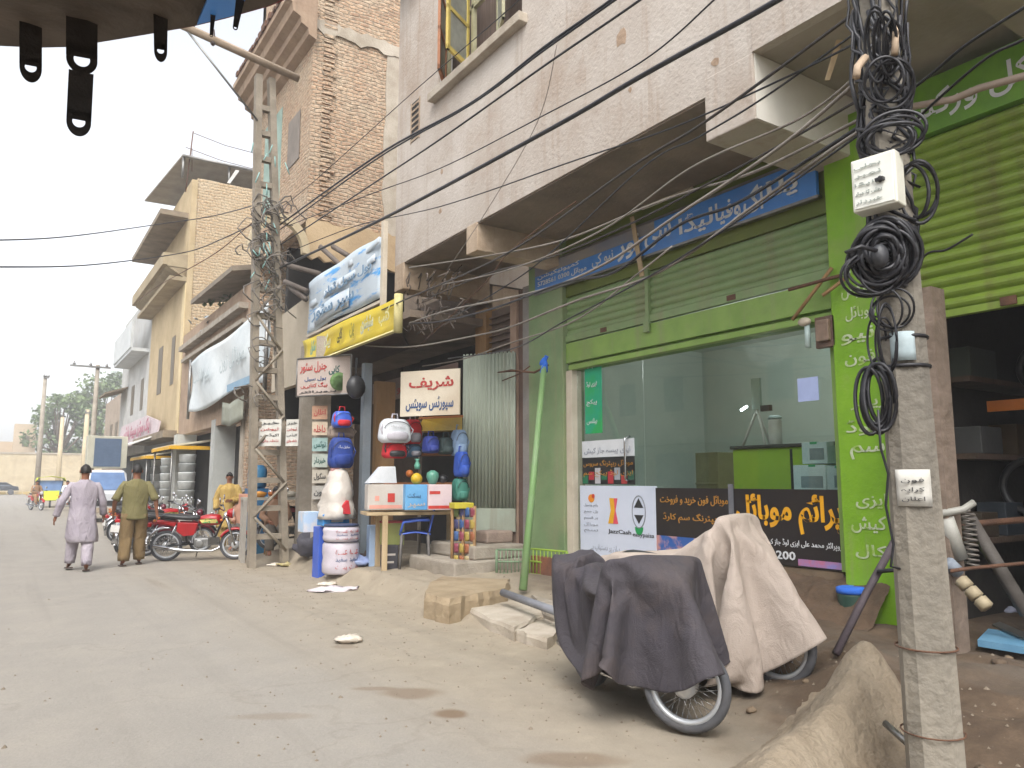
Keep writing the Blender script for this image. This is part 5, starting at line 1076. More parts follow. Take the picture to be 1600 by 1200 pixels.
# ================================================================= overhead wires
def wire(pts, r, mt, label, group=None):
    P = [at(p[0], p[1], X=p[2]) if len(p) == 3 else at(p[0], p[1], Y=p[3]) for p in pts]
    out = []; n = len(P)
    for i in range(n-1):           # smooth curve through the points
        p0, p1, p2, p3 = P[max(i-1, 0)], P[i], P[i+1], P[min(i+2, n-1)]
        for k in range(8):
            t = k/8; out.append(.5*((2*p1)+(p2-p0)*t+(2*p0-5*p1+4*p2-p3)*t*t+(3*p1-p0-3*p2+p3)*t*t*t))
    out.append(P[-1]); m = MB(); m.tube(out, r*1.25, 5)
    return tag(m.build('overhead_wire', mt), label, 'wire', 'overhead wires along the shops')
X1 = 3.9
wire([(437, 419, 4.1), (600, 341, 4.0), (850, 207, X1), (1000, 120, X1), (1215, 0, X1), (1420, -130, X1)], .017, black_cable, 'thickest black overhead cable crossing from the ladder pole to the top of the picture')
wire([(425, 360, 4.1), (583, 247, X1), (733, 163, X1), (850, 74, X1), (955, 0, X1), (1100, -110, X1)], .012, black_cable, 'black overhead wire just above the paired wire in front of the arched window sill')
wire([(428, 366, 4.1), (580, 254, X1), (733, 165, X1), (848, 80, X1), (975, -10, X1), (1100, -100, X1)], .009, black_cable, 'thin black wire twisted close under its thicker twin below the window sill')
wire([(430, 388, 4.1), (583, 287, 4.0), (690, 216, X1), (850, 103, X1), (1000, 0, X1), (1120, -90, X1)], .009, black_cable, 'black overhead wire passing midway between the window sill and the thickest cable')
wire([(452, 352, 4.1), (580, 303, 4.5), (690, 262, 4.6), (850, 180, 4.4), (1000, 98, 4.2), (1110, 5, 4.0), (1150, -40, 4.0)], .006, black_cable, 'very thin black wire sagging across the plastered wall to the top edge')
wire([(430, 330, 4.1), (483, 290, 4.2), (650, 140, 4.4), (800, 10, 4.4), (860, -50, 4.4)], .005, black_cable, 'thin black wire running up past the pierced ventilator to the window')
# from the concrete pole down to the shops
wire([(1352, 8, 4.0), (1105, 188, 4.0), (985, 262, 4.0), (790, 397, 4.2), (640, 465, 4.6), (560, 500, 4.9)], .009, pm('cable_brown', '3b3430', '2b2624', 3, .5), 'dark brown wire from the top of the concrete pole over the blue sign')
wire([(1350, 42, 4.0), (1190, 155, 4.1), (1090, 215, 4.2), (1000, 265, 4.3), (830, 420, 4.6), (700, 500, 5.0)], .006, black_cable, 'thin dark wire dropping from the pole across the concrete beam')
wire([(1350, 108, 4.0), (1250, 185, 4.1), (1080, 262, 4.2), (940, 360, 4.4), (800, 420, 4.6), (690, 445, 5.0)], .007, grey_cable, 'grey wire that bends below the concrete beam towards the dark porch')
wire([(1350, 118, 4.0), (1215, 232, 4.0), (1060, 335, 4.1), (940, 415, 4.2), (835, 456, 4.4), (700, 485, 4.6), (640, 505, 4.8)], .010, grey_cable, 'thick light grey cable crossing the middle of the blue sign')
wire([(1352, 182, 4.0), (1180, 268, 4.2), (1080, 298, 4.6), (1005, 325, 5.0), (880, 375, 5.0), (760, 400, 5.0), (640, 418, 5.0)], .009, grey_cable, 'grey cable running under the dark soffit with the pale tube lamp on it')
wire([(1355, 190, 4.0), (1265, 248, 4.0), (1150, 318, 4.1), (1060, 352, 4.1), (960, 425, 4.2), (880, 442, 4.3), (770, 482, 4.5), (690, 502, 4.7), (640, 505, 4.8)], .010, black_cable, 'black cable with a wave in it hanging across the blue sign and the shutter')
wire([(1357, 196, 4.0), (1290, 240, 4.0), (1180, 320, 4.1), (1030, 425, 4.2), (900, 470, 4.3), (800, 510, 4.6), (740, 525, 4.8), (640, 542, 4.9), (570, 540, 5.0)], .009, grey_cable, 'pale cable sagging lowest across the green shutter and on to the yellow banner')
wire([(1050, 385, 5.2), (1000, 425, 5.2), (900, 500, 5.4), (800, 535, 5.6), (720, 562, 5.8), (660, 572, 6.0)], .008, grey_cable, 'pale cable that drops from the shutter over the top of the tin door')
wire([(650, 545, 5.4), (700, 498, 5.2), (760, 440, 5.0), (790, 400, 5.0), (850, 350, 5.0), (900, 315, 5.0)], .006, rust, 'thin brown wire crossing the others in front of the dark porch')
wire([(1405, 155, 4.0), (1460, 112, 3.9), (1510, 70, 3.8), (1600, 12, 3.7), (1700, -50, 3.6)], .007, black_cable, 'black wire leaving the pole to the upper right corner')
wire([(1405, 214, 4.0), (1460, 160, 3.9), (1540, 92, 3.8), (1600, 62, 3.7), (1700, 10, 3.6)], .006, black_cable, 'second black wire leaving the pole to the right edge below the first')
wire([(1400, 500, 4.0), (1440, 405, 4.0), (1480, 390, 4.0), (1520, 366, 4.0)], .005, black_cable, 'short loose black wire end in front of the lime shutter')
wire([(400, 320, 4.1), (330, 338, 3.8), (250, 350, 0, 20), (120, 368, 0, 16), (0, 375, 0, 13), (-200, 372, 0, 10)], .010, black_cable, 'upper dark wire crossing the white sky on the left')
wire([(405, 345, 4.1), (350, 372, 3.9), (290, 394, 0, 20), (150, 413, 0, 17), (0, 417, 0, 13), (-200, 410, 0, 10)], .011, black_cable, 'lower dark wire crossing the white sky on the left')
wire([(415, 330, 4.1), (380, 360, 4.0), (330, 400, 4.0), (250, 445, 4.0), (215, 470, 4.0)], .009, rust, 'thin wire sloping down from the ladder pole over the far brick wall')
wire([(1352, 60, 4.0), (1230, 120, 4.05), (1050, 200, 4.2), (900, 250, 4.4), (690, 322, 4.6), (560, 352, 4.8), (455, 392, 4.2)], .006, black_cable, 'thin dark wire running from the concrete pole across the front beams to the ladder pole')
wire([(1352, 150, 4.0), (1240, 215, 4.1), (1120, 280, 4.2), (980, 352, 4.4), (860, 402, 4.6), (760, 428, 5.0), (660, 470, 5.1)], .007, pm('cable_brown', '3b3430'), 'brown wire just above the thick light grey cable on the blue sign')
wire([(1357, 200, 4.0), (1270, 262, 4.0), (1130, 360, 4.1), (1000, 440, 4.2), (885, 500, 4.4), (800, 545, 4.8), (700, 560, 5.0)], .006, black_cable, 'dark wire hanging lowest in front of the olive shutter')
wire([(870, 70, 4.6), (840, 190, 4.8), (760, 330, 4.9), (700, 420, 5.0)], .004, grey_cable, 'faint grey wire slanting down the plastered wall')
# conduit pipe on the soffit of the corner building
m = MB(); m.tube([at(1395, 172, X=6.0), at(1490, 155, X=6.0), at(1530, 138, X=6.0), at(1640, 108, X=6.0)], .03, 8); tag(m.build('conduit_pipe', pm('conduit', 'a08f80', '8b7b6d', 3, .6, .1)), 'pale conduit pipe fixed under the grey soffit on the right', 'pipe')
m = MB(); a = at(1308, 62, X=5.6); b_ = at(1290, 125, X=5.6); m.slab([a, a+V((.04, -.03, 0)), b_+V((.03, -.02, 0)), b_], (0, .01, 0)); tag(m.build('paper_strip', wood_pale), 'thin pale strip hanging from the grey soffit left of the pole', 'strip')
# brown debris along wires under the porch
m = MB(); r = random.Random(12)
for k in range(46):
    c_ = at(660+r.uniform(-25, 60), 455+r.uniform(-30, 70), X=5.4+r.uniform(-.3, .3)); pts = [c_+V((0, r.gauss(0, .13), r.gauss(0, .08))) for q in range(4)]; m.tube(pts, r.uniform(.006, .016), 4)
tag(m.build('rag_tangle', pm('rag_grey', '6f645b', '4f463f', 5, .9)), 'tangle of grey rags and twigs caught in the wires over the sports shop', 'tangle', kind=None)
# ================================================================= goods in front of the sports shop
def gp2(px, py, z=None, X=None, D=None): return at(px, py, Z=z, X=X, D=D)
def carton(px0, px1, ytop, ybot, D, depth, mat, label, cat='box', group=None, prints=(), name='carton', lid=None, yaw=None, bev=.008, ground=False):
    """a box whose front faces the traffic: pixel extent gives width and height at depth D"""
    a = at(px0, ybot, D=D); b_ = at(px1, ybot, D=D); tz = at(px0, ytop, D=D).z
    if ground: a.z = b_.z = gz(a.x, a.y)-.01
    rt = V((1, 0, 0)) if yaw is None else V((cos(yaw), sin(yaw), 0)); w_ = (b_-a).length/max(.3, rt.dot((b_-a).normalized())) if 0 else (b_-a).length
    back = V((-rt.y, rt.x, 0))*depth; h = tz-a.z; o = V((a.x, a.y, a.z))
    t = thing(name, o+rt*w_*.5+back*.5, label, cat, group)
    m = MB(); m.slab([o, o+rt*w_, o+rt*w_+V((0, 0, h)), o+V((0, 0, h))], back); m.build('body', mat, t, bevel=bev)
    if lid: m = MB(); e = .012; m.slab([o-rt*e+V((0, 0, h+.001))-back*.02, o+rt*(w_+e)+V((0, 0, h+.001))-back*.02, o+rt*(w_+e)+V((0, 0, h+.03))-back*.02, o-rt*e+V((0, 0, h+.03))-back*.02], back*1.04); m.build('lid', lid, t, bevel=.004)
    n = -back.normalized()
    for (u, v, ww, hh, mt, *tx) in prints:
        q = o+rt*(u*w_)+V((0, 0, v*h))+n*.003
        if tx: lettering(tx[0], mt, q, rt, (0, 0, 1), ww*w_, hh*h, t, bold=.01)
        else: m = MB(); m.slab([q, q+rt*ww*w_, q+rt*ww*w_+V((0, 0, hh*h)), q+V((0, 0, hh*h))], n*.002); m.build('print', mt, t)
    return t
YAWT = R(-14)
rtT = V((cos(YAWT), sin(YAWT), 0)); bkT = V((-rtT.y, rtT.x, 0))
# wooden table
o = at(573, 806, D=11.4); tb = thing('wooden_table', (o.x+.6, o.y+.3, .2), 'pale wooden table carrying three cartons before the sports shop', 'table')
tz = o.z; W_ = (at(722, 806, D=11.4)-o).length
m = MB(); m.slab([o+V((0, 0, -.0)), o+rtT*W_, o+rtT*W_+V((0, 0, .05)), o+V((0, 0, .05))], bkT*.65); m.build('top', wood_pale, tb, bevel=.006)
for (u, v) in ((.17, .0), (.98, .0), (.17, .6), (.98, .6)):
    p = o+rtT*(W_*u)+bkT*v; m = MB(); s_ = .05 if u < .5 else .035
    m.slab([V((p.x, p.y, .1)), V((p.x, p.y, .1))+rtT*s_*1.6, V((p.x, p.y, tz-.002))+rtT*s_*1.6, V((p.x, p.y, tz-.002))], bkT*.06); m.build('leg', wood_pale, tb, bevel=.004)
m = MB(); p = o+rtT*(W_*.6)+V((0, 0, -tz+.28)); m.slab([p, p+rtT*W_*.45, p+rtT*W_*.45+V((0, 0, .05)), p+V((0, 0, .05))], bkT*.5); m.build('foot_rail', wood, tb)
pr_ = pm('print_red', 'c0392f', 'a83028', 6, .6); pb_ = pm('print_blue', '3f6fae', '35609c', 6, .6)
c_white = pm('carton_white', 'bdb6ae', 'aea69d', 3, .7, .1, 20)
zt_ = 790
carton(574, 631, 757, 797, 11.42, .3, c_white, 'white and pink carton at the left end of the wooden table', group='cartons on the wooden table', yaw=YAWT, prints=((.05, .05, .9, .14, pm('print_pink', 'd99a8a')), (.55, .3, .2, .35, pr_), (.2, .35, .12, .2, pm('print_pink', 'd99a8a'))))
carton(633, 668, 757, 797, 11.44, .3, pm('carton_blue', '6aa5d0', '4f8fc2', 2, .6, .05), 'sky blue carton in the middle of the table', group='cartons on the wooden table', yaw=YAWT, prints=((.1, .45, .6, .2, pm('print_navy', '33506c'), urdu('بسکٹ')), (.1, .08, .8, .2, c_white, urdu('سپر'))))
carton(669, 707, 757, 797, 11.5, .3, pm('carton_rose', 'd0bdc0', 'c4b0b6', 3, .7, .05), 'white carton with a red stripe at the right end of the table', group='cartons on the wooden table', yaw=YAWT, prints=((.05, .62, .45, .12, pr_), (.0, .05, 1, .12, pr_)))
# white trapezoid lampshade box on the cartons
a, b_ = at(574, 756, D=11.6), at(620, 756, D=11.6); c_, d_ = at(596, 729, D=11.6), at(618, 729, D=11.6)
m = MB(); m.slab([a+V((0, 0, .01)), b_+V((0, 0, .01)), d_, c_], bkT*.3); tag(m.build('white_hood', white_sheet, None, bevel=.006), 'white sloping hood standing on the left carton', 'hood')
# shelves of the shop
sf = thing('shop_shelf', (6.6, 11.4, .3), 'dark open shelf rack with orange boards behind the table', 'shelf')
m = MB()
xa, xb = at(610, 715, D=12.6), at(722, 715, D=12.2)
for py in (712, 757, 655):
    a = at(600 if py != 655 else 655, py, D=12.6); b_ = at(724, py, D=12.2); m.slab([a, V((b_.x, b_.y, a.z)), V((b_.x, b_.y, a.z+.035)), a+V((0, 0, .035))], (.2, .45, 0))
m.build('board', wood_orange, sf)
m = MB(); a = at(655, 770, D=12.6); m.slab([V((a.x, a.y, .2)), V((a.x+.04, a.y, .2)), V((a.x+.04, a.y, 2.7)), V((a.x, a.y, 2.7))], (.2, .45, 0)); m.build('upright', pm('upright_grey', '9a938a'), sf)
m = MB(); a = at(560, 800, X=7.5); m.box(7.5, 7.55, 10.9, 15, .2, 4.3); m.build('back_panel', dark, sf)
# yellow shelf canopy with goods
a, b_ = at(652, 674, D=12.3), at(722, 668, D=12.0)
m = MB(); m.slab([a, V((b_.x, b_.y, a.z)), V((b_.x, b_.y, a.z+.20)), a+V((.1, 0, .20))], (.15, .35, 0)); tag(m.build('yellow_canopy', pm('canopy_yellow', 'c9a51e', 'a08a4a', 1.5, .6)), 'yellow shelf canopy directly under the white sign', 'canopy')
# school bags
def bag(px0, px1, py0, py1, D, m1, m2, label, strap=True):
    c_ = at((px0+px1)/2, (py0+py1)/2, D=D); w_ = (px1-px0)/FPX*D/2; h_ = (py1-py0)/FPX*D/2
    t = thing('school_bag', (c_.x, c_.y, c_.z-h_), label, 'bag', 'bags hung at the sports shop'); rings = []
    for k in range(11):
        z = -1+2*k/10; s_ = (1-abs(z)**5*.28)*(1-.10*z); rings.append([c_+V((w_*s_*math.copysign(abs(cos(a))**.45, cos(a)), .13*s_*math.copysign(abs(sin(a))**.5, sin(a)), z*h_)) for a in [2*pi*q/16 for q in range(16)]])
    m = MB(); m.loft(rings); m.build('body', m1, t)
    m = MB(); rings = []
    for k in range(7):
        z = -.85+.75*k/6; s_ = (1-abs((z+.47)/.4)**3*.3); rings.append([c_+V((w_*.8*s_*cos(a), -.10-.09*s_*max(0, -sin(a))+.05*max(0, sin(a)), z*h_)) for a in [2*pi*q/14 for q in range(14)]])
    m.loft(rings); m.build('pocket', m2, t)
    for s_ in (-1, 1): m = MB(); m.tube([c_+V((s_*w_*.75, -.02, h_*.8)), c_+V((s_*w_*1.12, -.10, h_*.1)), c_+V((s_*w_*.8, -.06, -h_*.8))], .012, 5); m.build('strap', m2, t)
    m = MB(); m.tube([c_+V((w_*.9*cos(a), -.118-.012*sin(a), h_*(.15+.62*sin(a)))) for a in [pi*q/10 for q in range(11)]], .005, 4); m.build('zip', black_plastic, t)
    if px0 in (514, 592): lettering(urdu('سکول بیگ'), text_white if px0 == 514 else m2, c_+V((-w_*.5, -.145, h_*.25)), (1, 0, 0), (0, 0, 1), w_, h_*.22, t)
    m = MB(); m.tube([c_+V((-.05, 0, h_*.95)), c_+V((-.04, 0, h_+.08)), c_+V((.04, 0, h_+.08)), c_+V((.05, 0, h_*.95))], .012, 6); m.build('handle', m2, t)
    return t
bag(592, 641, 655, 692, 11.9, white_sheet, pm('bag_white', 'b9b6bc', 'a9a5ad', 4, .8, .2), 'white school bag hanging highest beside the white sign')
bag(598, 634, 690, 716, 11.95, red_cloth, black_plastic, 'red school bag right under the white bag')
bag(632, 657, 656, 694, 12.3, red_cloth, pm('bag_grey', '9c9aa0', '88868c', 4, .8), 'round red bag just right of the white bag')
bag(634, 656, 694, 714, 12.3, pm('bag_teal', '4b6a84', '3c5870', 4, .8), pm('bag_grey', '9c9aa0'), 'small teal grey bag below the round red bag')
bag(514, 551, 684, 731, 12.6, navy, pm('bag_navy2', '1d3a8a', '16306f', 4, .7), 'square navy blue bag hanging left of the blue grey post')
bag(520, 548, 643, 668, 12.7, blue_plastic, red_cloth, 'small blue and red bag hanging above the navy bag')
bag(513, 552, 664, 686, 12.9, pm('bag_tan', '8f7f72', '7c6c60', 4, .8), pm('bag_tan', '8f7f72'), 'tan cloth bag between the two blue bags')
for k, (px0, px1, py0, py1, c0, lb) in enumerate(((662, 684, 682, 708, '2a3a86', 'dark blue bag on the shelf under the yellow canopy'), (686, 706, 684, 710, '2c3c3c', 'dark grey green bag on the shelf under the yellow canopy'), (706, 728, 672, 712, '7f97b5', 'pale blue cloth hanging at the edge of the tin door'), (712, 730, 706, 745, '2b4fa8', 'bright blue bag hanging at the edge of the tin door'), (708, 729, 748, 782, '3c7a6c', 'green and blue bag beside the right carton'))):
    bag(px0, px1, py0, py1, 12.0 if k < 3 else 11.8, pm('bag_'+c0, c0, None, 5, .7), pm('bag_'+c0, c0), lb)
# yellow ball, green shapes
def ball(px, py, rpx, D, mt, label, name='ball', sq=1):
    c_ = at(px, py, D=D); r_ = rpx/FPX*D; m = MB(); m.ell(c_, r_, r_, r_*sq, 16, 10); tag(m.build(name, mt), label, 'ball' if name == 'ball' else name.split('_')[-1])
ball(651, 748, 9, 11.7, pm('ball_yellow', 'c9a824', 'b08a1e', 4, .5), 'yellow ball behind the sky blue carton')
ball(640, 740, 6, 12.0, pm('ball_orange', 'b5641f', '9c551a', 4, .5), 'small orange ball left of the yellow ball')
c_ = at(676, 745, D=11.8); m = MB(); m.lathe([(.02, -.12), (.06, -.1), (.10, 0), (.09, .06), (.03, .1)], c_, 'z', 14); tag(m.build('green_vase', pm('vase_green', '5f9a84', '4c8270', 3, .35, .03)), 'pale green vase shaped toy beside the yellow ball', 'vase')
c_ = at(652, 727, D=11.9); m = MB(); m.lathe([(.04, -.06), (.05, .0), (.02, .07), (.05, .1)], c_, 'z', 12); tag(m.build('green_cup', pm('cup_green', '6fb09a', '5c9a86', 3, .4)), 'small turquoise cup hanging above the yellow ball', 'cup')
ball(692, 748, 8, 11.9, black_plastic, 'dark helmet like ball on the low shelf', 'dark_helmet', .8)
# blue plastic chair under the table
ch = thing('plastic_chair', (5.2, 10.6, .2), 'blue plastic chair standing under the wooden table', 'chair')
c_ = at(648, 832, D=11.9); f1, f2 = V((cos(R(-25)), sin(R(-25)), 0)), V((-sin(R(-25)), cos(R(-25)), 0)); g0 = .18; sz_ = c_.z
def cp(u, v, z): return V((c_.x, c_.y, 0))+f1*u+f2*v+V((0, 0, z))
m = MB(); m.grid(lambda u, v: cp(-.24+.48*u, -.22+.44*v, sz_+.015*cos((u-.5)*6)+.0), 8, 8); m.build('seat', blue_plastic, ch, solid=.02)
m = MB(); m.grid(lambda u, v: cp(.22+.08*v, -.21+.42*u, sz_+.02+.36*v-.02*sin(u*pi)), 8, 8); m.build('backrest', blue_plastic, ch, solid=.02)
for s_ in (-1, 1):
    m = MB(); m.tube([cp(.22, s_*.23, sz_+.2), cp(.05, s_*.26, sz_+.2), cp(-.18, s_*.25, sz_+.17), cp(-.22, s_*.23, sz_+.02)], .022, 6); m.build('armrest', blue_plastic, ch)
    for (u, k) in ((-.2, 1), (.2, 1)): m = MB(); m.tube([cp(u, s_*.2, sz_), cp(u*1.15, s_*.23, g0-.02)], [.025, .018], 6); m.build('leg', pm('chair_leg', '6d6a68', '56524f'), ch)
# things under the table
carton(597, 632, 818, 852, 11.8, .3, pm('pack_lime', 'a9ad6a', '98a05c', 3, .7), 'yellow green pack with a red lid under the table', lid=pm('lid_red', 'b8585a', 'a54a4e'), name='pack', yaw=YAWT)
carton(600, 622, 853, 886, 11.6, .3, pm('crate_dark', '3c3a40', '2e2d33', 6, .6, .3), 'dark plastic crate on the ground under the table', 'crate', name='crate', yaw=YAWT, ground=True, prints=((.1, .3, .6, .08, c_white), (.2, .6, .6, .08, c_white)))
carton(577, 595, 822, 856, 12.0, .3, pm('pack_blue', '9fb4cf', '8ba3c0', 3, .7), 'pale blue pack standing behind the left table leg', name='pack', yaw=YAWT, ground=True)
# coloured snack packets rack right of table
rk = thing('snack_rack', (5.9, 10.1, .2), 'rack of colourful snack packets between the table and the concrete steps', 'rack')
a = at(706, 888, D=11.2); b_ = at(741, 888, D=11.0); rt = V((b_.x-a.x, b_.y-a.y, 0)); w_ = rt.length; rt.normalize(); up0 = at(706, 790, D=11.2).z-a.z
for u in (0, .5, 1): m = MB(); m.tube([a+rt*w_*u, a+rt*w_*u+V((0, 0, up0))], .025, 6); m.build('post', wood, rk)
cols = ['a8924a', '7c3a40', '3d5a8a', '9a5f40', '6a7a48', '8a4452', 'a89870', '44456a']
r = random.Random(2)
for i in range(4):
    for j in range(5):
        p = a+rt*w_*(.04+.24*i)+V((0, 0, up0*(.06+.19*j)))+V((0, -.03, 0)); m = MB(); s_ = w_*.2; hh = up0*.15
        m.grid(lambda u, v: p+rt*(s_*u)+V((0, -.03*sin(pi*u)*sin(pi*v), hh*v)), 4, 4); m.build('packet', pm('pkt_'+cols[(i*3+j*5) % 8], cols[(i*3+j*5) % 8], None, 12, .35), rk, solid=.01)
# blue and yellow lunch packs on top of that rack
carton(710, 742, 786, 795, 11.1, .3, pm('tray_yellow', 'c2b53a', 'b0a32f'), 'yellow tray lying on the snack rack', 'tray', name='tray', yaw=YAWT)

# ================================================================= goods left of the post: drums, boxes
def drum(px, pyt, pyb, rpx, D, label, mt, ground=False, name='plastic_drum'):
    c_ = at(px, pyb, D=D); h = at(px, pyt, D=D).z-c_.z; r_ = rpx/FPX*D
    if ground: z1 = c_.z+h; c_.z = gz(c_.x, c_.y)-.01; h = z1-c_.z
    t = thing(name, c_, label, 'drum', 'wrapped drums by the kerb')
    m = MB(); m.lathe([(r_*.9, 0), (r_, .03), (r_*1.02, h*.3), (r_*.97, h*.5), (r_*1.02, h*.7), (r_, h-.04), (r_*.9, h)], c_, 'z', 22); b_ = m.build('body', mt, t)
    m = MB(); m.lathe([(r_*.95, h), (r_*.95, h+.03), (r_*.6, h+.035)], c_, 'z', 22); m.build('lid', pm('lid_navy', '34405f', '2a344f'), t)
    for k, (tx, mt2) in enumerate(((urdu('پینٹ'), text_red), (urdu('سفید'), text_blue), (urdu('عمدہ'), text_red))):
        for q in range(2): a0 = -2.2+q*.75; lettering(tx, mt2, c_+V((r_*1.03*cos(a0), r_*1.03*sin(a0), h*(.14+.24*k))), (-sin(a0+.3), cos(a0+.3), 0), (0, 0, 1), r_*.62, h*.16, t)
    return t
drum_m = pm('drum_wrap', 'c3bdc4', 'b2aab4', 3, .3, .2, 12)
drum(532, 846, 876, 28, 12.0, 'lower white wrapped drum at the kerb left of the table', drum_m, True)
drum(533, 822, 845, 28, 12.0, 'upper white wrapped drum stacked on the other drum', drum_m)
carton(505, 548, 804, 822, 12.2, .3, pm('box_azure', '3f8fd0', '2f7fc2', 2, .5), 'bright blue and white box lying on top of the drums', prints=((.3, .3, .45, .4, white_sheet),))
carton(498, 512, 824, 868, 12.3, .3, blue_plastic, 'tall blue plastic box left of the drums', ground=True)
carton(474, 502, 800, 832, 12.6, .3, pm('box_lightblue', 'a9c0d8', 'c8c8cc', 3, .6, contrast=(.45, .55)), 'pale blue and white box left of the bright blue box')
a = at(524, 806, D=12.2)
m = MB(); m.slab([at(520, 803, D=12.2), at(548, 803, D=12.2), at(545, 782, D=12.2)], (0, .25, 0)); tag(m.build('red_wedge', red_cloth), 'red folded packet wedge on the bright blue box', 'packet')
# white plastic covered bundle
c_ = at(528, 770, D=12.5); rings = []; r = random.Random(5)
for k in range(12):
    t_ = k/11; rr = (.25*(1-t_)**.45+.06)*(1+.10*mn.noise(V((t_*4, 3, 1)))); rings.append([c_+V((rr*cos(a)*(1+.35*mn.noise(V((cos(a)*2, sin(a)*2, t_*5)))), rr*sin(a)*(1+.35*mn.noise(V((cos(a)*2, sin(a)*2, t_*5+9)))), -.42+.84*t_)) for a in [2*pi*q/18 for q in range(18)]])
bt_ = thing('wrapped_bundle', c_+V((0, 0, -.42)), 'bundle under crumpled translucent white plastic above the drums', 'bundle'); m = MB(); m.loft(rings); m.build('sheet', pm('plastic_white', 'c9c3ba', 'b9b0a6', 3, .3, .8, 9), bt_)
m = MB(); m.ell(c_+V((-.02, 0, .36)), .12, .1, .1); m.build('pink_top', pm('pink_top', 'b58a84', 'a67a76', 4, .8), bt_)
# pillars with posters
pp2 = thing('poster_pillar', (6.2, 13.0, .1), 'pillar covered with paper posters left of the navy bag', 'pillar')
a = at(486, 800, D=13.6); b_ = at(512, 800, D=13.6); m = MB(); m.slab([V((a.x, a.y, 0)), V((b_.x, b_.y, 0)), V((b_.x, b_.y, 4.2)), V((a.x, a.y, 4.2))], (.1, .3, 0)); m.build('shaft', concrete, pp2)
rt = V((b_.x-a.x, b_.y-a.y, 0)); w_ = rt.length; rt.normalize()
for k, (py, c0) in enumerate(((655, 'b08a70'), (680, 'c2b09a'), (705, '8fa8a4'), (730, 'a8b0a6'), (755, 'b3ab9c'), (780, 'a6a29a'))):
    q = at(486, py, D=13.55)+V((.01, -.012, 0)); m = MB(); m.slab([q, q+rt*w_*.92, q+rt*w_*.92+V((0, 0, .24)), q+V((0, 0, .24))], (0, -.004, 0)); po = m.build('poster', pm('po_'+c0, c0, None, 20, .8, .1), pp2)
    lettering(urdu(['اعلان', 'داخلہ', 'نوٹس', 'خبردار', 'سکول', 'فون'][k]), pm('lettering_green', '1f4c48') if k in (2, 3) else text_red if k < 2 else text_black, q+rt*w_*.1+V((0, -.008, .05)), rt, (0, 0, 1), w_*.7, .13, pp2, bold=.02)
m = MB(); a = at(562, 900, D=12.6); m.box(a.x, a.x+.14, a.y, a.y+.14, 0, at(566, 560, D=12.6).z); tag(m.build('blue_grey_post', pm('post_bluegrey', '7c858c', '6c757c', 2, .6, .2, 20, stain=.3)), 'square blue grey post beside the wooden door frame', 'post')
m = MB(); a = at(582, 900, D=13.0); m.box(a.x, a.x+.36, a.y, a.y+.12, 0, at(566, 590, D=13.0).z); tag(m.build('timber_post', wood), 'broad brown timber post behind the white school bag', 'post')
m = MB(); a = at(463, 900, D=14.4); m.box(a.x, a.x+.26, a.y, a.y+.2, 0, 4.2); tag(m.build('plaster_post', concrete), 'grey plaster post between the ladder pole and the poster pillar', 'post')
m = MB(); c_ = at(556, 605, D=12.8); m.ell(c_, .17, .12, .2); m.tube([c_+V((0, 0, .18)), c_+V((0, 0, .5))], .02, 5); tag(m.build('dark_bundle', black_plastic), 'black bundle hanging beside the poster sign', 'bundle')
# kerb litter and small things on the ground
def on_ground(px, py):
    z = .1
    for _ in range(12): c_ = at(px, py, Z=z); z = .5*z+.5*gz(c_.x, c_.y)
    c_ = at(px, py, Z=z); c_.z = gz(c_.x, c_.y)-.005; return c_
def crumple(px, py, z, s_, mt, label, cat='litter', seed=0, flat=.35, stretch=1.0):
    r = random.Random(seed); c_ = on_ground(px, py); m = MB()
    def fn(u, v):
        a = 2*pi*u; t = pi*v; rr = s_*(1+.5*mn.noise(V((cos(a)*1.7+seed, sin(a)*1.7, t*1.4)))); return c_+V((rr*sin(t)*cos(a)*stretch, rr*sin(t)*sin(a), rr*flat*(1-cos(t))*.5+s_*.15*mn.noise(V((a*2, t*3, seed)))))
    m.grid(fn, 18, 8); return tag(m.build('litter', mt), label, cat)
crumple(545, 1003, .015, .13, pm('litter_white', 'd5cbbd', 'c4b8a8', 8, .7, .4), 'small crumpled white bag alone on the dusty road', seed=1, flat=.5)
crumple(520, 922, .02, .24, pm('litter_pink', 'd8d0d2', 'c9bfc4', 8, .7, .4), 'torn white paper sheet at the road edge below the drums', seed=2, flat=.15, stretch=1.5)
crumple(512, 914, .04, .14, pm('litter_white', 'd5cbbd'), 'second scrap of white paper just behind the torn sheet', seed=3, flat=.3)
crumple(448, 884, .12, .16, pm('litter_yellow', 'b8ab6c', 'a89c80', 9, .8), 'yellowish litter heap right of the ladder pole foot', seed=4, flat=.4)
crumple(428, 884, .1, .12, pm('litter_white', 'd5cbbd'), 'pale litter at the foot of the ladder pole', seed=5, flat=.4)
crumple(560, 884, .14, .22, pm('litter_blue', '9aa8cc', '8797be', 6, .5, .2), 'pale blue plastic bag slumped on the kerb beside the table leg', seed=6, flat=.7)
crumple(668, 884, .2, .09, pm('litter_white', 'd5cbbd'), 'tiny white paper cup on the pavement by the table', seed=7, flat=.6)
crumple(486, 870, .12, .3, pm('sack_dark', '4c4a52', '3b3a42', 4, .8, .4), 'dark sack beside the drums', 'sack', seed=8, flat=1.3)
crumple(575, 880, .16, .16, pm('sack_brown', '5b4f4a', '4a403c', 4, .8, .4), 'brown black sack behind the pale blue plastic bag', 'sack', seed=9, flat=1.2)
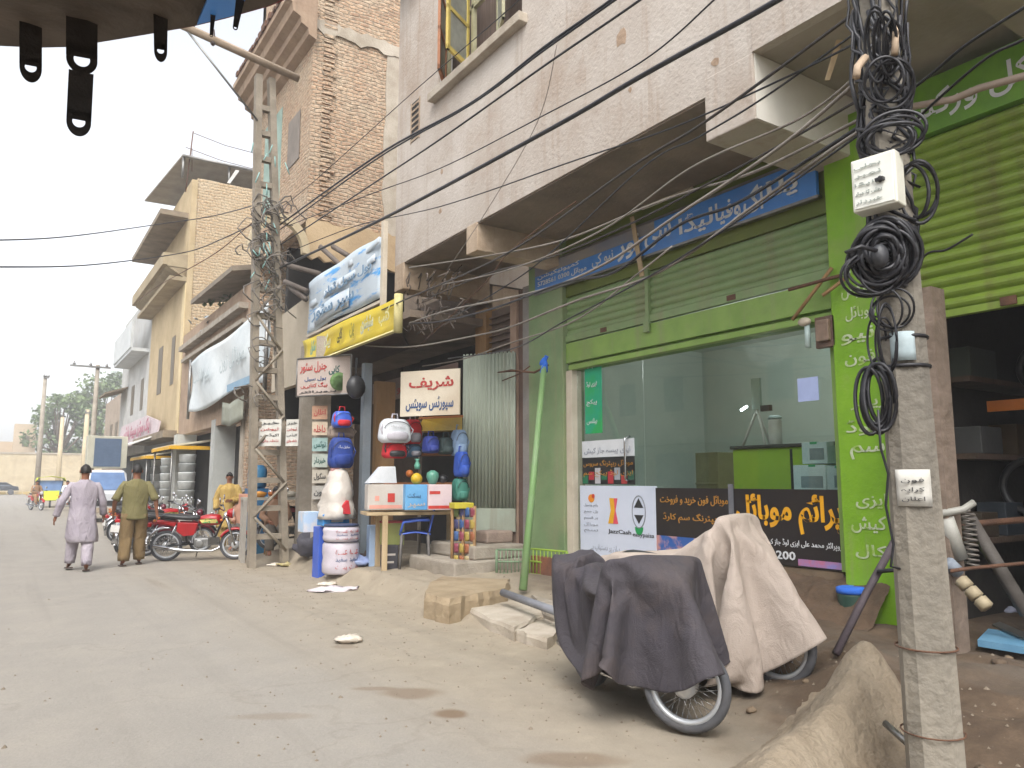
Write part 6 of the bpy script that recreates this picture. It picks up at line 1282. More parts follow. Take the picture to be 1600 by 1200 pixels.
# right hand corner scraps
sb_ = thing('blue_scrap', at(1560, 1010, Z=.3), 'flat blue and white plastic scrap on the brown soil at the right edge', 'scrap')
a = at(1530, 1012, Z=.29)
m = MB(); m.slab([at(1528, 1010, Z=.3), at(1600, 1022, Z=.3), at(1640, 1005, Z=.3), at(1545, 992, Z=.3)], (0, 0, .05)); m.build('blue_sheet', pm('scrap_blue', '6f9dbb', '5c8cac', 3, .5), sb_)
m = MB(); m.slab([at(1550, 978, Z=.36), at(1600, 1000, Z=.36), at(1610, 994, Z=.36), at(1562, 974, Z=.36)], (0, 0, .015)); m.build('grey_lath', steel, sb_)
crumple(1573, 958, .3, .10, pm('scrap_white', 'a9adc0', '979bb0', 8, .6), 'pale crumpled packet by the rail in the dark workshop', seed=11, flat=.6)
m = MB(); c_ = at(1330, 922, X=6.5); m.lathe([(.10, 0), (.11, .02), (.12, .26), (.12, .28)], (c_.x, c_.y, .26), 'z', 14); bc_ = m.build('bucket', pm('bucket_green', '2c4a3c', '25403a', 4, .5)); tag(bc_, 'dark green bucket with a blue rim at the foot of the lime pillar', 'bucket')
m = MB(); m.lathe([(.125, .28), (.13, .3), (.13, .33), (.10, .34)], (c_.x, c_.y, .26), 'z', 14); m.build('rim', pm('rag_blue', '2f6fd8'), bc_)
# debris under the window: brown cloths and rubble
r = random.Random(21)
for k in range(9):
    p = at(r.uniform(1245, 1345), r.uniform(905, 965), X=6.3-.05*k); crumple(0, 0, 1, .1, rust, '', seed=30+k) if 0 else None
m = MB()
m.grid(lambda u, v: V((6.15+.5*v, 5.6-1.7*u, .27+.36*sst(0, 1, v)+.05*mn.noise(V((u*9, v*5, 4)))+.03*mn.noise(V((u*30, v*18, 4))))), 60, 20)
tag(m.build('soil_heap', pm('heap_brown', '5a4838', '44372a', 3, .95, 1.2, 12, stain=.5, c3='6d5a46')), 'brown heap of soil and rubble under the black banner', 'soil heap')
# pale sand ridge in the right foreground
sr = MB(); A = at(1362, 1045, D=4.6); B = at(1190, 1215, D=3.6); A.z = B.z = 0
ax = (B-A); Ln = ax.length; ax.normalize(); pn_ = V((-ax.y, ax.x, 0))
def sfn(u, v):
    s_ = -.35+(Ln+.95)*u; w_ = -.55+1.1*v; p = A+ax*s_+pn_*w_
    rid = .40*sst(-.35, .05, s_)*(1-.45*sst(0, Ln+.5, s_)); prof = exp(-(w_/.20)**2*(1 if w_ > 0 else .55))
    return V((p.x, p.y, gz(p.x, p.y)-.03+rid*prof*(1+.12*mn.noise(V((s_*3, w_*3, 2))))+.016*mn.noise(V((s_*11, w_*11, 2)))+.008*mn.noise(V((s_*27, w_*27, 5)))))
sr.grid(sfn, 90, 64); tag(sr.build('sand_ridge', pm('sand_pale', '8c806e', '786b59', 2.4, .95, 1.3, 22, stain=.6, c3='6a5947')), 'smooth pale sand ridge in the foreground beside the pole foot', 'sand ridge')
# stones strewn on the soil
r = random.Random(77)
for k in range(16):
    px, py = r.uniform(1120, 1590), r.uniform(985, 1190)
    if 1395 < px < 1500 and py > 1000: continue
    c_ = at(px, py, Z=.2); 
    if c_.x < 3.7: continue
    s_ = r.uniform(.015, .05); m = MB(); z0 = gz(c_.x, c_.y)
    m.ell((c_.x, c_.y, z0+s_*.2), s_*r.uniform(.8, 1.5), s_, s_*.6, 7, 5)
    for i in range(len(m.v)): m.v[i] += V((r.uniform(-1, 1), r.uniform(-1, 1), r.uniform(-1, 1)))*s_*.15
    tag(m.build('stone', pm('stone_%d' % (k % 2), ['7a6955', '5e4f40'][k % 2], None, 8, .9, .4)), 'small brown stone on the loose soil by the electric pole', 'stone', 'stones on the loose soil')
# machine frame glimpsed in the workshop entrance
mf = thing('machine_frame', (6.2, 3.0, .25), 'grey white upturned machine frame with a coil spring right of the pole', 'machine frame')
m = MB(); m.tube([at(1478, 810, D=5.9), at(1500, 872, D=5.9)], .06, 8); m.tube([at(1456, 805, D=5.9), at(1505, 796, D=5.9), at(1522, 785, D=5.9)], .028, 8); m.build('white_arm', pm('arm_white', 'a5a49c', '8f8d85', 4, .5, .1), mf)
m = MB(); m.tube([at(1480, 878, D=5.8), at(1498, 895, D=5.8)], .05, 6); m.build('grey_block', pm('block_bluegrey', '8a929c', '78808a'), mf)
m = MB(); pts = []
a, b_ = at(1512, 798, D=6.0), at(1520, 885, D=6.0)
for k in range(120):
    t = k/119; an = t*2*pi*11; pts.append(a.lerp(b_, t)+V((.045*cos(an), .045*sin(an), 0)))
m.tube(pts, .010, 5); m.build('spring', pm('spring_grey', '77716a', '645f59', 4, .5), mf)
m = MB(); m.tube([at(1512, 805, D=6.1), at(1605, 960, D=5.7)], .055, 4); m.build('rail', pm('rail_dark', '5b5652', '49443f', 4, .7, .2), mf)
m = MB(); p0, p1 = at(1500, 905, D=5.6), at(1545, 952, D=5.4)
for k in range(3): m.tube([p0.lerp(p1, k/3+.02), p0.lerp(p1, (k+.85)/3)], .05, 6)
m.build('tan_cylinder', pm('tan_cyl', 'a89b80', '93866c', 3, .7), mf)
m = MB(); m.tube([at(1465, 895, D=5.7), at(1515, 888, D=5.7), at(1600, 880, D=5.7)], .015, 6); m.build('shaft', rust, mf); m = MB(); m.tube([at(1500, 820, D=6.4), at(1600, 812, D=6.4)], .03, 6); m.build('shaft', rust, mf)
# ================================================================= motorcycles
def wheel(parent, x, rad=.28, cover_hub=.07, loc=(0, 0)):
    c_ = (x, loc[1], rad+loc[0])
    m = MB(); m.torus(c_, rad-.032, .032, 'y', 40, 10, 1.15); ty = m.build('wheel', rubber, parent)
    m = MB(); rr = rad-.063; rings = []
    for k in range(41):
        a = 2*pi*k/40; d = V((cos(a), 0, sin(a))); rings.append([V(c_)+d*(rr+.010)+V((0, -.026, 0)), V(c_)+d*(rr-.014)+V((0, -.022, 0)), V(c_)+d*(rr-.020)+V((0, 0, 0)), V(c_)+d*(rr-.014)+V((0, .022, 0)), V(c_)+d*(rr+.010)+V((0, .026, 0)), V(c_)+d*(rr+.012)])
    m.loft(rings, False); m.build('rim', alloy, ty)
    m = MB()
    for k in range(36):
        a = 2*pi*k/36; s_ = 1 if k % 2 else -1; b_ = a+(.55 if (k//2) % 2 else -.55)
        m.tube([V(c_)+V((.05*cos(b_), s_*.035, .05*sin(b_))), V(c_)+V(((rr-.01)*cos(a), 0, (rr-.01)*sin(a)))], .0022, 4)
    m.build('spokes', chrome, ty)
    m = MB(); m.lathe([(.02, -.075), (.045, -.07), (cover_hub, -.045), (cover_hub, .045), (.045, .07), (.02, .075)], c_, 'y', 18); m.build('hub', pm('hub_alloy', 'd0d1d2', 'bebfc0', 5, .35, .05, metal=.4), ty)
    return ty
def strip_arc(m, c_, r, a0, a1, w_, n=14, dish=.012):
    rings = []
    for k in range(n+1):
        a = a0+(a1-a0)*k/n; d = V((cos(a), 0, sin(a)))
        rings.append([V(c_)+d*r+V((0, w_*s_, 0))-d*(dish*s_*s_*4*.25/.25) for s_ in (-1, -.5, 0, .5, 1)]+[V(c_)+d*(r-.006)+V((0, w_*s_, 0))-d*(dish*s_*s_) for s_ in (1, .5, 0, -.5, -1)])
    m.loft(rings, True)
def motorcycle(body, accent, label, stripes=True):
    t = thing('motorcycle', (0, 0, 0), label, 'motorcycle', 'motorcycles parked nose in along the shops')
    wheel(t, .60); wheel(t, -.60)
    m = MB()
    for s_ in (-1, 1): m.tube([(.60, s_*.075, .28), (.50, s_*.075, .58), (.40, s_*.07, .88)], [.022, .022, .018], 8)
    m.box(.37, .45, -.1, .1, .80, .83); m.build('fork', chrome, t)
    m = MB(); m.tube([(.42, 0, .84), (.33, 0, .66), (.25, 0, .45), (.05, 0, .30), (-.2, 0, .30)], .02, 8); m.tube([(.36, 0, .72), (0, 0, .66), (-.45, 0, .66), (-.78, 0, .70)], .02, 8)
    for s_ in (-1, 1): m.tube([(-.2, s_*.06, .32), (-.6, s_*.075, .28)], .016, 6); m.tube([(-.25, s_*.04, .32), (-.3, s_*.05, .64)], .014, 6)
    m.build('frame', black_paint, t)
    m = MB()
    for s_ in (-1, 1):
        pts = []
        for k in range(50):
            q = k/49; a = q*2*pi*9; pts.append(V((-.58+.14*q, s_*.11+.022*cos(a), .34+.28*q+.022*sin(a)*.4)))
        m.tube(pts, .005, 4); m.tube([(-.59, s_*.11, .30), (-.43, s_*.11, .66)], .010, 6)
    m.build('shock_absorber', chrome, t)
    m = MB(); m.box(-.12, .14, -.085, .085, .26, .42); m.lathe([(.07, -.12), (.075, -.1), (.075, .1), (.07, .12)], (-.02, 0, .33), 'y', 18); en = m.build('engine', pm('engine_alloy', '9a9a98', '80807e', 6, .45, .2, metal=.6), t, bevel=.02)
    m = MB()
    for k in range(8): m.box(.15+k*.022, .16+k*.022, -.07, .07, .28, .42)
    m.build('cooling_fins', steel, en)
    m = MB(); m.tube([(.30, -.03, .33), (.33, -.08, .24), (.2, -.12, .19), (-.1, -.13, .2), (-.35, -.14, .22), (-.8, -.15, .30)], [.016, .018, .018, .022, .035, .038], 10); m.build('exhaust', chrome, t)
    # tank
    m = MB(); rings = []
    for k in range(11):
        q = k/10; x = .34-.40*q; w_ = (.10+.035*sin(pi*min(1, q*1.1)))*(1-.25*q) if q > 0 else .08; h = .085+.03*sin(pi*q)-.02*q; zc = .75-.01*q
        if q in (0, 1): w_ *= .55; h *= .6
        rings.append([V((x, w_*math.copysign(abs(cos(a))**.75, cos(a)), zc+h*math.copysign(abs(sin(a))**.8, sin(a)))) for a in [2*pi*j/16 for j in range(16)]])
    m.loft(rings); tk = m.build('fuel_tank', body, t)
    m = MB(); m.lathe([(.03, .0), (.03, .02), (.02, .028)], (.17, 0, .855), 'z', 12); m.build('filler_cap', chrome, tk)
    if stripes:
        m = MB()
        for s_ in (-1, 1): m.slab([(.30, s_*.112, .70), (.02, s_*.118, .70), (-.03, s_*.10, .76), (.10, s_*.134, .79), (.27, s_*.128, .77)], (0, s_*.010, 0))
        m.build('sticker', accent, tk)
    # seat
    m = MB(); rings = []
    for k in range(13):
        q = k/12; x = -.02-.66*q; w_ = .09+.04*sst(0, .4, q)-.02*sst(.8, 1, q); z = .79+.035*sst(.2, 1, q); h = .045 if 0 < k < 12 else .02
        rings.append([V((x, w_*math.copysign(abs(cos(a))**.6, cos(a)), z+h*math.copysign(abs(sin(a))**.6, sin(a)))) for a in [2*pi*j/14 for j in range(14)]])
    m.loft(rings); m.build('seat', black_plastic, t)
    m = MB()
    for s_ in (-1, 1): m.slab([(-.05, s_*.09, .70), (-.40, s_*.10, .72), (-.42, s_*.10, .56), (-.30, s_*.095, .46), (-.12, s_*.09, .48)], (0, s_*.02, 0))
    m.build('side_panel', body, t, bevel=.01)
    m = MB(); m.slab([(-.42, -.11, .72), (-.80, -.09, .74), (-.84, -.05, .70), (-.45, -.10, .64)], (0, .02, 0)); m.slab([(-.42, .09, .72), (-.80, .07, .74), (-.84, .03, .70), (-.45, .08, .64)], (0, .02, 0)); m.build('tail_cowl', body, t, bevel=.006)
    m = MB(); strip_arc(m, (.60, 0, .28), .325, R(25), R(150), .055); m.build('front_fender', body, t)
    m = MB(); strip_arc(m, (-.60, 0, .30), .34, R(75), R(200), .06); m.build('rear_fender', chrome, t)
    m = MB(); m.lathe([(.03, -.0), (.075, .02), (.09, .08), (.092, .11)], (.43, 0, .86), 'x', 18); hl = m.build('headlight', body, t)
    m = MB(); m.lathe([(.088, .112), (.06, .125), (.01, .13)], (.43, 0, .86), 'x', 18); m.build('lens', pm('lens', 'c8cdd0', 'b9bec2', 6, .1), hl)
    m = MB(); m.box(-.93, -.86, -.05, .05, .63, .70); m.build('tail_light', red_paint, t, bevel=.01)
    m = MB(); m.box(-.965, -.955, -.09, .09, .44, .58); m.build('number_plate', white_paint, t)
    m = MB(); m.tube([(.28, -.34, .97), (.33, -.22, .98), (.38, -.08, .92), (.38, .08, .92), (.33, .22, .98), (.28, .34, .97)], .012, 8); hb = m.build('handlebar', chrome, t)
    m = MB()
    for s_ in (-1, 1): m.tube([(.33, s_*.23, .98), (.27, s_*.36, .97)], .018, 8)
    m.build('grip', black_plastic, hb)
    for s_ in (-1, 1):
        m = MB(); m.tube([(.33, s_*.2, .98), (.33, s_*.26, 1.12)], .006, 5); m.lathe([(.01, 0), (.05, .006), (.045, .02), (.01, .025)], (.33, s_*.28, 1.14), 'x', 12); m.build('mirror', chrome, t)
        for x in (.36, -.78): m = MB(); m.tube([(x, s_*.06, .76), (x, s_*.15, .76)], .008, 5); m.ell((x, s_*.17, .76), .03, .03, .025, 8, 6); m.build('indicator', pm('amber', 'c46a1c', 'b05c14', 5, .3), t)
    m = MB(); m.tube([(-.05, -.2, .27), (-.05, .2, .27)], .012, 6); m.tube([(-.05, .1, .26), (-.12, .22, .02)], .01, 5); m.build('footrest', steel, t)
    return t
blackm = black_paint
bikes = []
proto = motorcycle(red_paint, pm('sticker_green', '3f8f4a', 'c9b86a', 9, .4, 0, contrast=(.48, .52)), 'red motorcycle with a green and cream tank sticker parked nearest in the row')
def place(o, x, y, rz, lean=0.09, label=None):
    o.location = (x, y, gz(x, y)); o.rotation_euler = (lean, 0, rz)
    if label: o['label'] = label
    return o
place(proto, 3.36, 16.25, R(-20))
proto.scale = (1.07,)*3
b2_ = motorcycle(pm('paint_maroon', '6a1a2c', '581424', 3, .3), pm('sticker_white', 'c9c4bc', None, 9, .4), 'maroon motorcycle parked directly behind the red one with the green sticker'); place(b2_, 3.15, 18.0, R(14))
b3_ = motorcycle(black_paint, pm('sticker_red', 'a3262b', None, 9, .4), 'black motorcycle third in the parked row, half hidden by the maroon one'); place(b3_, 3.35, 18.9, R(4))
c_ = copy_tree(proto); place(c_, 3.2, 20.0, R(18), label='red motorcycle in the middle of the row between black ones')
c_ = copy_tree(b3_); place(c_, 3.4, 21.1, R(6), label='black motorcycle behind the second red one in the row')
c_ = copy_tree(b2_); place(c_, 3.1, 22.3, R(15), label='maroon motorcycle farther along the row, beside the white pillar')
c_ = copy_tree(proto); place(c_, 2.5, 19.4, R(62), label='red motorcycle standing in the road between the two walking men')
c_ = copy_tree(b3_); place(c_, 3.3, 24.0, R(2), label='farthest black motorcycle in the parked row near the awning')
c_ = copy_tree(b3_); place(c_, 5.0, 15.6, R(-160), label='black motorcycle half hidden behind the ladder pole')

c_ = copy_tree(b3_); place(c_, 7.9, 2.75, R(170), label='dim motorcycle standing inside the dark workshop'); c_.location.z = .24; c_['group'] = 'motorcycles in the workshop'
# ================================================================= draped covers over two parked motorcycles (cloth settled over a machine, baked)
# cloth covers draped over two parked motorcycles; settled cloth positions as steps of 4 mm between neighbouring points (x, y, z rows)
DRAPE_DARK = [[-182,-7,-7,-6,-5,-4,-4,-4,-3,-2,-1,-4,-2,-1,1,4,6,0,1,-12,-10,-1,1,1,2,3,4,4,6,7,8,10,11,14,-7,-6,-5,-5,-4,-4,-3,-2,-2,0,-4,-2,-1,-1,-1,9,2,-6,-12,-1,-1,0,1,2,3,3,5,5,7,8,8,12,12,-6,-6,-5,-4,-3,-4,-2,-3,-2,-2,-4,0,2,-2,
-2,2,4,-9,-3,-1,-1,0,0,2,2,4,4,6,6,6,9,11,12,-7,-5,-4,-3,-3,-3,-2,-3,-1,-3,-3,-2,0,1,0,1,-5,0,-3,-2,-1,0,1,1,2,2,2,6,6,8,9,11,10,-5,-6,-3,-3,-2,-2,-2,-2,-2,-2,-3,-5,2,2,0,1,-6,1,-4,-3,-3,-2,-2,1,3,4,4,6,8,8,9,11,8,-6,-6,-3,
-3,-1,-2,-1,0,-1,-3,-3,-4,-2,2,3,-11,8,0,-6,-4,-4,-2,1,2,2,4,4,5,7,8,9,11,7,-6,-6,-4,-2,-1,-1,0,0,-12,-11,1,6,-1,-2,-4,3,-11,5,5,-4,-3,1,1,-4,3,5,8,5,6,9,9,11,6,-6,-6,-4,-4,-4,-3,-4,-4,-5,0,1,0,-13,-4,-3,5,4,-7,12,-8,5,-2,
1,2,2,6,6,6,6,8,10,10,5,-6,-5,-4,-3,-4,-3,-4,-4,-4,-4,-7,2,-3,-3,-3,-2,-3,3,1,1,7,1,1,0,4,5,5,6,7,8,9,10,3,-5,-5,-4,-5,-4,-4,-4,-4,-3,-3,-2,-8,7,-3,-3,-9,-7,13,-9,8,0,2,4,5,4,5,5,6,6,8,9,9,3,-4,-5,-4,-4,-4,-4,-3,-4,-3,-3,
-7,-7,-3,-11,-1,1,2,1,0,1,2,4,6,3,5,6,7,5,8,9,8,9,2,-4,-4,-4,-3,-4,-3,-4,-4,-3,-4,-4,-6,-14,-1,-1,1,-2,-2,7,0,2,2,3,4,5,6,8,7,8,8,8,8,2,-3,-4,-3,-3,-3,-4,-3,-3,-4,-6,-3,-8,-14,0,0,-5,1,-1,6,-3,3,4,4,6,5,7,7,7,8,7,8,7,2,-3,
-3,-3,-3,-4,-4,-4,-4,-5,-4,-5,-16,0,0,0,-6,2,-4,2,4,1,4,5,6,6,6,7,7,7,7,7,8,1,-2,-3,-2,-3,-4,-3,-4,-4,-4,-13,-11,-3,1,-1,-7,3,-3,1,1,3,3,2,6,6,5,6,7,6,6,6,6,9,2,-2,-2,-2,-2,-3,-3,-4,-4,-12,-9,-8,-2,1,-7,-2,1,1,-6,0,11,2,-4,
3,9,5,3,8,10,6,4,8,10,2,-2,-1,-2,-2,-2,-3,-3,-10,-8,-8,-8,-2,-3,-1,-2,-1,-3,-1,0,3,-1,1,1,0,8,7,9,9,12,3,9,11,1,-1,-1,-2,-1,-1,-2,-7,-7,-8,-7,-8,-1,-3,-2,-1,-3,-1,-1,-1,-4,2,2,3,-1,8,7,9,6,9,7,10,10,0,0,-1,-1,-1,-1,-1,-6,
-7,-7,-7,-8,-1,-2,-2,-1,-3,-1,-1,-1,-5,-1,4,2,0,8,6,6,7,8,9,9,10,-3,0,1,0,0,-1,-1,-4,-6,-8,-6,-7,-1,-3,-1,-2,-2,-1,-1,-2,-4,-2,1,2,1,9,6,6,5,7,10,9,9,-9,2,1,1,1,0,-1,-1,-5,-7,-6,-8,0,-2,-2,-1,-2,-3,0,-1,-4,-2,-1,1,1,9,5,5,
5,8,9,9,8,-14,0,-1,0,3,3,2,0,-1,-6,-5,-9,1,-1,-2,-2,-3,-2,-2,-1,-2,-2,-1,2,-2,8,5,4,6,9,7,8,8,-18,-2,-1,-1,-1,1,5,4,3,0,-7,-8,2,0,-2,-2,-2,-3,-1,-2,-1,-2,-2,1,-3,3,8,3,8,7,7,7,5,-15,-2,-3,-2,-2,-1,-1,3,6,6,-9,-9,2,11,1,-2,
-2,-3,-1,-2,-2,-13,4,4,-2,-1,6,7,6,7,6,4,-2,-4,-1,-1,-3,-3,-3,-3,-3,0,6,6,-13,3,3,11,4,-2,-3,-1,-1,-8,-13,-4,9,6,-4,6,4,6,5,3,-5,-7,10,1,0,0,-1,-2,-3,-4,-4,-5,1,1,11,-6,5,6,9,1,-4,-6,-6,-12,-11,10,4,4,2,5,5,0,-7,-7,-8,20,
2,2,2,1,1,0,-3,-4,-5,-1,1,1,6,3,3,0,-4,-1,-2,-4,-7,-11,7,2,4,5,5,-5,-6,-8,-7,-7,27,2,1,3,2,0,7,-8,2,6,-3,3,1,-1,-3,-4,-3,-3,-2,-2,-3,-4,-2,7,-2,6,4,-8,-6,-6,-4,-3,-3,23,1,2,2,4,6,7,2,0,8,-16,6,12,-2,-2,-3,-3,-4,-4,-3,-4,-3,
-5,-5,2,3,1,-1,-2,-2,-2,-3,-3,10,2,6,8,8,6,2,-2,10,-14,3,-4,18,2,-4,-2,-2,-3,-2,-3,-3,-4,-2,-12,1,2,1,0,0,-1,-2,-4,-4,2,8,10,7,4,0,1,10,-9,-7,-4,13,14,2,4,-2,-2,-3,-3,-4,-3,-14,-6,2,-10,2,0,1,1,1,0,0,-3,2,9,5,2,0,2,12,0,-5,
-6,-6,14,10,13,2,3,-3,-3,-4,-6,-12,-9,-10,-6,6,-10,-3,0,2,1,2,2,1,6,4,1,1,3,13,3,-5,-8,-9,8,14,12,9,10,3,-1,-5,-9,-11,-9,-8,-13,-8,-1,7,-10,-6,-1,1,2,2,3,10,1,2,4,13,7,-7,-9,-9,4,10,13,13,11,9,6,-1,-8,-13,-9,-9,-8,-13,-11,
-5,4,6,-10,-8,-3,0,2,4,13,2,4,15,10,-7,-10,-9,0,9,11,12,12,11,7,12,-2,-13,-9,-12,-7,-8,-13,-13,-8,-1,6,5,-11,-9,-4,-1,3,19,3,15,14,-6,-10,-10,-3,7,12,11,10,12,11,11,10,-3,-13,-12,-10,-8,-8,-12,-13,-12,-5,2,7,4,-12,-9,-5,-1,
24,16,15,-3,-10,-10,-6,5,11,13,10,10,12,12,11,8,-2,-13,-12,-12,-9,-7,-11,-14,-13,-9,-2,5,6,2,-12,-10,-5,36,16,3,-9,-11,-8,2,10,13,12,10,12,11,12,10,7,-2,-11,-13,-12,-10,-9,-10,-13,-13,-12,-7,0,7,6,0,-13,-10,43,9,-7,-11,-9,
-1,8,12,14,11,11,12,11,11,11,5,-1,-11,-12,-13,-11,-10,-9,-12,-14,-13,-10,-5,3,7,5,-3,-12,43,-5,-10,-10,-4,6,12,13,13,11,12,12,11,11,10,4,0,-10,-12,-13,-12,-11,-10,-10,-13,-14,-13,-8,-3,5,6,5,-7,30,-8,-10,-6,3,11,13,13,12,
12,12,11,12,10,10,3,0,-8,-12,-12,-12,-12,-11,-11,-12,-13,-14,-12,-7,0,5,6,3,19,-11,-7,0,10,13,13,13,12,12,12,11,11,10,9,5,-1,-7,-11,-12,-12,-12,-12,-12,-11,-14,-13,-13,-11,-6,2,6,5,12,-7,-3,8,13,14,13,13,12,12,11,11,10,10,
9,3,1,-6,-10,-12,-11,-13,-12,-12,-13,-13,-13,-13,-13,-10,-4,4,5],[-58,2,2,1,2,1,2,1,2,1,5,13,13,14,13,13,9,5,4,-1,3,1,0,1,0,0,1,0,0,0,1,1,3,-116,1,1,2,1,1,1,2,1,3,6,13,13,14,11,13,2,8,11,1,4,0,0,0,0,0,0,0,1,1,3,5,-1,-121,
0,1,1,1,1,1,1,1,1,13,13,14,11,14,14,12,7,-2,6,3,0,-1,-1,-1,0,1,1,3,3,6,2,0,-128,0,-1,1,1,2,1,1,1,2,14,13,14,13,13,10,12,-3,14,9,-3,-1,0,0,2,2,3,4,2,3,2,1,-1,-131,0,3,0,0,1,1,1,1,6,4,14,10,15,14,14,13,-1,14,8,3,2,2,2,1,1,2,
2,1,0,1,0,-2,-133,4,4,2,1,1,0,0,0,0,7,11,15,4,15,15,5,12,15,1,1,2,3,9,1,2,1,0,-3,1,2,2,3,-136,6,6,4,1,1,0,-1,-1,5,1,13,-3,15,15,15,15,4,14,14,1,1,-2,-1,-6,1,3,4,-2,1,4,3,6,-137,8,7,-4,-2,-2,-2,-1,-1,3,13,11,12,2,15,15,15,
15,3,4,-1,5,-3,-2,4,8,-2,0,2,4,-1,6,7,-138,9,6,-4,-2,0,0,0,0,1,0,7,14,14,15,15,9,5,15,0,14,-12,3,4,8,5,0,0,1,1,-3,6,9,-140,9,7,1,1,1,1,0,1,1,-1,0,12,12,15,16,13,13,-2,12,6,3,2,3,2,1,0,0,-2,-4,1,8,10,-143,9,8,3,1,0,-2,2,2,
1,-7,12,12,6,9,16,16,16,12,3,-15,4,3,4,1,2,1,1,-1,1,6,9,9,-145,9,8,5,0,-3,-1,0,0,0,8,3,15,-6,16,15,16,12,10,14,-16,0,0,1,1,1,3,2,4,5,8,8,9,-148,8,8,7,-3,0,-1,-1,0,-1,1,13,3,-1,16,17,10,12,16,15,1,-1,-1,-2,-2,-4,2,3,5,6,7,
8,10,-153,8,8,8,3,1,1,1,1,0,1,-11,2,9,15,17,9,16,13,6,11,-5,0,-1,1,-3,4,4,6,6,8,8,8,-158,8,8,8,5,3,2,1,1,-1,-9,-9,3,12,16,13,16,11,16,3,12,-2,-6,1,2,3,3,5,7,7,8,11,2,-162,7,8,7,7,4,3,2,0,-10,-9,-7,4,14,15,13,16,17,14,16,-4,
3,6,1,0,4,4,4,2,7,10,7,-1,-168,7,8,7,7,7,4,3,-11,-8,-8,-7,4,17,15,14,16,15,17,15,12,4,4,3,1,3,4,2,3,1,11,3,-4,-173,7,7,7,7,7,7,-5,-6,0,-12,-11,8,16,15,14,14,17,17,13,3,6,6,6,12,-4,8,2,9,4,7,-1,-6,-181,8,7,7,7,7,8,-3,-4,0,
-11,-15,10,17,15,13,15,17,16,15,2,14,3,8,11,-7,9,7,7,6,2,-4,-6,-190,8,8,7,7,7,8,4,-2,-2,-13,-15,12,16,16,12,15,17,17,16,2,17,8,8,9,-10,6,9,10,5,-1,-5,-7,-198,7,8,7,8,7,7,7,3,-2,-16,-14,15,17,15,11,17,17,16,16,4,16,1,8,17,
-7,7,9,10,2,-3,-7,-6,-207,7,6,8,7,7,9,7,8,0,-16,-13,16,17,15,15,14,16,17,10,11,16,-3,11,17,-2,9,9,7,-1,-7,-7,-7,-211,5,6,6,7,8,7,8,8,8,-14,-13,16,17,15,15,15,17,17,13,9,16,-7,16,16,7,6,9,2,-8,-7,-8,-8,-210,4,5,5,6,6,8,8,7,
8,3,-14,16,12,16,16,15,16,16,13,10,3,11,13,16,13,7,4,-8,-8,-8,-9,-10,-194,2,1,2,3,4,5,7,8,7,8,-4,15,16,11,16,16,15,13,15,15,6,14,9,12,16,6,-8,-8,-9,-9,-9,-3,-180,1,0,0,1,0,2,3,3,6,9,10,11,15,16,15,13,17,16,15,15,12,12,8,13,
13,-9,-8,-8,-10,-7,-1,-2,-170,2,1,0,0,-1,-2,2,2,6,-6,12,17,15,16,16,17,15,17,16,15,15,12,11,13,-8,-8,-8,-8,-6,0,-2,-4,-156,2,1,1,1,-1,-1,3,1,-10,-2,10,18,16,16,16,16,16,16,16,16,16,16,11,-7,-7,-8,-3,-5,-6,-5,-4,-4,-134,2,
2,2,1,0,-2,-8,-10,6,6,8,8,16,16,16,16,16,16,16,16,16,18,-5,-9,-7,-7,-4,-4,-3,1,-5,-4,-118,2,2,-1,-5,-7,-9,-10,2,7,13,13,1,14,16,16,16,16,16,16,16,15,17,3,-7,-8,-6,-6,-7,-5,-6,-4,-4,-105,1,-6,-9,-10,-11,-9,-2,13,13,13,5,5,
14,13,16,15,16,16,15,16,8,13,14,5,-7,-7,-6,-7,-7,-7,-8,-7,-103,-9,-12,-12,-11,-10,-1,15,14,13,12,3,8,5,15,13,16,15,16,14,9,12,10,12,12,7,-7,-7,-7,-7,-8,-8,-8,-123,-13,-13,-12,-11,-1,15,14,13,11,12,4,5,10,7,13,16,15,12,10,
11,12,7,11,14,12,6,-6,-8,-7,-8,-8,-9,-147,-14,-13,-12,-2,14,14,12,12,14,9,5,6,6,9,10,15,12,8,11,12,12,6,8,13,13,12,5,-5,-8,-8,-9,-9,-172,-14,-13,-2,11,14,12,12,15,11,8,6,6,7,9,3,15,6,11,8,13,12,6,6,10,14,12,13,4,-5,-8,-10,
-9,-196,-14,-4,7,15,13,12,14,13,6,8,9,7,6,-1,8,15,4,7,9,12,12,8,4,8,12,14,12,13,3,-5,-9,-11,-221,-2,-1,16,13,12,14,14,8,5,9,8,5,1,2,10,14,6,3,8,10,12,9,4,5,10,14,13,12,14,1,-6,-10,-240,-3,17,14,12,14,15,10,5,5,9,6,0,1,5,11,
14,7,1,5,10,11,9,6,3,7,12,14,12,13,15,-1,-8,-259,16,15,13,13,15,12,7,3,8,6,3,1,0,5,12,14,8,1,3,6,10,10,7,3,4,10,13,14,12,14,15,-5,-259,16,15,12,15,14,8,5,3,7,4,2,0,0,6,12,14,9,2,2,3,8,9,9,4,3,5,11,14,14,13,15,14,-258,16,13,
14,15,10,5,4,5,4,3,0,1,0,6,13,13,10,3,1,2,5,7,8,7,3,4,7,12,15,13,14,16,-238,13,15,15,11,6,4,4,3,3,2,0,1,1,7,11,13,12,4,1,2,3,5,6,7,3,4,5,9,13,15,14,15,-219,15,16,13,7,4,2,3,2,2,1,1,2,2,6,12,12,11,7,1,2,2,4,4,4,4,4,5,6,10,
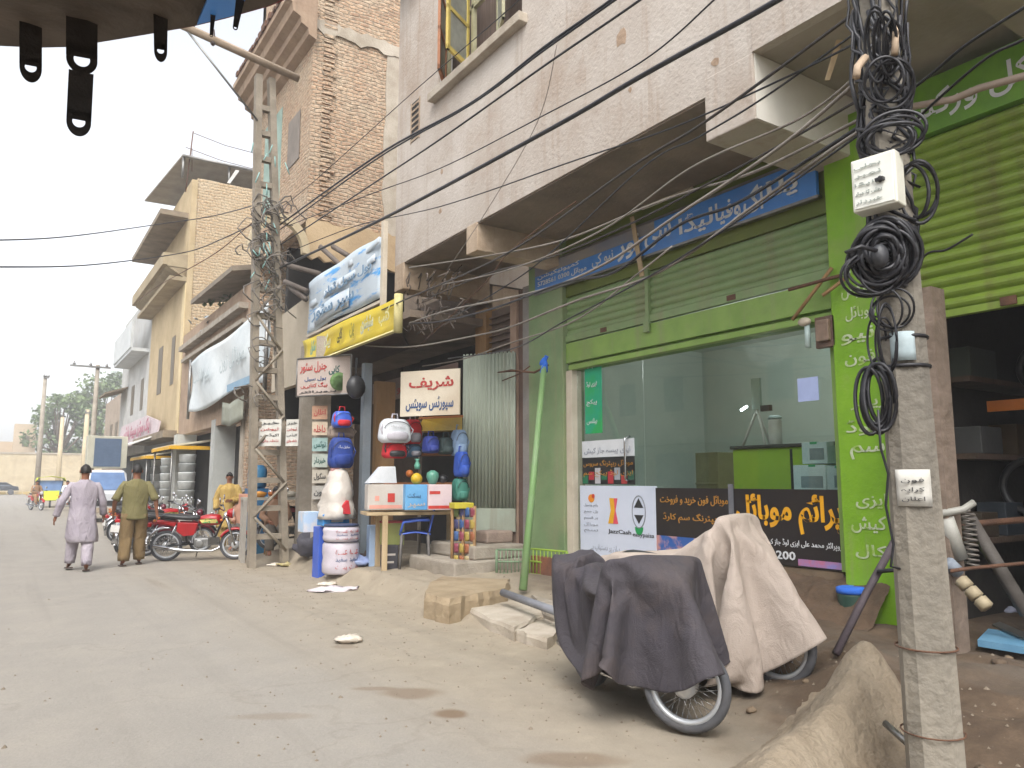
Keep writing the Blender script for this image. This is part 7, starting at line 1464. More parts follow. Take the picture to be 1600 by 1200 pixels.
14,15,15],[105,14,14,13,14,13,14,13,14,13,13,-4,0,1,0,1,7,-12,-13,7,7,-13,-14,-13,-15,-14,-14,-15,-15,-14,-16,-14,-15,35,14,15,14,13,14,14,14,14,13,13,3,3,-3,8,5,-11,-10,5,7,-13,-14,-14,-14,-15,-14,-15,-15,-15,-15,-15,-15,
-14,36,14,15,14,14,15,14,14,14,15,6,2,4,8,4,0,6,-11,11,-12,-14,-14,-15,-14,-15,-15,-15,-15,-15,-15,-15,-14,-15,36,15,15,15,14,15,15,14,15,14,4,6,-1,5,6,11,7,-12,3,-11,-14,-15,-14,-15,-15,-15,-15,-15,-16,-15,-15,-14,-15,36,
16,14,15,15,15,15,15,15,14,15,-4,10,3,2,6,6,-14,4,-11,-14,-14,-15,-15,-15,-15,-15,-16,-15,-15,-15,-14,-14,35,14,15,15,15,16,15,16,15,15,14,10,-1,14,2,2,-8,-4,-1,-14,-14,-15,-15,-12,-15,-15,-16,-15,-16,-14,-15,-15,-13,34,14,
14,15,16,16,15,16,16,8,12,9,14,1,0,1,0,-10,-3,-2,-15,-15,-15,-15,-14,-15,-15,-14,-15,-15,-15,-14,-13,33,14,13,15,16,15,16,15,15,15,8,11,10,-8,1,1,-1,1,-13,7,-12,-14,-15,-16,-15,-13,-15,-15,-16,-15,-15,-13,-12,31,13,14,15,
16,16,16,15,16,15,16,12,-6,6,-6,2,13,-14,-1,-17,-7,-7,-16,-15,-13,-15,-16,-15,-15,-15,-15,-13,-11,28,13,14,16,15,16,16,15,16,16,16,16,7,-9,-4,-1,2,6,-7,-4,-12,-15,-16,-15,-15,-15,-16,-15,-16,-15,-15,-11,-12,26,13,14,16,16,
16,15,16,16,16,15,10,8,15,-7,1,2,-3,-11,-15,-6,-16,-15,-14,-16,-15,-15,-15,-15,-15,-14,-11,-12,23,14,14,15,16,16,16,16,16,16,14,16,4,5,4,5,-1,-11,-12,-6,-6,-16,-15,-16,-16,-15,-15,-15,-14,-14,-13,-12,-12,20,14,14,15,16,16,
16,17,16,16,16,8,14,9,4,1,-12,-10,4,-4,-16,-16,-16,-15,-15,-15,-15,-15,-14,-14,-13,-13,-12,17,14,15,14,16,16,16,17,16,16,16,12,3,14,6,-2,-12,0,9,-16,-11,-15,-16,-16,-15,-15,-15,-15,-14,-14,-13,-13,-13,14,14,15,15,15,16,17,
16,16,16,5,10,16,12,2,-8,-1,12,2,-16,-10,-17,-15,-15,-15,-16,-15,-15,-14,-13,-14,-12,-14,10,15,15,15,15,16,16,16,17,6,10,14,16,8,-5,10,3,-1,-8,2,-12,-16,-15,-16,-15,-15,-16,-14,-13,-14,-13,-14,-13,6,15,16,15,15,15,16,16,9,
12,12,14,16,-3,8,8,-2,-8,1,7,-10,-16,-16,-17,-16,-15,-14,-14,-14,-12,-13,-14,-13,4,15,15,15,15,15,15,14,14,15,9,10,15,-3,7,10,-8,-1,0,11,-16,-16,-15,-15,-11,-15,-13,-14,-13,-14,-14,-13,-13,1,15,15,15,16,15,14,16,15,15,10,
4,13,-3,7,11,-7,-1,0,8,-16,-7,-16,-15,-12,-13,-12,-15,-13,-14,-14,-14,-12,-1,15,15,15,15,15,15,16,15,15,7,2,12,-2,7,11,-6,-1,0,6,-16,-1,-15,-14,-14,-11,-14,-14,-12,-15,-14,-13,-13,-1,15,15,15,14,16,15,15,16,15,1,4,7,1,6,12,
-1,1,-5,2,-16,2,-17,-14,-4,-13,-14,-13,-13,-15,-14,-13,-13,-2,16,15,15,15,15,14,15,15,16,0,7,-1,2,7,7,10,1,-3,-13,-13,4,-16,-12,2,-15,-13,-13,-14,-15,-13,-13,-13,-3,16,16,16,15,15,14,14,14,15,5,5,-3,0,7,8,5,-2,-1,-10,-14,
2,-15,-6,3,-15,-13,-14,-14,-13,-14,-13,-13,-4,17,16,16,15,16,15,14,14,13,13,5,-4,-5,-3,5,8,2,-5,-10,-14,10,-12,-10,1,-11,-14,-14,-14,-13,-13,-13,-14,-7,17,17,17,16,16,16,15,14,14,13,10,-5,-4,-5,-4,0,7,-9,-8,-2,8,-9,-10,-10,
-5,-14,-14,-13,-13,-13,-14,-14,-10,17,17,17,17,17,16,16,15,15,14,13,-8,1,-4,-5,-4,-2,-4,-3,-3,0,0,-10,-10,-10,-13,-14,-13,-13,-14,-14,-15,-12,17,17,17,17,17,17,16,16,15,17,12,-1,-5,-2,-2,-2,-4,-2,-3,-4,-3,0,-10,-10,-14,-13,
-14,-13,-14,-15,-14,-15,-13,18,17,17,17,16,16,14,16,12,18,13,-1,7,0,-1,-3,-4,-3,-3,-3,-2,-3,-11,-14,-14,-14,-13,-15,-14,-14,-16,-15,-12,18,17,17,16,16,15,14,13,13,5,16,5,4,2,1,0,0,-1,-1,-2,-1,-3,-17,-13,-14,-15,-15,-16,-15,
-16,-15,-15,-7,17,17,15,14,14,13,13,13,4,9,11,5,7,1,2,2,1,2,0,0,-3,-4,-13,-16,-14,-14,-15,-15,-14,-15,-15,-15,-1,16,13,13,13,13,14,12,3,6,10,8,6,7,9,0,2,1,0,-1,-2,-5,-6,-8,-11,-14,-14,-15,-14,-14,-14,-14,-13,2,12,12,12,13,
13,12,6,6,7,7,7,8,8,6,8,1,-1,-1,-4,-6,-5,-6,-7,-7,-11,-13,-14,-14,-14,-13,-14,-13,4,11,12,13,12,10,7,5,5,7,7,7,8,8,9,9,2,-3,-5,-6,-5,-5,-6,-6,-7,-7,-10,-13,-13,-13,-14,-13,-12,5,11,12,12,9,7,4,4,6,6,7,7,7,9,9,9,2,-5,-6,-5,
-5,-5,-5,-6,-7,-6,-7,-10,-12,-12,-13,-12,-13,7,11,11,9,7,3,4,4,5,6,7,6,8,8,9,10,1,-7,-5,-5,-5,-5,-5,-5,-6,-6,-6,-6,-10,-11,-12,-12,-12,9,10,9,7,2,2,4,4,5,6,6,6,8,8,9,8,1,-6,-6,-5,-5,-4,-5,-5,-5,-6,-6,-5,-5,-9,-11,-11,-11,
10,7,8,1,1,2,3,4,5,6,5,7,7,9,9,7,1,-6,-7,-5,-4,-5,-4,-5,-4,-5,-6,-5,-4,-5,-9,-9,-11,11,8,-1,0,1,2,2,4,5,5,5,7,8,9,8,5,1,-5,-6,-6,-5,-4,-4,-4,-5,-4,-4,-5,-4,-4,-4,-8,-9,13,-2,-2,0,1,1,2,4,4,5,5,7,8,8,8,5,1,-5,-6,-6,-5,-4,-4,
-4,-4,-3,-4,-4,-4,-3,-3,-3,-8,8,-4,-2,-1,0,1,3,3,4,4,6,6,8,8,7,4,1,-4,-5,-6,-5,-4,-4,-4,-3,-3,-4,-3,-3,-3,-3,-1,-1,-1,-4,-2,-2,0,1,2,3,3,5,5,7,7,7,7,3,2,-3,-5,-6,-5,-5,-3,-4,-3,-3,-2,-3,-2,-3,-2,-1,0,-3,-3,-4,-1,-1,1,1,3,
3,4,6,6,6,8,6,3,2,-3,-4,-6,-5,-4,-4,-3,-3,-2,-2,-2,-2,-2,-1,-1,1,-4,-5,-4,-1,-1,0,1,2,4,4,4,6,6,7,6,2,2,-1,-4,-5,-5,-4,-4,-3,-3,-2,-1,-2,-1,-1,0,0,1]]
DRAPE_PALE = [[-180,-3,-3,-5,-6,-5,-6,-6,-7,-7,-6,-7,-5,-3,-5,9,-5,-9,11,-8,10,1,-10,5,7,7,8,8,9,9,9,9,10,9,-3,-4,-5,-5,-6,-6,-6,-6,-7,-7,-6,-6,-7,-6,0,3,-4,-8,11,4,-6,5,5,7,7,8,9,9,9,9,9,9,9,-3,-5,-5,-5,-5,-6,-6,-7,-6,-7,-8,-4,-7,-7,
-5,-2,0,-4,8,-1,5,5,5,7,8,8,8,9,9,9,9,9,8,-3,-4,-5,-6,-5,-6,-6,-6,-7,-7,-7,-7,-4,-7,-7,-2,-1,-2,3,5,5,4,7,6,8,8,9,8,9,9,8,9,9,-3,-6,-5,-6,-5,-6,-5,-6,-7,-6,-7,-8,-7,-3,-7,-1,-2,-2,4,4,3,6,6,8,7,8,8,8,8,9,9,10,9,-5,-6,-5,-6,
-5,-5,-6,-6,-6,-7,-6,-7,-8,-7,-1,-1,-2,-3,4,2,4,7,6,7,7,8,7,9,8,9,10,9,9,-6,-5,-6,-4,-5,-5,-6,-6,-6,-7,-6,-7,-8,-7,-3,-1,-2,-1,-1,6,5,6,6,7,7,7,8,8,9,9,9,10,9,-6,-5,-5,-4,-5,-5,-6,-6,-6,-7,-8,-8,-7,-4,-3,-2,-1,-1,-2,6,5,6,
6,6,8,7,8,9,8,8,9,10,9,-6,-5,-4,-5,-4,-5,-6,-6,-8,-8,-8,-6,-5,-4,-3,-2,-1,-1,-2,2,6,7,7,7,7,7,7,8,8,9,9,10,9,-6,-4,-5,-4,-5,-4,-7,-8,-7,-8,-6,-6,-4,-5,-2,-2,-2,-1,-1,2,3,5,7,7,10,8,7,8,7,8,9,11,10,-7,-5,-4,-4,-4,-5,-8,-7,
-8,-5,-7,-5,-5,-4,-2,-2,-2,-1,-1,1,2,5,5,9,7,9,10,7,8,8,8,10,11,-6,-6,-5,-3,-4,-5,-8,-8,-5,-6,-7,-5,-5,-3,-2,-2,-2,-1,-2,2,2,2,6,8,8,8,9,10,7,5,10,10,13,-6,-6,-6,-4,-3,-4,-8,-8,-5,-6,-7,-7,-2,-3,-2,-2,-2,-1,-2,1,2,1,6,6,10,
8,9,10,4,7,10,10,14,-6,-6,-6,-5,-2,-4,-7,-8,-4,-8,-9,-3,-2,-3,-2,-2,-2,-1,-2,0,0,4,-1,9,9,10,10,8,3,9,10,10,16,-6,-6,-6,-6,-4,-2,-6,-7,-5,-9,-9,-1,-2,-3,-3,-1,-2,-2,-2,1,0,3,-2,8,7,11,9,7,5,10,10,10,18,-6,-6,-6,-6,-6,-2,-4,
-7,-5,-9,-9,-7,3,-2,-2,-2,-1,-2,-2,1,-1,2,-2,8,4,12,8,7,6,11,9,11,19,-5,-6,-6,-6,-6,-6,-1,-6,-5,-9,-9,-8,3,0,-3,-1,-1,-2,-3,1,-1,-8,6,9,1,12,8,6,9,10,10,11,21,-6,-5,-6,-6,-6,-6,-7,-2,-4,-8,-9,-9,-2,6,-2,-1,-2,-1,-3,-1,-1,
-10,7,9,0,11,8,6,11,10,10,10,22,-5,-5,-6,-6,-6,-6,-6,-7,-2,-5,-9,-10,-4,7,0,-3,0,-1,-2,-1,-5,-10,9,9,-2,11,6,9,11,9,11,7,25,-4,-5,-5,-6,-6,-7,-6,-7,-6,-2,-8,-9,-6,6,1,-1,0,0,-2,-3,-10,-6,9,8,-2,10,7,10,10,11,8,7,10,6,-1,-3,
-4,-6,-6,-8,-6,-7,-6,-2,-9,-8,6,1,0,0,0,0,-8,-11,-2,8,6,-1,9,9,10,10,10,8,6,-11,2,-1,2,3,2,-1,-4,-7,-7,-8,-6,-3,-9,6,0,-1,0,-1,-1,-6,-11,0,9,3,0,9,10,10,10,9,6,10,-38,2,1,0,1,3,4,5,3,-3,-8,-8,-7,-3,3,-7,2,0,1,-1,-5,-10,3,
7,-1,5,10,10,9,9,7,10,8,-64,2,2,2,1,2,3,3,5,6,10,-8,-9,1,-3,-10,1,2,2,-4,-1,-9,7,1,0,9,9,9,8,9,10,-2,5,-77,3,3,5,5,6,7,7,9,6,-7,0,-5,0,-7,0,1,1,0,-1,-6,-2,5,-2,5,9,9,9,9,5,6,7,4,-91,6,5,6,7,8,8,7,6,-5,1,1,2,3,-6,-3,-1,-2,
-1,-1,-1,-1,-1,2,7,9,9,8,7,8,7,6,3,-94,7,6,7,5,5,5,6,5,5,3,1,0,-9,7,-2,-1,-1,-1,-1,-1,0,-2,-3,-10,8,9,9,8,5,6,6,5,-74,7,7,7,4,6,6,6,3,1,-3,2,0,0,-9,0,3,5,-7,-2,-5,6,0,-12,-13,-2,15,8,6,5,6,5,6,-48,7,7,7,5,7,4,0,-1,-5,0,4,
1,0,-8,10,-5,1,0,2,-11,-4,12,-9,-16,-5,2,2,6,7,5,5,8,-26,7,7,8,6,1,-2,-4,-5,-4,9,4,3,-7,-1,14,-1,-4,4,-2,-13,-8,14,-9,-16,-9,-8,6,0,5,7,7,4,-1,8,9,2,-1,-4,-6,-6,-6,14,8,5,-5,-7,6,15,3,-4,2,-4,-14,-11,15,-8,-14,-13,-14,-3,
7,-1,6,6,8,22,6,-1,-3,-6,-6,-7,-5,13,13,7,-1,-9,-2,11,15,7,-2,-1,-8,-12,-15,14,-5,-15,-13,-11,-14,-4,5,9,2,6,40,-3,-5,-6,-7,-7,-4,13,13,11,4,-7,-10,4,15,11,12,-1,-4,-9,-14,-15,13,-3,-13,-14,-14,-12,-8,-3,7,8,3,40,-6,-6,-7,
-7,-4,13,14,12,8,-2,-11,-4,9,15,12,12,0,-6,-11,-14,-16,11,0,-12,-13,-14,-14,-11,-4,2,4,6,36,-7,-7,-7,-4,13,14,13,10,5,-7,-12,1,13,15,12,13,0,-7,-15,-14,-14,1,8,-8,-14,-14,-14,-12,-1,-7,5,3,28,-7,-6,-5,12,15,13,12,8,1,-11,
-11,8,14,14,14,12,2,-13,-14,-11,-15,5,-10,7,-15,-14,-14,-12,-8,6,-6,3,17,-7,-4,10,14,14,13,11,5,-5,-14,-3,11,14,15,14,12,1,-10,-14,-13,-15,3,-13,8,-11,-14,-14,-13,-10,0,9,-9,6,-4,7,15,14,14,12,8,3,-9,-15,3,14,14,14,14,13,
-4,-4,-14,-14,-15,1,-16,8,-6,-14,-14,-13,-12,-5,4,8,-16,6,16,14,14,14,11,3,2,-13,-13,10,14,14,15,13,14,-2,-5,-13,-15,-15,-3,-16,5,-2,-11,-14,-14,-11,-10,-2,3,-11,17,16,14,14,6,11,12,-10,-15,-6,14,14,14,15,14,12,2,-6,-13,-15,
-15,-7,-16,-2,4,-7,-13,-14,-10,-12,-7,-1,-8,17,15,18,7,16,15,-1,-12,-15,3,14,14,15,14,14,13,4,-5,-13,-15,-15,-12,-16,-6,2,1,-10,-14,-14,-8,-11,-4,-10,16,17,17,16,13,8,-2,-14,-12,9,14,15,14,15,14,13,5,-4,-12,-15,-15,-16,-16,
-10,-1,2,-1,-14,-13,-13,-2,-5,-20,18,17,11,17,17,5,-5,-14,-8,13,15,14,15,14,14,13,7,-3,-13,-16,-15,-16,-16,-13,-4,1,5,-9,-14,-13,-16,-11],[-73,15,12,2,2,1,1,1,0,1,2,-1,-2,-7,12,10,14,12,10,10,0,12,10,-2,-3,0,1,0,0,1,1,2,2,
-117,15,10,2,1,2,1,1,0,0,-1,5,1,-1,-3,15,14,14,13,2,11,12,-2,-4,2,3,-1,-1,0,1,3,3,3,-118,14,7,2,1,1,2,1,1,1,-1,-2,7,-2,0,13,15,15,15,6,13,-1,-3,5,1,-2,-2,1,1,3,3,3,4,-120,13,4,1,2,1,2,1,1,2,1,-1,-2,9,0,10,15,16,15,12,-1,2,
6,-1,-2,-1,1,2,3,3,3,3,3,-120,9,0,0,1,1,2,2,2,3,2,2,1,-2,12,8,14,16,15,10,1,8,-4,-1,0,2,3,4,4,3,3,2,2,-123,2,-2,0,1,2,2,2,3,2,3,2,3,2,3,16,15,16,15,6,11,-4,0,2,3,3,4,4,3,3,3,1,2,-132,-1,-1,1,5,3,4,3,3,2,3,2,2,1,1,16,16,16,
16,13,-2,4,3,3,3,3,3,4,3,3,3,2,-1,-140,-3,1,4,4,4,4,3,2,2,1,0,-1,2,10,16,15,16,16,15,-1,0,1,2,3,3,3,4,5,5,5,5,-2,-148,-4,3,5,4,4,4,3,0,-2,-1,-1,3,8,11,15,16,16,15,16,8,0,-2,-1,0,2,7,6,6,4,5,4,-2,-155,-5,4,4,4,5,4,0,-3,-1,
-1,6,2,10,11,14,16,16,16,16,7,9,1,-1,-1,-3,0,7,7,8,6,3,-3,-161,-5,0,5,5,5,5,-4,-3,-1,9,-2,6,12,11,13,16,16,16,15,9,11,4,2,-3,1,-1,-3,9,5,7,8,-6,-165,-5,-2,3,6,6,5,-5,-4,10,-1,1,12,13,5,14,16,16,16,15,12,8,-4,4,10,-1,2,-1,
-2,9,13,2,-7,-169,-5,-2,0,5,7,6,-5,-1,12,3,2,2,16,5,15,16,16,16,14,14,6,-8,5,5,10,-4,1,4,13,10,-1,-7,-173,-5,-2,-1,2,7,8,0,-3,13,-1,-3,10,16,5,15,16,17,16,13,15,-2,1,15,-9,3,3,6,9,13,7,-4,-7,-176,-4,0,-4,-1,5,9,4,-2,13,-6,
-3,16,16,4,16,15,17,16,12,16,-4,8,15,-10,9,0,7,9,13,3,-5,-7,-179,-4,-1,1,-4,-1,9,7,1,12,-4,-4,10,16,10,16,14,17,16,12,15,-4,14,15,-10,12,-1,7,11,11,-2,-7,-5,-182,-2,-2,0,2,-4,-1,11,8,8,0,-6,7,15,17,13,13,17,16,12,14,3,14,
12,-9,15,0,8,11,6,-4,-9,-2,-181,-3,-3,-2,1,2,-5,2,12,10,3,-5,4,17,13,15,14,17,16,12,10,15,10,10,-6,16,1,9,10,2,-6,-7,2,-181,-5,-4,-3,-2,0,4,-5,4,12,9,-2,1,16,10,17,16,17,16,13,11,16,11,7,-1,16,3,10,6,-2,-8,-1,7,-182,-6,-6,
-4,-3,-3,0,4,-4,7,13,5,-2,14,11,16,17,16,17,15,15,9,15,2,7,17,4,9,2,-6,-5,6,8,-177,-7,-8,-7,-6,-5,-3,0,5,-3,9,13,0,11,12,16,17,17,17,17,14,9,16,2,11,16,6,6,-2,-7,1,7,9,-194,-3,5,-1,-4,-6,-7,-6,-3,5,-1,10,14,5,13,16,17,17,
17,17,15,9,17,3,14,16,5,2,-5,-2,5,9,2,-203,-2,2,3,1,1,-1,-4,-7,-8,3,2,11,13,15,16,16,17,17,17,16,11,15,7,16,13,4,-1,-6,6,8,3,-7,-204,-2,0,1,2,1,2,2,1,-1,-4,0,2,17,16,14,17,17,16,17,17,13,11,15,16,8,4,-6,7,5,-2,-9,-7,-190,
4,4,4,3,3,1,0,-2,0,0,1,1,-2,15,18,17,17,17,17,16,17,13,16,14,6,-4,6,1,-6,-5,2,-7,-172,4,3,4,2,0,1,0,1,2,0,0,-5,-6,11,18,17,18,17,17,17,18,16,15,10,5,-4,-1,-2,-1,-1,-1,5,-170,3,3,2,5,4,1,1,1,-4,-5,-8,-9,12,3,17,17,18,17,17,
17,18,16,8,8,7,-10,-3,-1,0,0,1,2,-151,3,2,3,5,3,0,-4,-7,-7,-8,-7,15,-6,13,17,17,16,16,16,17,16,16,-4,12,6,2,-10,6,0,1,0,2,-143,2,3,1,6,-4,-8,-8,-9,-7,-8,14,-6,15,14,10,17,17,17,16,10,16,11,12,-9,5,2,9,6,3,-1,0,7,-144,3,2,
0,-8,-10,-10,-8,-8,-7,12,-7,15,14,15,4,17,17,16,17,8,15,10,13,-7,1,10,-4,11,8,6,2,-4,-135,1,-6,-10,-10,-10,-8,-7,-7,6,-4,13,15,14,13,1,17,16,17,16,8,12,9,15,-3,-1,0,10,-3,12,7,6,5,-142,-9,-11,-11,-9,-8,-7,-8,-2,1,12,16,13,
15,10,0,14,17,18,15,10,6,10,15,3,2,-8,-1,7,7,4,8,8,-148,-12,-10,-9,-8,-8,-9,-1,0,10,14,14,13,15,2,9,8,17,17,14,9,4,12,17,7,-4,2,-4,-10,8,7,5,9,-151,-10,-9,-9,-9,-9,-3,1,8,12,16,11,16,11,-1,10,7,17,16,12,8,3,14,17,11,-4,3,
-1,-8,-13,8,8,7,-151,-9,-9,-9,-10,-5,2,7,10,14,15,10,16,7,-1,8,7,18,15,6,8,7,17,14,14,-3,3,1,-6,-14,-10,8,8,-148,-10,-9,-11,-7,2,7,8,12,15,13,12,13,5,-1,5,9,17,10,9,12,4,16,14,15,1,1,4,-5,-12,-15,-7,8,-145,-10,-11,-9,2,6,
6,11,14,15,9,15,10,3,2,1,9,17,14,6,10,4,17,9,15,10,1,2,-3,-10,-15,-13,-6,-141,-12,-11,1,6,6,8,13,15,14,8,15,6,2,0,6,5,17,17,5,6,6,17,4,15,14,6,2,-3,-8,-14,-15,-13,-150,-13,0,5,6,6,11,15,15,11,10,12,4,0,1,5,6,18,16,9,4,3,17,
-2,16,15,11,3,-1,-8,-11,-15,-16,-167,2,1,5,7,13,11,10,13,7,16,6,6,0,1,3,7,17,17,9,5,0,16,-6,16,16,14,7,1,-10,-8,-13,-15,-159,2,2,1,9,6,1,17,12,7,16,5,4,1,1,2,7,17,17,10,1,3,11,-6,14,16,16,11,3,-5,-12,-9,-15,-149,1,2,0,2,-11,
15,16,10,11,13,3,3,1,2,2,7,16,17,11,4,4,1,-5,12,16,16,16,6,-4,-6,-17,-13,-137,0,-1,-13,-5,2,16,16,8,14,9,2,2,2,1,3,7,15,17,10,-1,1,0,2,10,15,16,16,12,-3,-4,-8,-13],[7,0,7,14,13,14,13,14,13,14,13,13,14,13,7,-5,-1,4,0,-7,-11,
-8,-3,-14,-14,-13,-13,-13,-12,-13,-13,-12,-13,-1,1,11,14,14,13,14,14,13,14,13,13,13,14,13,-1,-3,0,4,-11,-9,-6,-14,-14,-13,-14,-13,-13,-12,-13,-13,-12,-13,-4,4,13,14,14,14,14,13,14,14,13,13,13,14,14,6,-2,-2,2,-12,-8,-14,-14,
-13,-14,-13,-13,-13,-13,-13,-13,-12,-13,-7,8,13,15,14,14,14,14,14,14,13,14,13,12,14,9,-1,0,-2,-9,-14,-15,-13,-14,-13,-14,-13,-13,-13,-13,-13,-12,-13,-10,12,14,14,15,14,14,14,14,14,14,14,13,14,10,11,-6,-1,4,-11,-15,-13,-13,
-14,-14,-14,-13,-13,-13,-13,-13,-13,-13,-12,15,14,15,14,15,14,15,14,14,14,14,13,14,14,-1,-1,1,4,-14,-11,-14,-14,-14,-14,-13,-14,-13,-13,-13,-13,-13,-13,-12,15,14,15,14,15,14,15,14,14,14,14,14,14,15,2,0,0,1,-10,-15,-15,-14,
-14,-14,-14,-13,-14,-13,-13,-13,-13,-13,-12,15,14,15,15,14,15,14,14,15,14,14,14,14,11,-1,0,-1,2,-3,-16,-14,-15,-15,-14,-14,-13,-13,-13,-13,-13,-13,-12,-13,14,15,15,14,15,15,14,15,14,13,14,15,13,11,-4,-1,2,-2,1,-14,-14,-15,
-14,-14,-14,-13,-13,-13,-13,-13,-13,-12,-14,14,15,15,14,15,15,14,14,14,14,14,14,11,12,-6,-1,0,3,1,-14,-13,-15,-15,-13,-13,-14,-13,-12,-12,-13,-13,-12,-17,14,16,15,14,15,15,13,14,14,13,15,14,10,12,-9,1,-1,0,6,-13,-11,-15,-15,
-13,-14,-14,-12,-12,-13,-12,-12,-12,-19,14,15,16,14,15,15,13,13,12,15,15,9,9,15,-8,-1,0,1,7,-10,-14,-15,-14,-10,-14,-14,-14,-13,-11,-10,-12,-11,-24,15,15,15,15,15,14,14,14,10,14,15,15,1,15,-8,-1,0,1,9,-8,-15,-14,-14,-14,-8,
-14,-13,-13,-9,-11,-13,-11,-27,14,16,15,15,15,14,14,15,9,14,13,13,1,15,-7,-2,1,1,10,-6,-16,-16,-8,-11,-13,-13,-12,-11,-9,-13,-12,-11,-32,15,16,15,15,15,14,14,15,9,14,13,5,5,15,-2,-7,0,3,11,-6,-16,-14,-5,-11,-12,-12,-12,-11,
-10,-13,-12,-11,-36,15,16,15,15,15,14,14,15,10,14,13,11,-5,12,3,-9,0,4,11,-7,-16,-9,-4,-10,-10,-12,-13,-11,-11,-13,-11,-12,-40,15,16,15,16,15,15,12,13,14,14,13,12,-5,1,9,-9,0,3,12,-8,-17,6,-10,-12,-8,-12,-12,-11,-13,-12,-11,
-13,-44,16,15,16,15,16,15,15,11,13,14,13,14,1,-9,7,-9,1,3,12,-14,-6,9,-11,-14,-5,-13,-12,-12,-13,-12,-11,-13,-47,16,15,16,15,16,15,15,14,12,12,14,14,5,-12,-3,3,-3,1,10,-13,2,9,-13,-14,-4,-13,-12,-12,-13,-12,-13,-13,-48,15,
16,15,16,15,15,15,15,14,11,14,14,7,-12,-3,0,-4,-1,8,-8,9,5,-14,-13,-4,-13,-12,-13,-12,-13,-13,-14,-48,15,15,15,15,16,15,15,15,15,13,11,14,10,-11,-5,-2,-2,-1,-1,5,9,1,-14,-11,-5,-13,-13,-13,-12,-14,-13,-13,-56,17,16,17,16,
16,15,15,15,15,15,12,10,13,-10,-3,-2,-1,-1,0,4,8,-2,-14,-9,-6,-13,-14,-12,-14,-13,-13,-14,-61,16,17,17,17,17,16,16,15,15,15,15,11,11,-7,1,-2,-2,-2,0,3,8,-6,-14,-5,-10,-13,-14,-13,-13,-14,-13,-14,-66,17,17,17,17,17,17,16,17,
15,14,15,15,3,5,2,-2,-2,-3,1,1,7,-12,-7,-7,-12,-14,-13,-14,-13,-14,-15,-15,-66,16,16,16,16,16,16,15,15,15,17,16,16,18,7,-3,-2,-2,-1,-1,4,1,-11,-5,-10,-13,-14,-14,-14,-15,-16,-15,-15,-71,16,16,16,15,15,15,16,16,16,17,17,17,
17,11,2,1,0,-1,0,0,-2,-6,-8,-12,-14,-14,-15,-15,-16,-15,-16,-16,-77,16,16,16,15,16,17,16,16,16,16,15,15,10,16,3,4,1,2,-1,-1,-2,-6,-15,-13,-14,-10,-14,-15,-17,-16,-16,-16,-73,16,15,16,16,16,16,16,15,16,15,15,10,15,6,3,4,4,
-1,0,-2,-1,-6,-8,-19,-7,-15,-10,-15,-17,-16,-16,-16,-68,15,16,16,16,15,15,15,15,15,15,9,16,8,6,9,-2,2,2,5,-8,-3,1,-6,-9,-6,-24,-13,-15,-16,-16,-16,-14,-66,16,16,15,14,15,14,15,14,15,8,16,9,8,7,10,2,-3,6,0,-8,-4,1,-7,-5,-11,
-18,-14,-13,-14,-15,-16,-15,-61,16,14,14,14,14,14,15,15,8,15,10,7,7,9,9,6,-3,4,-2,-8,-5,1,-6,-8,-11,-11,-14,-15,-13,-14,-15,-15,-55,13,14,13,14,14,15,14,11,12,10,8,7,7,10,9,8,0,0,-4,-7,-7,1,-5,-8,-10,-11,-10,-15,-15,-14,-14,
-15,-51,13,13,14,14,14,14,11,11,10,9,7,6,9,9,9,10,0,-1,-6,-7,-7,1,-4,-8,-10,-9,-11,-12,-15,-14,-14,-15,-48,13,13,14,14,14,11,10,10,9,8,6,7,9,10,9,9,2,-3,-6,-7,-7,-1,-3,-6,-10,-10,-10,-11,-11,-16,-14,-15,-45,13,14,13,14,11,
10,9,10,8,7,5,8,10,9,9,10,2,-4,-6,-7,-8,-1,-3,-5,-10,-10,-10,-10,-10,-12,-15,-15,-43,13,14,13,11,9,10,9,9,8,5,6,9,9,9,10,9,3,-6,-6,-6,-8,2,-6,-5,-10,-9,-10,-10,-10,-7,-15,-15,-42,13,13,12,9,8,10,9,8,7,4,7,9,9,10,10,9,2,-3,
-8,-7,-8,1,-6,-4,-8,-10,-10,-10,-11,-7,-7,-14,-44,13,12,8,9,8,9,9,8,5,4,8,9,9,10,9,10,0,0,-8,-7,-8,0,-6,-4,-8,-9,-10,-10,-10,-9,-7,-7,-41,10,7,8,8,9,8,8,8,4,5,8,9,9,10,10,9,2,-1,-7,-8,-8,-2,-4,-5,-7,-9,-9,-11,-10,-9,-8,-6,
-34,4,7,8,8,9,8,9,4,4,5,9,8,10,10,9,10,3,-1,-6,-9,-8,-4,-2,-7,-6,-8,-9,-10,-10,-10,-8,-7,-20,3,8,-2,12,4,9,3,4,5,6,8,9,10,9,10,9,5,-1,-6,-8,-9,-5,-2,-7,-6,-7,-8,-10,-10,-9,-10,-7,-7,6,5,4,-3,3,4,3,4,5,6,9,9,9,10,9,10,5,0,
-5,-8,-8,-7,-3,-7,-6,-7,-6,-10,-10,-9,-2,-10,0,0,0,0,0,0,3,4,4,5,7,8,9,10,9,10,9,7,0,-6,-6,-7,-7,-6,-6,-7,-7,-5,-8,-10,-10,0,0]]
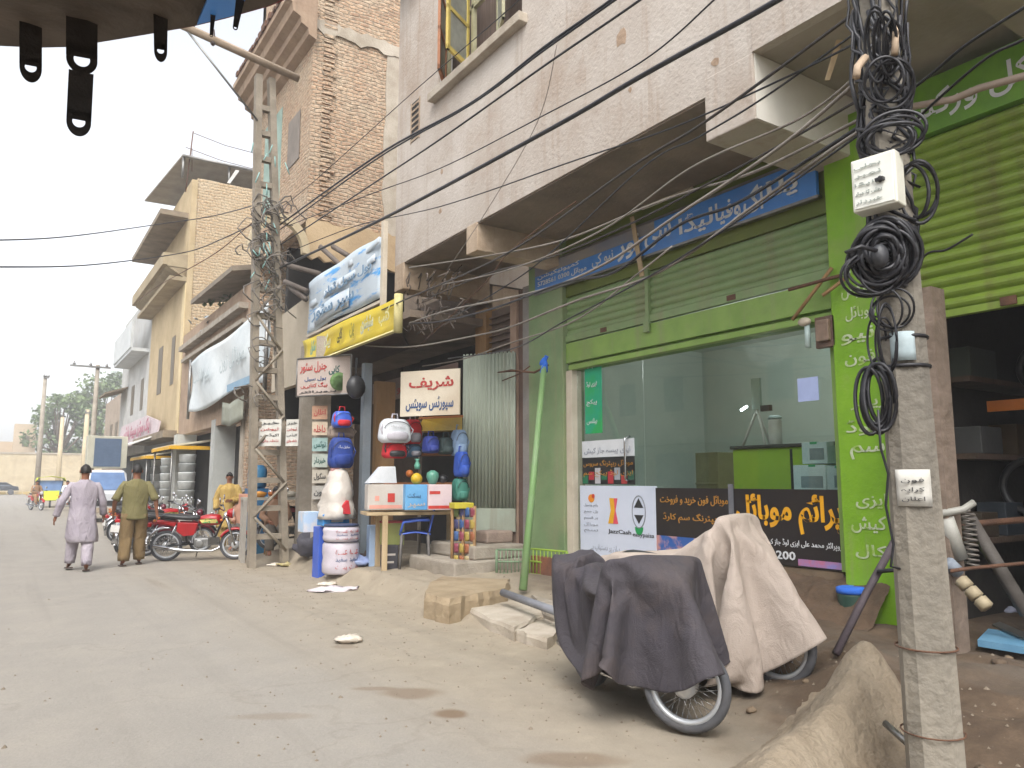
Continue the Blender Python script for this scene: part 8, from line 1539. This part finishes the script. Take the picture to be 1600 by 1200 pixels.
def drape(data, mat, label):
    NX, NY = 42, 32; vs = []; acc = [0, 0, 0]
    for i in range(len(data[0])):
        for c in range(3): acc[c] += data[c][i]
        vs.append(V((acc[0]/250, acc[1]/250, acc[2]/250)))
    m = MB(); m.v = vs; m.f = [(i*(NY+1)+j, (i+1)*(NY+1)+j, (i+1)*(NY+1)+j+1, i*(NY+1)+j+1) for i in range(NX) for j in range(NY)]; m.smooth = [True]*len(m.f)
    t = thing('motorcycle_cover', (0, 0, 0), label, 'cover', 'cloth covers over parked motorcycles'); o = m.build('cloth', mat, t)
    ss = o.modifiers.new('smooth', 'SUBSURF'); ss.levels = 2; ss.render_levels = 2
    sd_ = o.modifiers.new('solid', 'SOLIDIFY'); sd_.thickness = .003
    return t
dark_cloth = pm('cover_charcoal', '423e42', '37333a', 1.6, .85, .3, 120, stain=.55, c3='6a5b50', wrinkle=.5)
pale_cloth = pm('cover_beige', 'b0a398', 'a4978c', 1.2, .85, .25, 120, stain=.4, c3='8d7d6e', wrinkle=.45)
def hidden_bike(x, y, rz, z, label, body, steer=0):
    c_ = copy_tree(body); c_.scale = (1, 1, 1); c_.location = (x, y, z); c_.rotation_euler = (0, 0, rz); c_['label'] = label; c_['group'] = 'covered motorcycles by the near shop'
    for ch in list(c_.children):
        n = ch.name.split('.')[0]
        if n in ('mirror', 'front_fender', 'indicator'): bpy.data.objects.remove(ch)
        elif n == 'wheel' and steer and not any(True for _ in ()) and ch.data.vertices[0].co.x > 0:
            p = V((.6, 0, 0)); ch.rotation_euler = (0, 0, steer); ch.location = p-Matrix.Rotation(steer, 3, 'Z') @ p
    return c_
DX, DY, DR = 3.70, 4.08, R(-100)
hidden_bike(DX, DY, DR, .02, 'motorcycle whose spoked front wheel shows under the charcoal cover', proto, R(36))
cv = drape(DRAPE_DARK, dark_cloth, 'charcoal cloth cover draped over the nearest parked motorcycle'); cv.location = (DX, DY, .02); cv.rotation_euler = (0, 0, DR)
BX, BY, BR = 4.50, 4.20, R(-76)
hidden_bike(BX, BY, BR, .12, 'motorcycle hidden under the pale beige cover', b3_)
cv = drape(DRAPE_PALE, pale_cloth, 'pale beige cloth cover over the motorcycle nearer the shop window'); cv.location = (BX, BY, .12); cv.rotation_euler = (0, 0, BR)
# ================================================================= people
def skinned(verts, edges, radii, root=0, sub=2):
    me = bpy.data.meshes.new('body'); me.from_pydata([V(v) for v in verts], edges, [])
    o = bpy.data.objects.new('body', me); C.objects.link(o)
    sk = o.modifiers.new('s', 'SKIN'); sk.use_smooth_shade = True
    for i, r_ in enumerate(radii):
        me.skin_vertices[0].data[i].radius = r_ if isinstance(r_, tuple) else (r_, r_); me.skin_vertices[0].data[i].use_root = (i == root)
    ss = o.modifiers.new('u', 'SUBSURF'); ss.levels = sub; ss.render_levels = sub
    dg = bpy.context.evaluated_depsgraph_get(); out = bpy.data.meshes.new_from_object(o.evaluated_get(dg)); bpy.data.objects.remove(o); bpy.data.meshes.remove(me)
    return out
def person(pose, label, skin_m=None, H=1.72, group=None):
    """front faces +y; pose holds joint positions in metres"""
    J = dict(pelvis=(0, 0, .93), waist=(0, .01, 1.08), chest=(0, .0, 1.30), neck0=(0, -.01, 1.46), neck1=(0, .0, 1.53), head0=(0, .015, 1.60), head1=(0, .01, 1.69),
             shL=(-.18, 0, 1.41), shR=(.18, 0, 1.41), elL=(-.25, -.02, 1.13), elR=(.25, -.02, 1.13), wrL=(-.27, .06, .90), wrR=(.27, .06, .90),
             hipL=(-.09, 0, .90), hipR=(.09, 0, .90), knL=(-.10, .02, .50), knR=(.10, .02, .50), anL=(-.10, -.03, .09), anR=(.10, -.03, .09), toL=(-.11, .13, .03), toR=(.11, .13, .03))
    J.update(pose); J = {k: V(v) for k, v in J.items()}
    names = list(J); idx = {n: i for i, n in enumerate(names)}; verts = [J[n] for n in names]
    rad = dict(pelvis=(.15, .11), waist=(.13, .095), chest=(.155, .11), neck0=(.075, .07), neck1=(.052, .055), head0=(.068, .085), head1=(.07, .088), shL=.048, shR=.048, elL=.042, elR=.042, wrL=.027, wrR=.027,
               hipL=.09, hipR=.09, knL=.056, knR=.056, anL=.038, anR=.038, toL=(.042, .022), toR=(.042, .022))
    radii = [rad[n] for n in names]
    E_ = [('pelvis', 'waist'), ('waist', 'chest'), ('chest', 'neck0'), ('neck0', 'neck1'), ('neck1', 'head0'), ('head0', 'head1'), ('chest', 'shL'), ('chest', 'shR'), ('shL', 'elL'), ('elL', 'wrL'), ('shR', 'elR'), ('elR', 'wrR'),
          ('pelvis', 'hipL'), ('pelvis', 'hipR'), ('hipL', 'knL'), ('knL', 'anL'), ('hipR', 'knR'), ('knR', 'anR'), ('anL', 'toL'), ('anR', 'toR')]
    edges = [(idx[a], idx[b_]) for a, b_ in E_]
    for s_, n in ((-1, 'L'), (1, 'R')):
        w_ = J['wr'+n]; d = (J['wr'+n]-J['el'+n]).normalized(); side = d.cross(V((1, 0, 0))).normalized(); 
        palm = len(verts); verts.append(w_+d*.07); radii.append((.036, .018)); edges.append((idx['wr'+n], palm))
        for k in range(4):
            o_ = side*(.028-.019*k); ln = (.062, .072, .068, .052)[k]
            a = len(verts); verts.append(w_+d*.095+o_); radii.append(.010); edges.append((palm, a))
            b_ = len(verts); verts.append(w_+d*(.095+ln*.6)+o_+V((-s_*.006, .004, 0))); radii.append(.009); edges.append((a, b_))
            c2 = len(verts); verts.append(w_+d*(.09+ln)+o_+V((-s_*.022, .008, 0))); radii.append(.008); edges.append((b_, c2))
        a = len(verts); verts.append(w_+d*.045+side*.04); radii.append(.012); edges.append((palm, a)); b_ = len(verts); verts.append(w_+d*.08+side*.06); radii.append(.010); edges.append((a, b_))
    me = skinned(verts, edges, radii)
    t = thing('person', (0, 0, 0), label, 'person', group)
    me.name = 'body'; me.materials.clear(); me.materials.append(skin_m or skin); bo = bpy.data.objects.new('body', me); C.objects.link(bo); bo.parent = t
    hc = (J['head0']+J['head1'])/2
    # face details: nose, ears, eyes, mouth, sunk into the head surface
    m = MB(); m.ell(hc+V((0, .098, -.005)), .014, .02, .022, 8, 6); m.ell(hc+V((-.075, -.0, -.005)), .012, .022, .032, 8, 6); m.ell(hc+V((.075, -.0, -.005)), .012, .022, .032, 8, 6); m.build('nose_and_ears', skin_m or skin, t)
    m = MB(); m.ell(hc+V((-.03, .088, .02)), .012, .008, .006, 8, 5); m.ell(hc+V((.03, .088, .02)), .012, .008, .006, 8, 5); m.ell(hc+V((-.03, .09, .038)), .018, .006, .005, 8, 5); m.ell(hc+V((.03, .09, .038)), .018, .006, .005, 8, 5); m.build('eyes', hair, t)
    m = MB(); m.ell(hc+V((0, .090, -.045)), .022, .008, .006, 8, 5); m.build('mouth', pm('lips', '6f3f34', None, 5, .5), t)
    m = MB(); rings = []
    for k in range(9):
        th = pi*.5*k/8*1.18; rr = sin(th)
        ring = []
        for j in range(20):
            a = 2*pi*j/20; front = max(0, sin(a)); rr2 = rr
            zz = cos(th)*.116
            if front > .3: zz = max(zz, .055)
            elif th > 1.4: zz = min(zz, -.02)
            rf = 1+.10*mn.noise(V((cos(a)*4, sin(a)*4, k*.7)))
            ring.append(hc+V((.074*rr2*cos(a)*rf, .094*rr2*sin(a)*rf-.006, zz*rf)))
        rings.append(ring)
    m.loft(rings, False); m.build('hair', hair, t, solid=.005)
    return t, J
def garment(J, keys, t, name, mt, seed=0, fold=.012):
    """loft through (centre, rx, ry) stations with soft folds"""
    m = MB(); n = 28; rings = []
    for i, (c_, rx, ry) in enumerate(keys):
        c_ = V(c_); ring = []
        for j in range(n):
            a = 2*pi*j/n; f_ = 1+fold/max(rx, .05)*(sin(a*5+seed+i*.6)*.6+mn.noise(V((cos(a)*3+seed, sin(a)*3, i*.8))))
            ring.append(c_+V((rx*cos(a)*f_, ry*sin(a)*f_, .008*mn.noise(V((a*2, i, seed))))))
        rings.append(ring)
    # refine
    rr = []
    for i in range(len(rings)-1):
        for k in range(3): rr.append([rings[i][j].lerp(rings[i+1][j], k/3) for j in range(n)])
    rr.append(rings[-1]); m.loft(rr, True); return m.build(name, mt, t)
def limb(J, a, b_, c_, r0, r1, r2, t, name, mt, seed=0, n=18, over=0.0):
    m = MB(); P = ([J[a].lerp(J['chest'], .45)+V((0, 0, .035))] if name == 'sleeve' else [])+[J[a].lerp(J[b_], k/5) for k in range(5)]+[J[b_].lerp(J[c_], k/6) for k in range(7)] if c_ else ([J[a].lerp(J['chest'], .45)+V((0, 0, .035))] if name == 'sleeve' else [])+[J[a].lerp(J[b_], k/6) for k in range(7)]
    rs = []
    for k, p in enumerate(P):
        q = k/(len(P)-1); r_ = (r0+(r1-r0)*q*2 if q < .5 else r1+(r2-r1)*(q-.5)*2) if c_ else r0+(r1-r0)*q; rs.append(r_*(1+.10*mn.noise(V((k*.9, seed, 1)))))
    rings = []
    for k, p in enumerate(P):
        tt = (P[min(k+1, len(P)-1)]-P[max(k-1, 0)]).normalized(); u = tt.cross(V((0, 1, 0))).normalized(); v = u.cross(tt)
        rings.append([p+(u*cos(x)+v*sin(x))*rs[k]*(1+.05*sin(x*4+k+seed)) for x in [2*pi*j/n for j in range(n)]])
    m.loft(rings, True); return m.build(name, mt, t)
def put(t, x, y, rz, z=None, s_=1.0):
    t.location = (x, y, gz(x, y) if z is None else z); t.rotation_euler = (0, 0, rz); t.scale = (s_,)*3
# man 1: pale lilac grey shalwar kameez, mid stride, back to us (front +y = away)
lil = pm('cloth_lilac', 'a79fa6', '98909a', 3, .85, .25, 60, wrinkle=.9)
t, J = person(dict(elL=(-.31, -.06, 1.13), wrL=(-.36, .0, .91), elR=(.27, .02, 1.13), wrR=(.30, .12, .92), knL=(-.10, .16, .51), anL=(-.12, .20, .12), toL=(-.13, .35, .05), knR=(.09, -.02, .49), anR=(.08, -.20, .11), toR=(.09, -.07, .03)), 'man in a pale lilac grey shalwar kameez walking away in the road')
garment(J, [((0, -.0, 1.505), .06, .065), ((0, -.01, 1.47), .11, .085), ((0, 0, 1.435), .175, .10), ((0, 0, 1.38), .20, .115), ((0, 0, 1.25), .19, .12), ((0, 0, 1.05), .18, .12), ((0, .0, .85), .20, .15), ((.01, .02, .68), .22, .18), ((.02, .03, .55), .225, .20), ((.03, .04, .47), .215, .20)], t, 'kameez', lil, 1, .018)
limb(J, 'shL', 'elL', 'wrL', .058, .058, .05, t, 'sleeve', lil, 2); limb(J, 'shR', 'elR', 'wrR', .058, .058, .05, t, 'sleeve', lil, 3)
limb(J, 'hipL', 'knL', 'anL', .11, .095, .07, t, 'trouser_leg', lil, 4); limb(J, 'hipR', 'knR', 'anR', .11, .095, .07, t, 'trouser_leg', lil, 5)
sand_ = pm('sandal', '3a2a22', '4a372c', 5, .6)
for n in 'LR': m = MB(); a, b_ = J['an'+n], J['to'+n]; m.slab([a+V((-.045, -.06, -.085)), a+V((.045, -.06, -.085)), b_+V((.05, .03, -.035)), b_+V((-.05, .03, -.035))], (0, 0, .02)); m.build('sandal', sand_, t)
put(t, 1.2, 15.5, R(0), 0, 1.05); t.scale = (1.12, 1.12, 1.05)
# man 2: olive striped shirt, brown trousers
olive = pm('cloth_olive', '77704a', '6a643f', 3, .85, .25, 60, wrinkle=.9); brn = pm('cloth_khaki', '7d6846', '6f5b3c', 3, .85, .25, 60, wrinkle=.9)
t, J = person(dict(elL=(-.30, -.02, 1.13), wrL=(-.31, .10, .93), elR=(.30, -.05, 1.13), wrR=(.33, -.02, .91), knL=(-.11, .0, .50), anL=(-.13, -.10, .10), toL=(-.15, .05, .03), knR=(.10, .10, .50), anR=(.11, .12, .10), toR=(.12, .27, .04)), 'man in an olive striped shirt and khaki trousers walking away beside the motorcycles')
garment(J, [((0, -.0, 1.505), .06, .065), ((0, -.01, 1.47), .115, .085), ((0, 0, 1.43), .175, .105), ((0, 0, 1.37), .205, .12), ((0, 0, 1.25), .20, .125), ((0, 0, 1.05), .19, .125), ((0, 0, .90), .195, .135), ((0, 0, .80), .20, .14)], t, 'shirt', olive, 7, .012)
m = MB()
for k in range(9):
    z = .86+k*.062; f_ = .215+.008*sst(.9, 1.3, z); m.torus((0, 0, 0), 1, .02, 'z', 28, 4)
m = MB(); 
limb(J, 'shL', 'elL', None, .062, .066, 0, t, 'sleeve', olive, 2); limb(J, 'shR', 'elR', None, .062, .066, 0, t, 'sleeve', olive, 3)
limb(J, 'hipL', 'knL', 'anL', .115, .10, .085, t, 'trouser_leg', brn, 4); limb(J, 'hipR', 'knR', 'anR', .115, .10, .085, t, 'trouser_leg', brn, 5)
for n in 'LR': m = MB(); a, b_ = J['an'+n], J['to'+n]; m.slab([a+V((-.045, -.06, -.085)), a+V((.045, -.06, -.085)), b_+V((.05, .03, -.035)), b_+V((-.05, .03, -.035))], (0, 0, .02)); m.build('sandal', sand_, t)
put(t, 2.08, 15.9, R(-4), 0, 1.06); t.scale = (1.13, 1.12, 1.06)
# man 3: mustard kameez facing us behind the bikes
mus = pm('cloth_mustard', 'b29656', 'a28648', 3, .85, .25, 60, wrinkle=.9)
t, J = person(dict(elL=(-.27, .06, 1.14), wrL=(-.08, .22, 1.12), elR=(.27, -.02, 1.13), wrR=(.26, .10, .92)), 'man in a mustard kameez standing behind the parked motorcycles')
garment(J, [((0, -.0, 1.50), .07, .07), ((0, -.01, 1.46), .15, .095), ((0, 0, 1.40), .22, .12), ((0, 0, 1.2), .205, .13), ((0, 0, .95), .21, .14), ((0, 0, .65), .24, .17), ((0, 0, .50), .25, .19)], t, 'kameez', mus, 11, .015)
limb(J, 'shL', 'elL', 'wrL', .078, .07, .06, t, 'sleeve', mus, 2); limb(J, 'shR', 'elR', 'wrR', .078, .07, .06, t, 'sleeve', mus, 3)
limb(J, 'hipL', 'knL', 'anL', .11, .11, .08, t, 'trouser_leg', mus, 4); limb(J, 'hipR', 'knR', 'anR', .11, .11, .08, t, 'trouser_leg', mus, 5)
put(t, 4.35, 18.4, R(165), None, 1.0)
# two people seated / standing in the shops behind the ladder pole
pe = pm('cloth_peach', 'b98f7a', 'a87e69', 3, .85, .2, 60)
sit = dict(pelvis=(0, 0, .50), waist=(0, .0, .65), chest=(0, .03, .88), neck0=(0, .03, 1.03), neck1=(0, .05, 1.09), head0=(0, .07, 1.16), head1=(0, .06, 1.25), shL=(-.18, .03, .98), shR=(.18, .03, .98), elL=(-.25, .10, .74), elR=(.25, .10, .74), wrL=(-.15, .30, .66), wrR=(.15, .30, .66),
           hipL=(-.09, .02, .49), hipR=(.09, .02, .49), knL=(-.13, .40, .52), knR=(.13, .40, .52), anL=(-.13, .42, .12), anR=(.13, .42, .12), toL=(-.14, .56, .04), toR=(.14, .56, .04))
def seated(label, mt, x, y, rz):
    t, J = person(sit, label)
    garment(J, [((0, .04, 1.07), .07, .07), ((0, .03, 1.03), .16, .10), ((0, .03, .96), .225, .12), ((0, .02, .8), .21, .13), ((0, .0, .6), .21, .15), ((0, .03, .45), .22, .18)], t, 'shirt', mt, 3, .012)
    limb(J, 'shL', 'elL', 'wrL', .075, .065, .05, t, 'sleeve', mt, 2); limb(J, 'shR', 'elR', 'wrR', .075, .065, .05, t, 'sleeve', mt, 3)
    tm = pm('cloth_greybrown', '6f6860', '5f5952', 3, .85, .2, 60); limb(J, 'hipL', 'knL', 'anL', .11, .10, .08, t, 'trouser_leg', tm, 4); limb(J, 'hipR', 'knR', 'anR', .11, .10, .08, t, 'trouser_leg', tm, 5)
    put(t, x, y, rz); g0 = gz(x, y)
    st = thing('stool', (x, y, g0), 'low wooden stool under the '+label.split(' sitting')[0], 'stool'); m = MB()
    f1 = V((cos(rz), sin(rz), 0)); f2 = V((-sin(rz), cos(rz), 0)); c0 = V((x, y, g0))
    m.slab([c0-f1*.18-f2*.18+V((0, 0, .37)), c0+f1*.18-f2*.18+V((0, 0, .37)), c0+f1*.18+f2*.18+V((0, 0, .37)), c0-f1*.18+f2*.18+V((0, 0, .37))], (0, 0, .035)); m.build('seat', wood, st)
    for a, b_ in ((-1, -1), (-1, 1), (1, -1), (1, 1)): m = MB(); m.tube([c0+f1*.14*a+f2*.14*b_+V((0, 0, .37)), c0+f1*.16*a+f2*.16*b_], .016, 5); m.build('leg', wood, st)
q = at(384, 760, D=17.6); seated('man in a peach shirt sitting beyond the ladder pole', pe, q.x, q.y, R(150))
q = at(432, 752, D=15.0); seated('man in a brown shirt sitting behind the ladder pole', pm('cloth_rust', '8a6a52', '775a45', 3, .85, .2), q.x, q.y, R(170))
# a counter with trays between them
q0 = at(377, 850, D=14.6); t = thing('stall_table', (q0.x+.5, q0.y, .1), 'pale topped stall table with orange trays beside the ladder pole', 'stall table')
za = at(377, 782, D=14.6).z
m = MB(); m.slab([V((q0.x, q0.y, za)), V((q0.x+1.25, q0.y-.1, za)), V((q0.x+1.25, q0.y-.1, za+.05)), V((q0.x, q0.y, za+.05))], (.1, .6, 0)); m.build('top', pm('stall_top', 'a8a598', '97948a', 3, .6), t)
for u, v in ((0, 0), (1.15, 0), (.1, .55), (1.2, .55)): m = MB(); m.box(q0.x+u, q0.x+u+.07, q0.y+v-.05, q0.y+v+.02, .0, za); m.build('leg', pm('stall_leg', 'a5a097'), t)
for k, (c0, lb) in enumerate((('c98a2a', 'orange yellow tray of goods on the stall table'), ('b5651f', 'orange bowl on the stall table nearest the plaster post'), ('c9c0b0', 'pale parcel lying on the stall table'))):
    m = MB(); cx_ = q0.x+.35+.3*k; m.lathe([(.08, 0), (.13, .05), (.14, .09), (.02, .12)], (cx_, q0.y+.15, za+.052), 'z', 14); tag(m.build('tray', pm('tray_'+c0, c0, None, 8, .6)), lb, 'tray')
m = MB(); q = at(402, 745, D=16.5); m.lathe([(.16, -.25), (.2, -.2), (.2, .15), (.12, .25)], q, 'z', 14); m.box(q.x-.2, q.x+.2, q.y-.2, q.y+.2, gz(q.x, q.y), q.z-.25); tag(m.build('blue_cooler', pm('cooler_blue', '1f4f7a', '2a6a8c', 3, .5)), 'dark blue water cooler behind the man in the peach shirt', 'cooler')
carton(378, 400, 772, 800, 15.2, .3, pm('sack_salmon', 'c4927c', 'b3826d', 3, .8), 'salmon coloured bundle beside the seated man', 'bundle', name='bundle')

# ================================================================= far traffic
def van(x, y):
    t = thing('white_van', (x, y, 0), 'white van facing us with a blue grey display cabinet on its roof', 'van')
    wp_ = pm('van_white', 'c9ccd0', 'bcc0c4', 2, .35, .02, coat=.3)
    prof = [(-.78, .35), (-.80, .9), (-.74, 1.15), (-.66, 1.85), (-.55, 1.98), (.55, 1.98), (.66, 1.85), (.74, 1.15), (.80, .9), (.78, .35)]
    m = MB(); rings = []
    for yy, sc, dz, zm in ((0, .93, 0, 1.08), (.12, 1, 0, 1.2), (.55, 1, 0, 1.98), (.9, 1, 0, 2.02), (3.2, 1, 0, 2.02), (3.4, .96, 0, 1.95)):
        rings.append([V((x+px*sc, y+yy, min(pz, zm))) for px, pz in prof])
    m.loft(rings, True, False); m.build('body', wp_, t, bevel=.03)
    m = MB(); m.slab([(x-.66, y+.12, 1.22), (x+.66, y+.12, 1.22), (x+.56, y+.50, 1.88), (x-.56, y+.50, 1.88)], (0, -.02, .012)); m.build('windscreen', pm('screen_blue', '5d7ba6', '4b678f', 2, .15, 0), t)
    m = MB(); m.box(x-.5, x+.5, y-.03, y+.0, .62, .82); m.build('grille', black_plastic, t)
    for s_ in (-1, 1):
        m = MB(); m.box(x+s_*.62-.12, x+s_*.62+.12, y-.03, y+.02, .68, .85); m.build('headlight', pm('lens', 'c8cdd0'), t, bevel=.02)
        m = MB(); m.lathe([(.1, -.09), (.28, -.09), (.3, -.05), (.3, .05), (.28, .09), (.1, .09)], (x+s_*.7, y+.7, .3), 'x', 18); m.build('wheel', rubber, t)
        m = MB(); m.tube([(x+s_*.76, y+.3, 1.25), (x+s_*.92, y+.22, 1.3)], .02, 5); m.box(x+s_*.94-.06, x+s_*.94+.06, y+.15, y+.2, 1.25, 1.5); m.build('mirror', black_plastic, t)
    m = MB(); m.box(x-.80, x+.80, y-.1, y+.02, .36, .56); m.build('bumper', pm('bumper_orange', 'b0a08c', '9c8e7c'), t, bevel=.02)
    cb_ = thing('display_cabinet', (x, y+1.2, 2.06), 'cream framed cabinet with a blue grey panel standing on the van roof', 'cabinet')
    z0, z1 = 2.06, 3.32; m = MB(); m.box(x-.74, x+.66, y+.75, y+1.5, z0, z1); m.build('case', pm('cabinet_cream', 'b4b2a2', 'a6a494', 2, .6), cb_, bevel=.02)
    m = MB(); m.box(x-.50, x+.44, y+.73, y+.748, z0+.06, z1-.1); m.build('panel', pm('panel_slate', '4f6179', '465870', 3, .6), cb_)
van(3.35, 33.0)
# auto rickshaw with lime canopy, two motorcycles with riders and a dark car at the far end
def mini_rider(x, y, rz, label, shirt):
    t, J = person({k: (v[0], v[1], v[2]+.28) for k, v in sit.items()}, label); garment(J, [((0, .04, 1.35), .07, .07), ((0, .03, 1.31), .16, .10), ((0, .03, 1.24), .225, .12), ((0, .02, 1.08), .21, .13), ((0, .0, .8), .21, .15)], t, 'shirt', shirt, 3, .012)
    limb(J, 'hipL', 'knL', 'anL', .11, .10, .08, t, 'trouser_leg', shirt, 4); limb(J, 'hipR', 'knR', 'anR', .11, .10, .08, t, 'trouser_leg', shirt, 5); limb(J, 'shL', 'elL', 'wrL', .075, .065, .05, t, 'sleeve', shirt, 2); limb(J, 'shR', 'elR', 'wrR', .075, .065, .05, t, 'sleeve', shirt, 3)
    put(t, x, y, rz, 0)
for k, (x, y, lb, lb2, sh) in enumerate(((1.55, 49.0, 'distant red motorcycle ridden towards us on the left', 'rider in a tan shirt on the left distant motorcycle', pm('cloth_tan', 'a07f60', '8d6f53', 3, .8)), (2.9, 47.5, 'distant red motorcycle ridden towards us beside the lime rickshaw', 'rider in white on the right distant motorcycle', white_sheet))):
    c_ = copy_tree(proto); place(c_, x, y, R(-70), 0, lb); c_['group'] = 'distant motorcycles being ridden'; mini_rider(x-.05, y+.15, R(200), lb2, sh)
rk_ = thing('auto_rickshaw', (2.6, 55, 0), 'distant auto rickshaw with a lime yellow canopy', 'auto rickshaw'); x, y = 2.35, 53.0
lime = pm('lime_canopy', 'c2cc1e', 'b0ba18', 2, .5)
m = MB(); rings = [[V((x+.68*u, y+yy, z)) for u, z in ((-1, .4), (-1, 1.0), (-1, 1.15), (1, 1.15), (1, 1.0), (1, .4))] for yy in (.9, 2.4)]; m.loft(rings, True, False); m.build('body', lime, rk_)
m = MB(); rings = [[V((x+u*.75, y+yy, z)) for u, z in ((-1, 1.55), (-.9, 1.75), (0, 1.85), (.9, 1.75), (1, 1.55))] for yy in (-.2, 2.4)]; m.loft(rings, False, True, False); m.build('canopy', lime, rk_, solid=.03)
m = MB(); m.slab([(x-.45, y-.2, .6), (x+.45, y-.2, .6), (x+.6, y+.1, 1.6), (x-.6, y+.1, 1.6)], (0, .03, 0)); m.build('windscreen', pm('screen_blue', '5d7ba6'), rk_)
m = MB(); m.slab([(x-.4, y-.35, .45), (x+.4, y-.35, .45), (x+.45, y-.15, 1.0), (x-.45, y-.15, 1.0)], (0, .25, 0)); m.build('nose', lime, rk_)
for (a, b_) in ((0, -.1), (-.6, 1.9), (.6, 1.9)): m = MB(); m.lathe([(.08, -.05), (.2, -.05), (.22, 0), (.2, .05), (.08, .05)], (x+a, y+b_, .22), 'x', 14); m.build('wheel', rubber, rk_)
for dx_ in (-.6, .6): m = MB(); m.tube([(x+dx_, y+.1, 1.0), (x+dx_, y+.1, 1.6)], .03, 5); m.tube([(x+dx_, y+1.0, 1.1), (x+dx_, y+1.0, 1.6)], .03, 5); m.build('pillar', black_paint, rk_)
p = at(-5, 757, D=88); x, y = p.x, p.y; t = thing('dark_car', (x, y, 0), 'small dark car crossing at the far left end of the street', 'car')
m = MB(); prof = [(-2.1, .45), (-2.1, .8), (-1.9, .95), (-1.1, 1.0), (-.5, 1.42), (.9, 1.45), (1.6, 1.02), (2.1, .95), (2.2, .5)]
m.loft([[V((x+a, y+yy, b_*sc+(.0 if sc == 1 else .03))) for a, b_ in prof] for yy, sc in ((-.8, .97), (-.7, 1), (.7, 1), (.8, .97))], True, False); m.build('body', pm('car_dark', '2d3440', '262c36', 2, .3, 0, coat=.4), t, bevel=.05)
m = MB(); m.slab([(x-1.0, y-.81, 1.0), (x+1.4, y-.81, 1.0), (x+.85, y-.75, 1.36), (x-.5, y-.75, 1.34)], (0, -.01, 0)); m.build('window', pm('car_glass', '5c6670', '4d5761', 2, .1), t)
for dx_ in (-1.35, 1.4): m = MB(); m.lathe([(.15, -.1), (.3, -.1), (.32, -.05), (.32, .05), (.3, .1)], (x+dx_, y-.75, .32), 'y', 16); m.build('wheel', rubber, t)

# ================================================================= fringe of the vehicle we ride in
cn = thing('vehicle_canopy', (0, .8, 2.1), 'worn brown canopy edge of a vehicle hanging into the upper left corner', 'canopy')
Zc = 2.125
edge = [(-260, 40), (-120, 58), (0, 66), (60, 69), (110, 68), (160, 60), (220, 50), (300, 36), (350, 24), (420, 4), (500, -30), (600, -90)]
E0 = [at(a, b_, Z=Zc) for a, b_ in edge]
m = MB(); m.grid(lambda u, v: E0[int(round(u*(len(E0)-1)))].lerp(V((E0[int(round(u*(len(E0)-1)))].x*.55-.10, -.25, Zc+.02)), v)+V((0, 0, .008*sin(v*40)+.02*v)), len(E0)-1, 30)
m.build('underside', pm('canopy_brown', '6b5f54', '40372f', 2.4, .8, .8, 12, stain=.6, c3='2a2420', stretch=(1, 3, 1)), cn, solid=.012)
m = MB(); m.tube(E0, .004, 6); m.build('red_piping', pm('piping_red', '7a1f22', '5f181c', 5, .6), cn)
m = MB(); a, b_ = at(308, 34, Z=Zc-.006), at(372, 18, Z=Zc-.006); m.slab([a, b_, b_+V((.0, -.1, 0)), a+V((0, -.1, 0))], (0, 0, -.004)); m.build('blue_patch', blue_sign, cn)
def strap(px, py0, py1, w_, D, hole=None, label=None, taper=1.0, px2=None):
    px2 = px if px2 is None else px2
    a, b_ = at(px, py0, D=D), at(px2, py1, D=D); ax = (b_-a); Ln = ax.length; ax.normalize(); fw = ((a+b_)/2-CM.translation).normalized(); sd_ = ax.cross(fw).normalized(); nn = fw
    W_ = w_/FPX*D/2; out = []; wb_ = W_*taper
    hz = None if hole is None else Ln*(hole-py0)/(py1-py0)
    # outline: straight sides with a round end, built as a ring of quads round the hole
    N = 28; m = MB(); c_ = a+ax*(hz if hz is not None else Ln-wb_); hr = wb_*.52
    outer = []; inner = []
    for k in range(N+1):
        th = -pi/2+pi*2*k/N; d = V((0, 0, 0)); ux, uy = cos(th), sin(th)      # ux along strap end, uy sideways
        outer.append(c_+ax*ux*((Ln-(c_-a).dot(ax)) if ux > 0 else wb_)+sd_*uy*wb_); inner.append(c_+ax*ux*hr+sd_*uy*hr)
    for s_ in (0, 1):
        base = len(m.v); o_ = nn*.004*s_; m.v += [p+o_ for p in outer]+[p+o_ for p in inner]; m.f += [(base+k, base+k+1, base+N+2+k, base+N+1+k) for k in range(N)]; m.smooth += [False]*N
    h_ = N+1
    m.f += [(k, k+1, 2*h_+k+1, 2*h_+k) for k in range(N)]+[(h_+k, h_+k+1, 3*h_+k+1, 3*h_+k) for k in range(N)]; m.smooth += [False]*2*N
    m.slab([a-sd_*W_, a+sd_*W_, c_-ax*wb_*.0+sd_*wb_-ax*wb_*.15, c_-sd_*wb_-ax*wb_*.15], nn*.004) if (c_-a).dot(ax) > wb_ else None
    # shoulder pieces that fill the corners round the ring
    for sg in (-1, 1):
        pts = [c_+sd_*sg*wb_-ax*wb_*.15]+[c_+ax*(-cos(th))*wb_*1.0+sd_*sg*sin(th)*wb_ for th in [pi/2-.15, pi/3, pi/6, 0.02]]+[c_-ax*wb_*1.0, c_-ax*wb_*.15-ax*wb_*.9+sd_*sg*wb_]
        m.slab(pts, nn*.004)
    return m.build('strap', pm('strap_dark', '17120f', '241c17', 5, .7, .3, 60), cn, label=label)
strap(48, 35, 129, 30, .97, 105); strap(128, 20, 116, 43, .96, 93); strap(127, 112, 213, 34, .955, 190, px2=122); strap(251, 5, 97, 21, .95, 79, taper=.9); strap(336, -15, 58, 10, .93, None, taper=.5, px2=330); strap(378, -15, 47, 14, .9, None, taper=.55, px2=367)
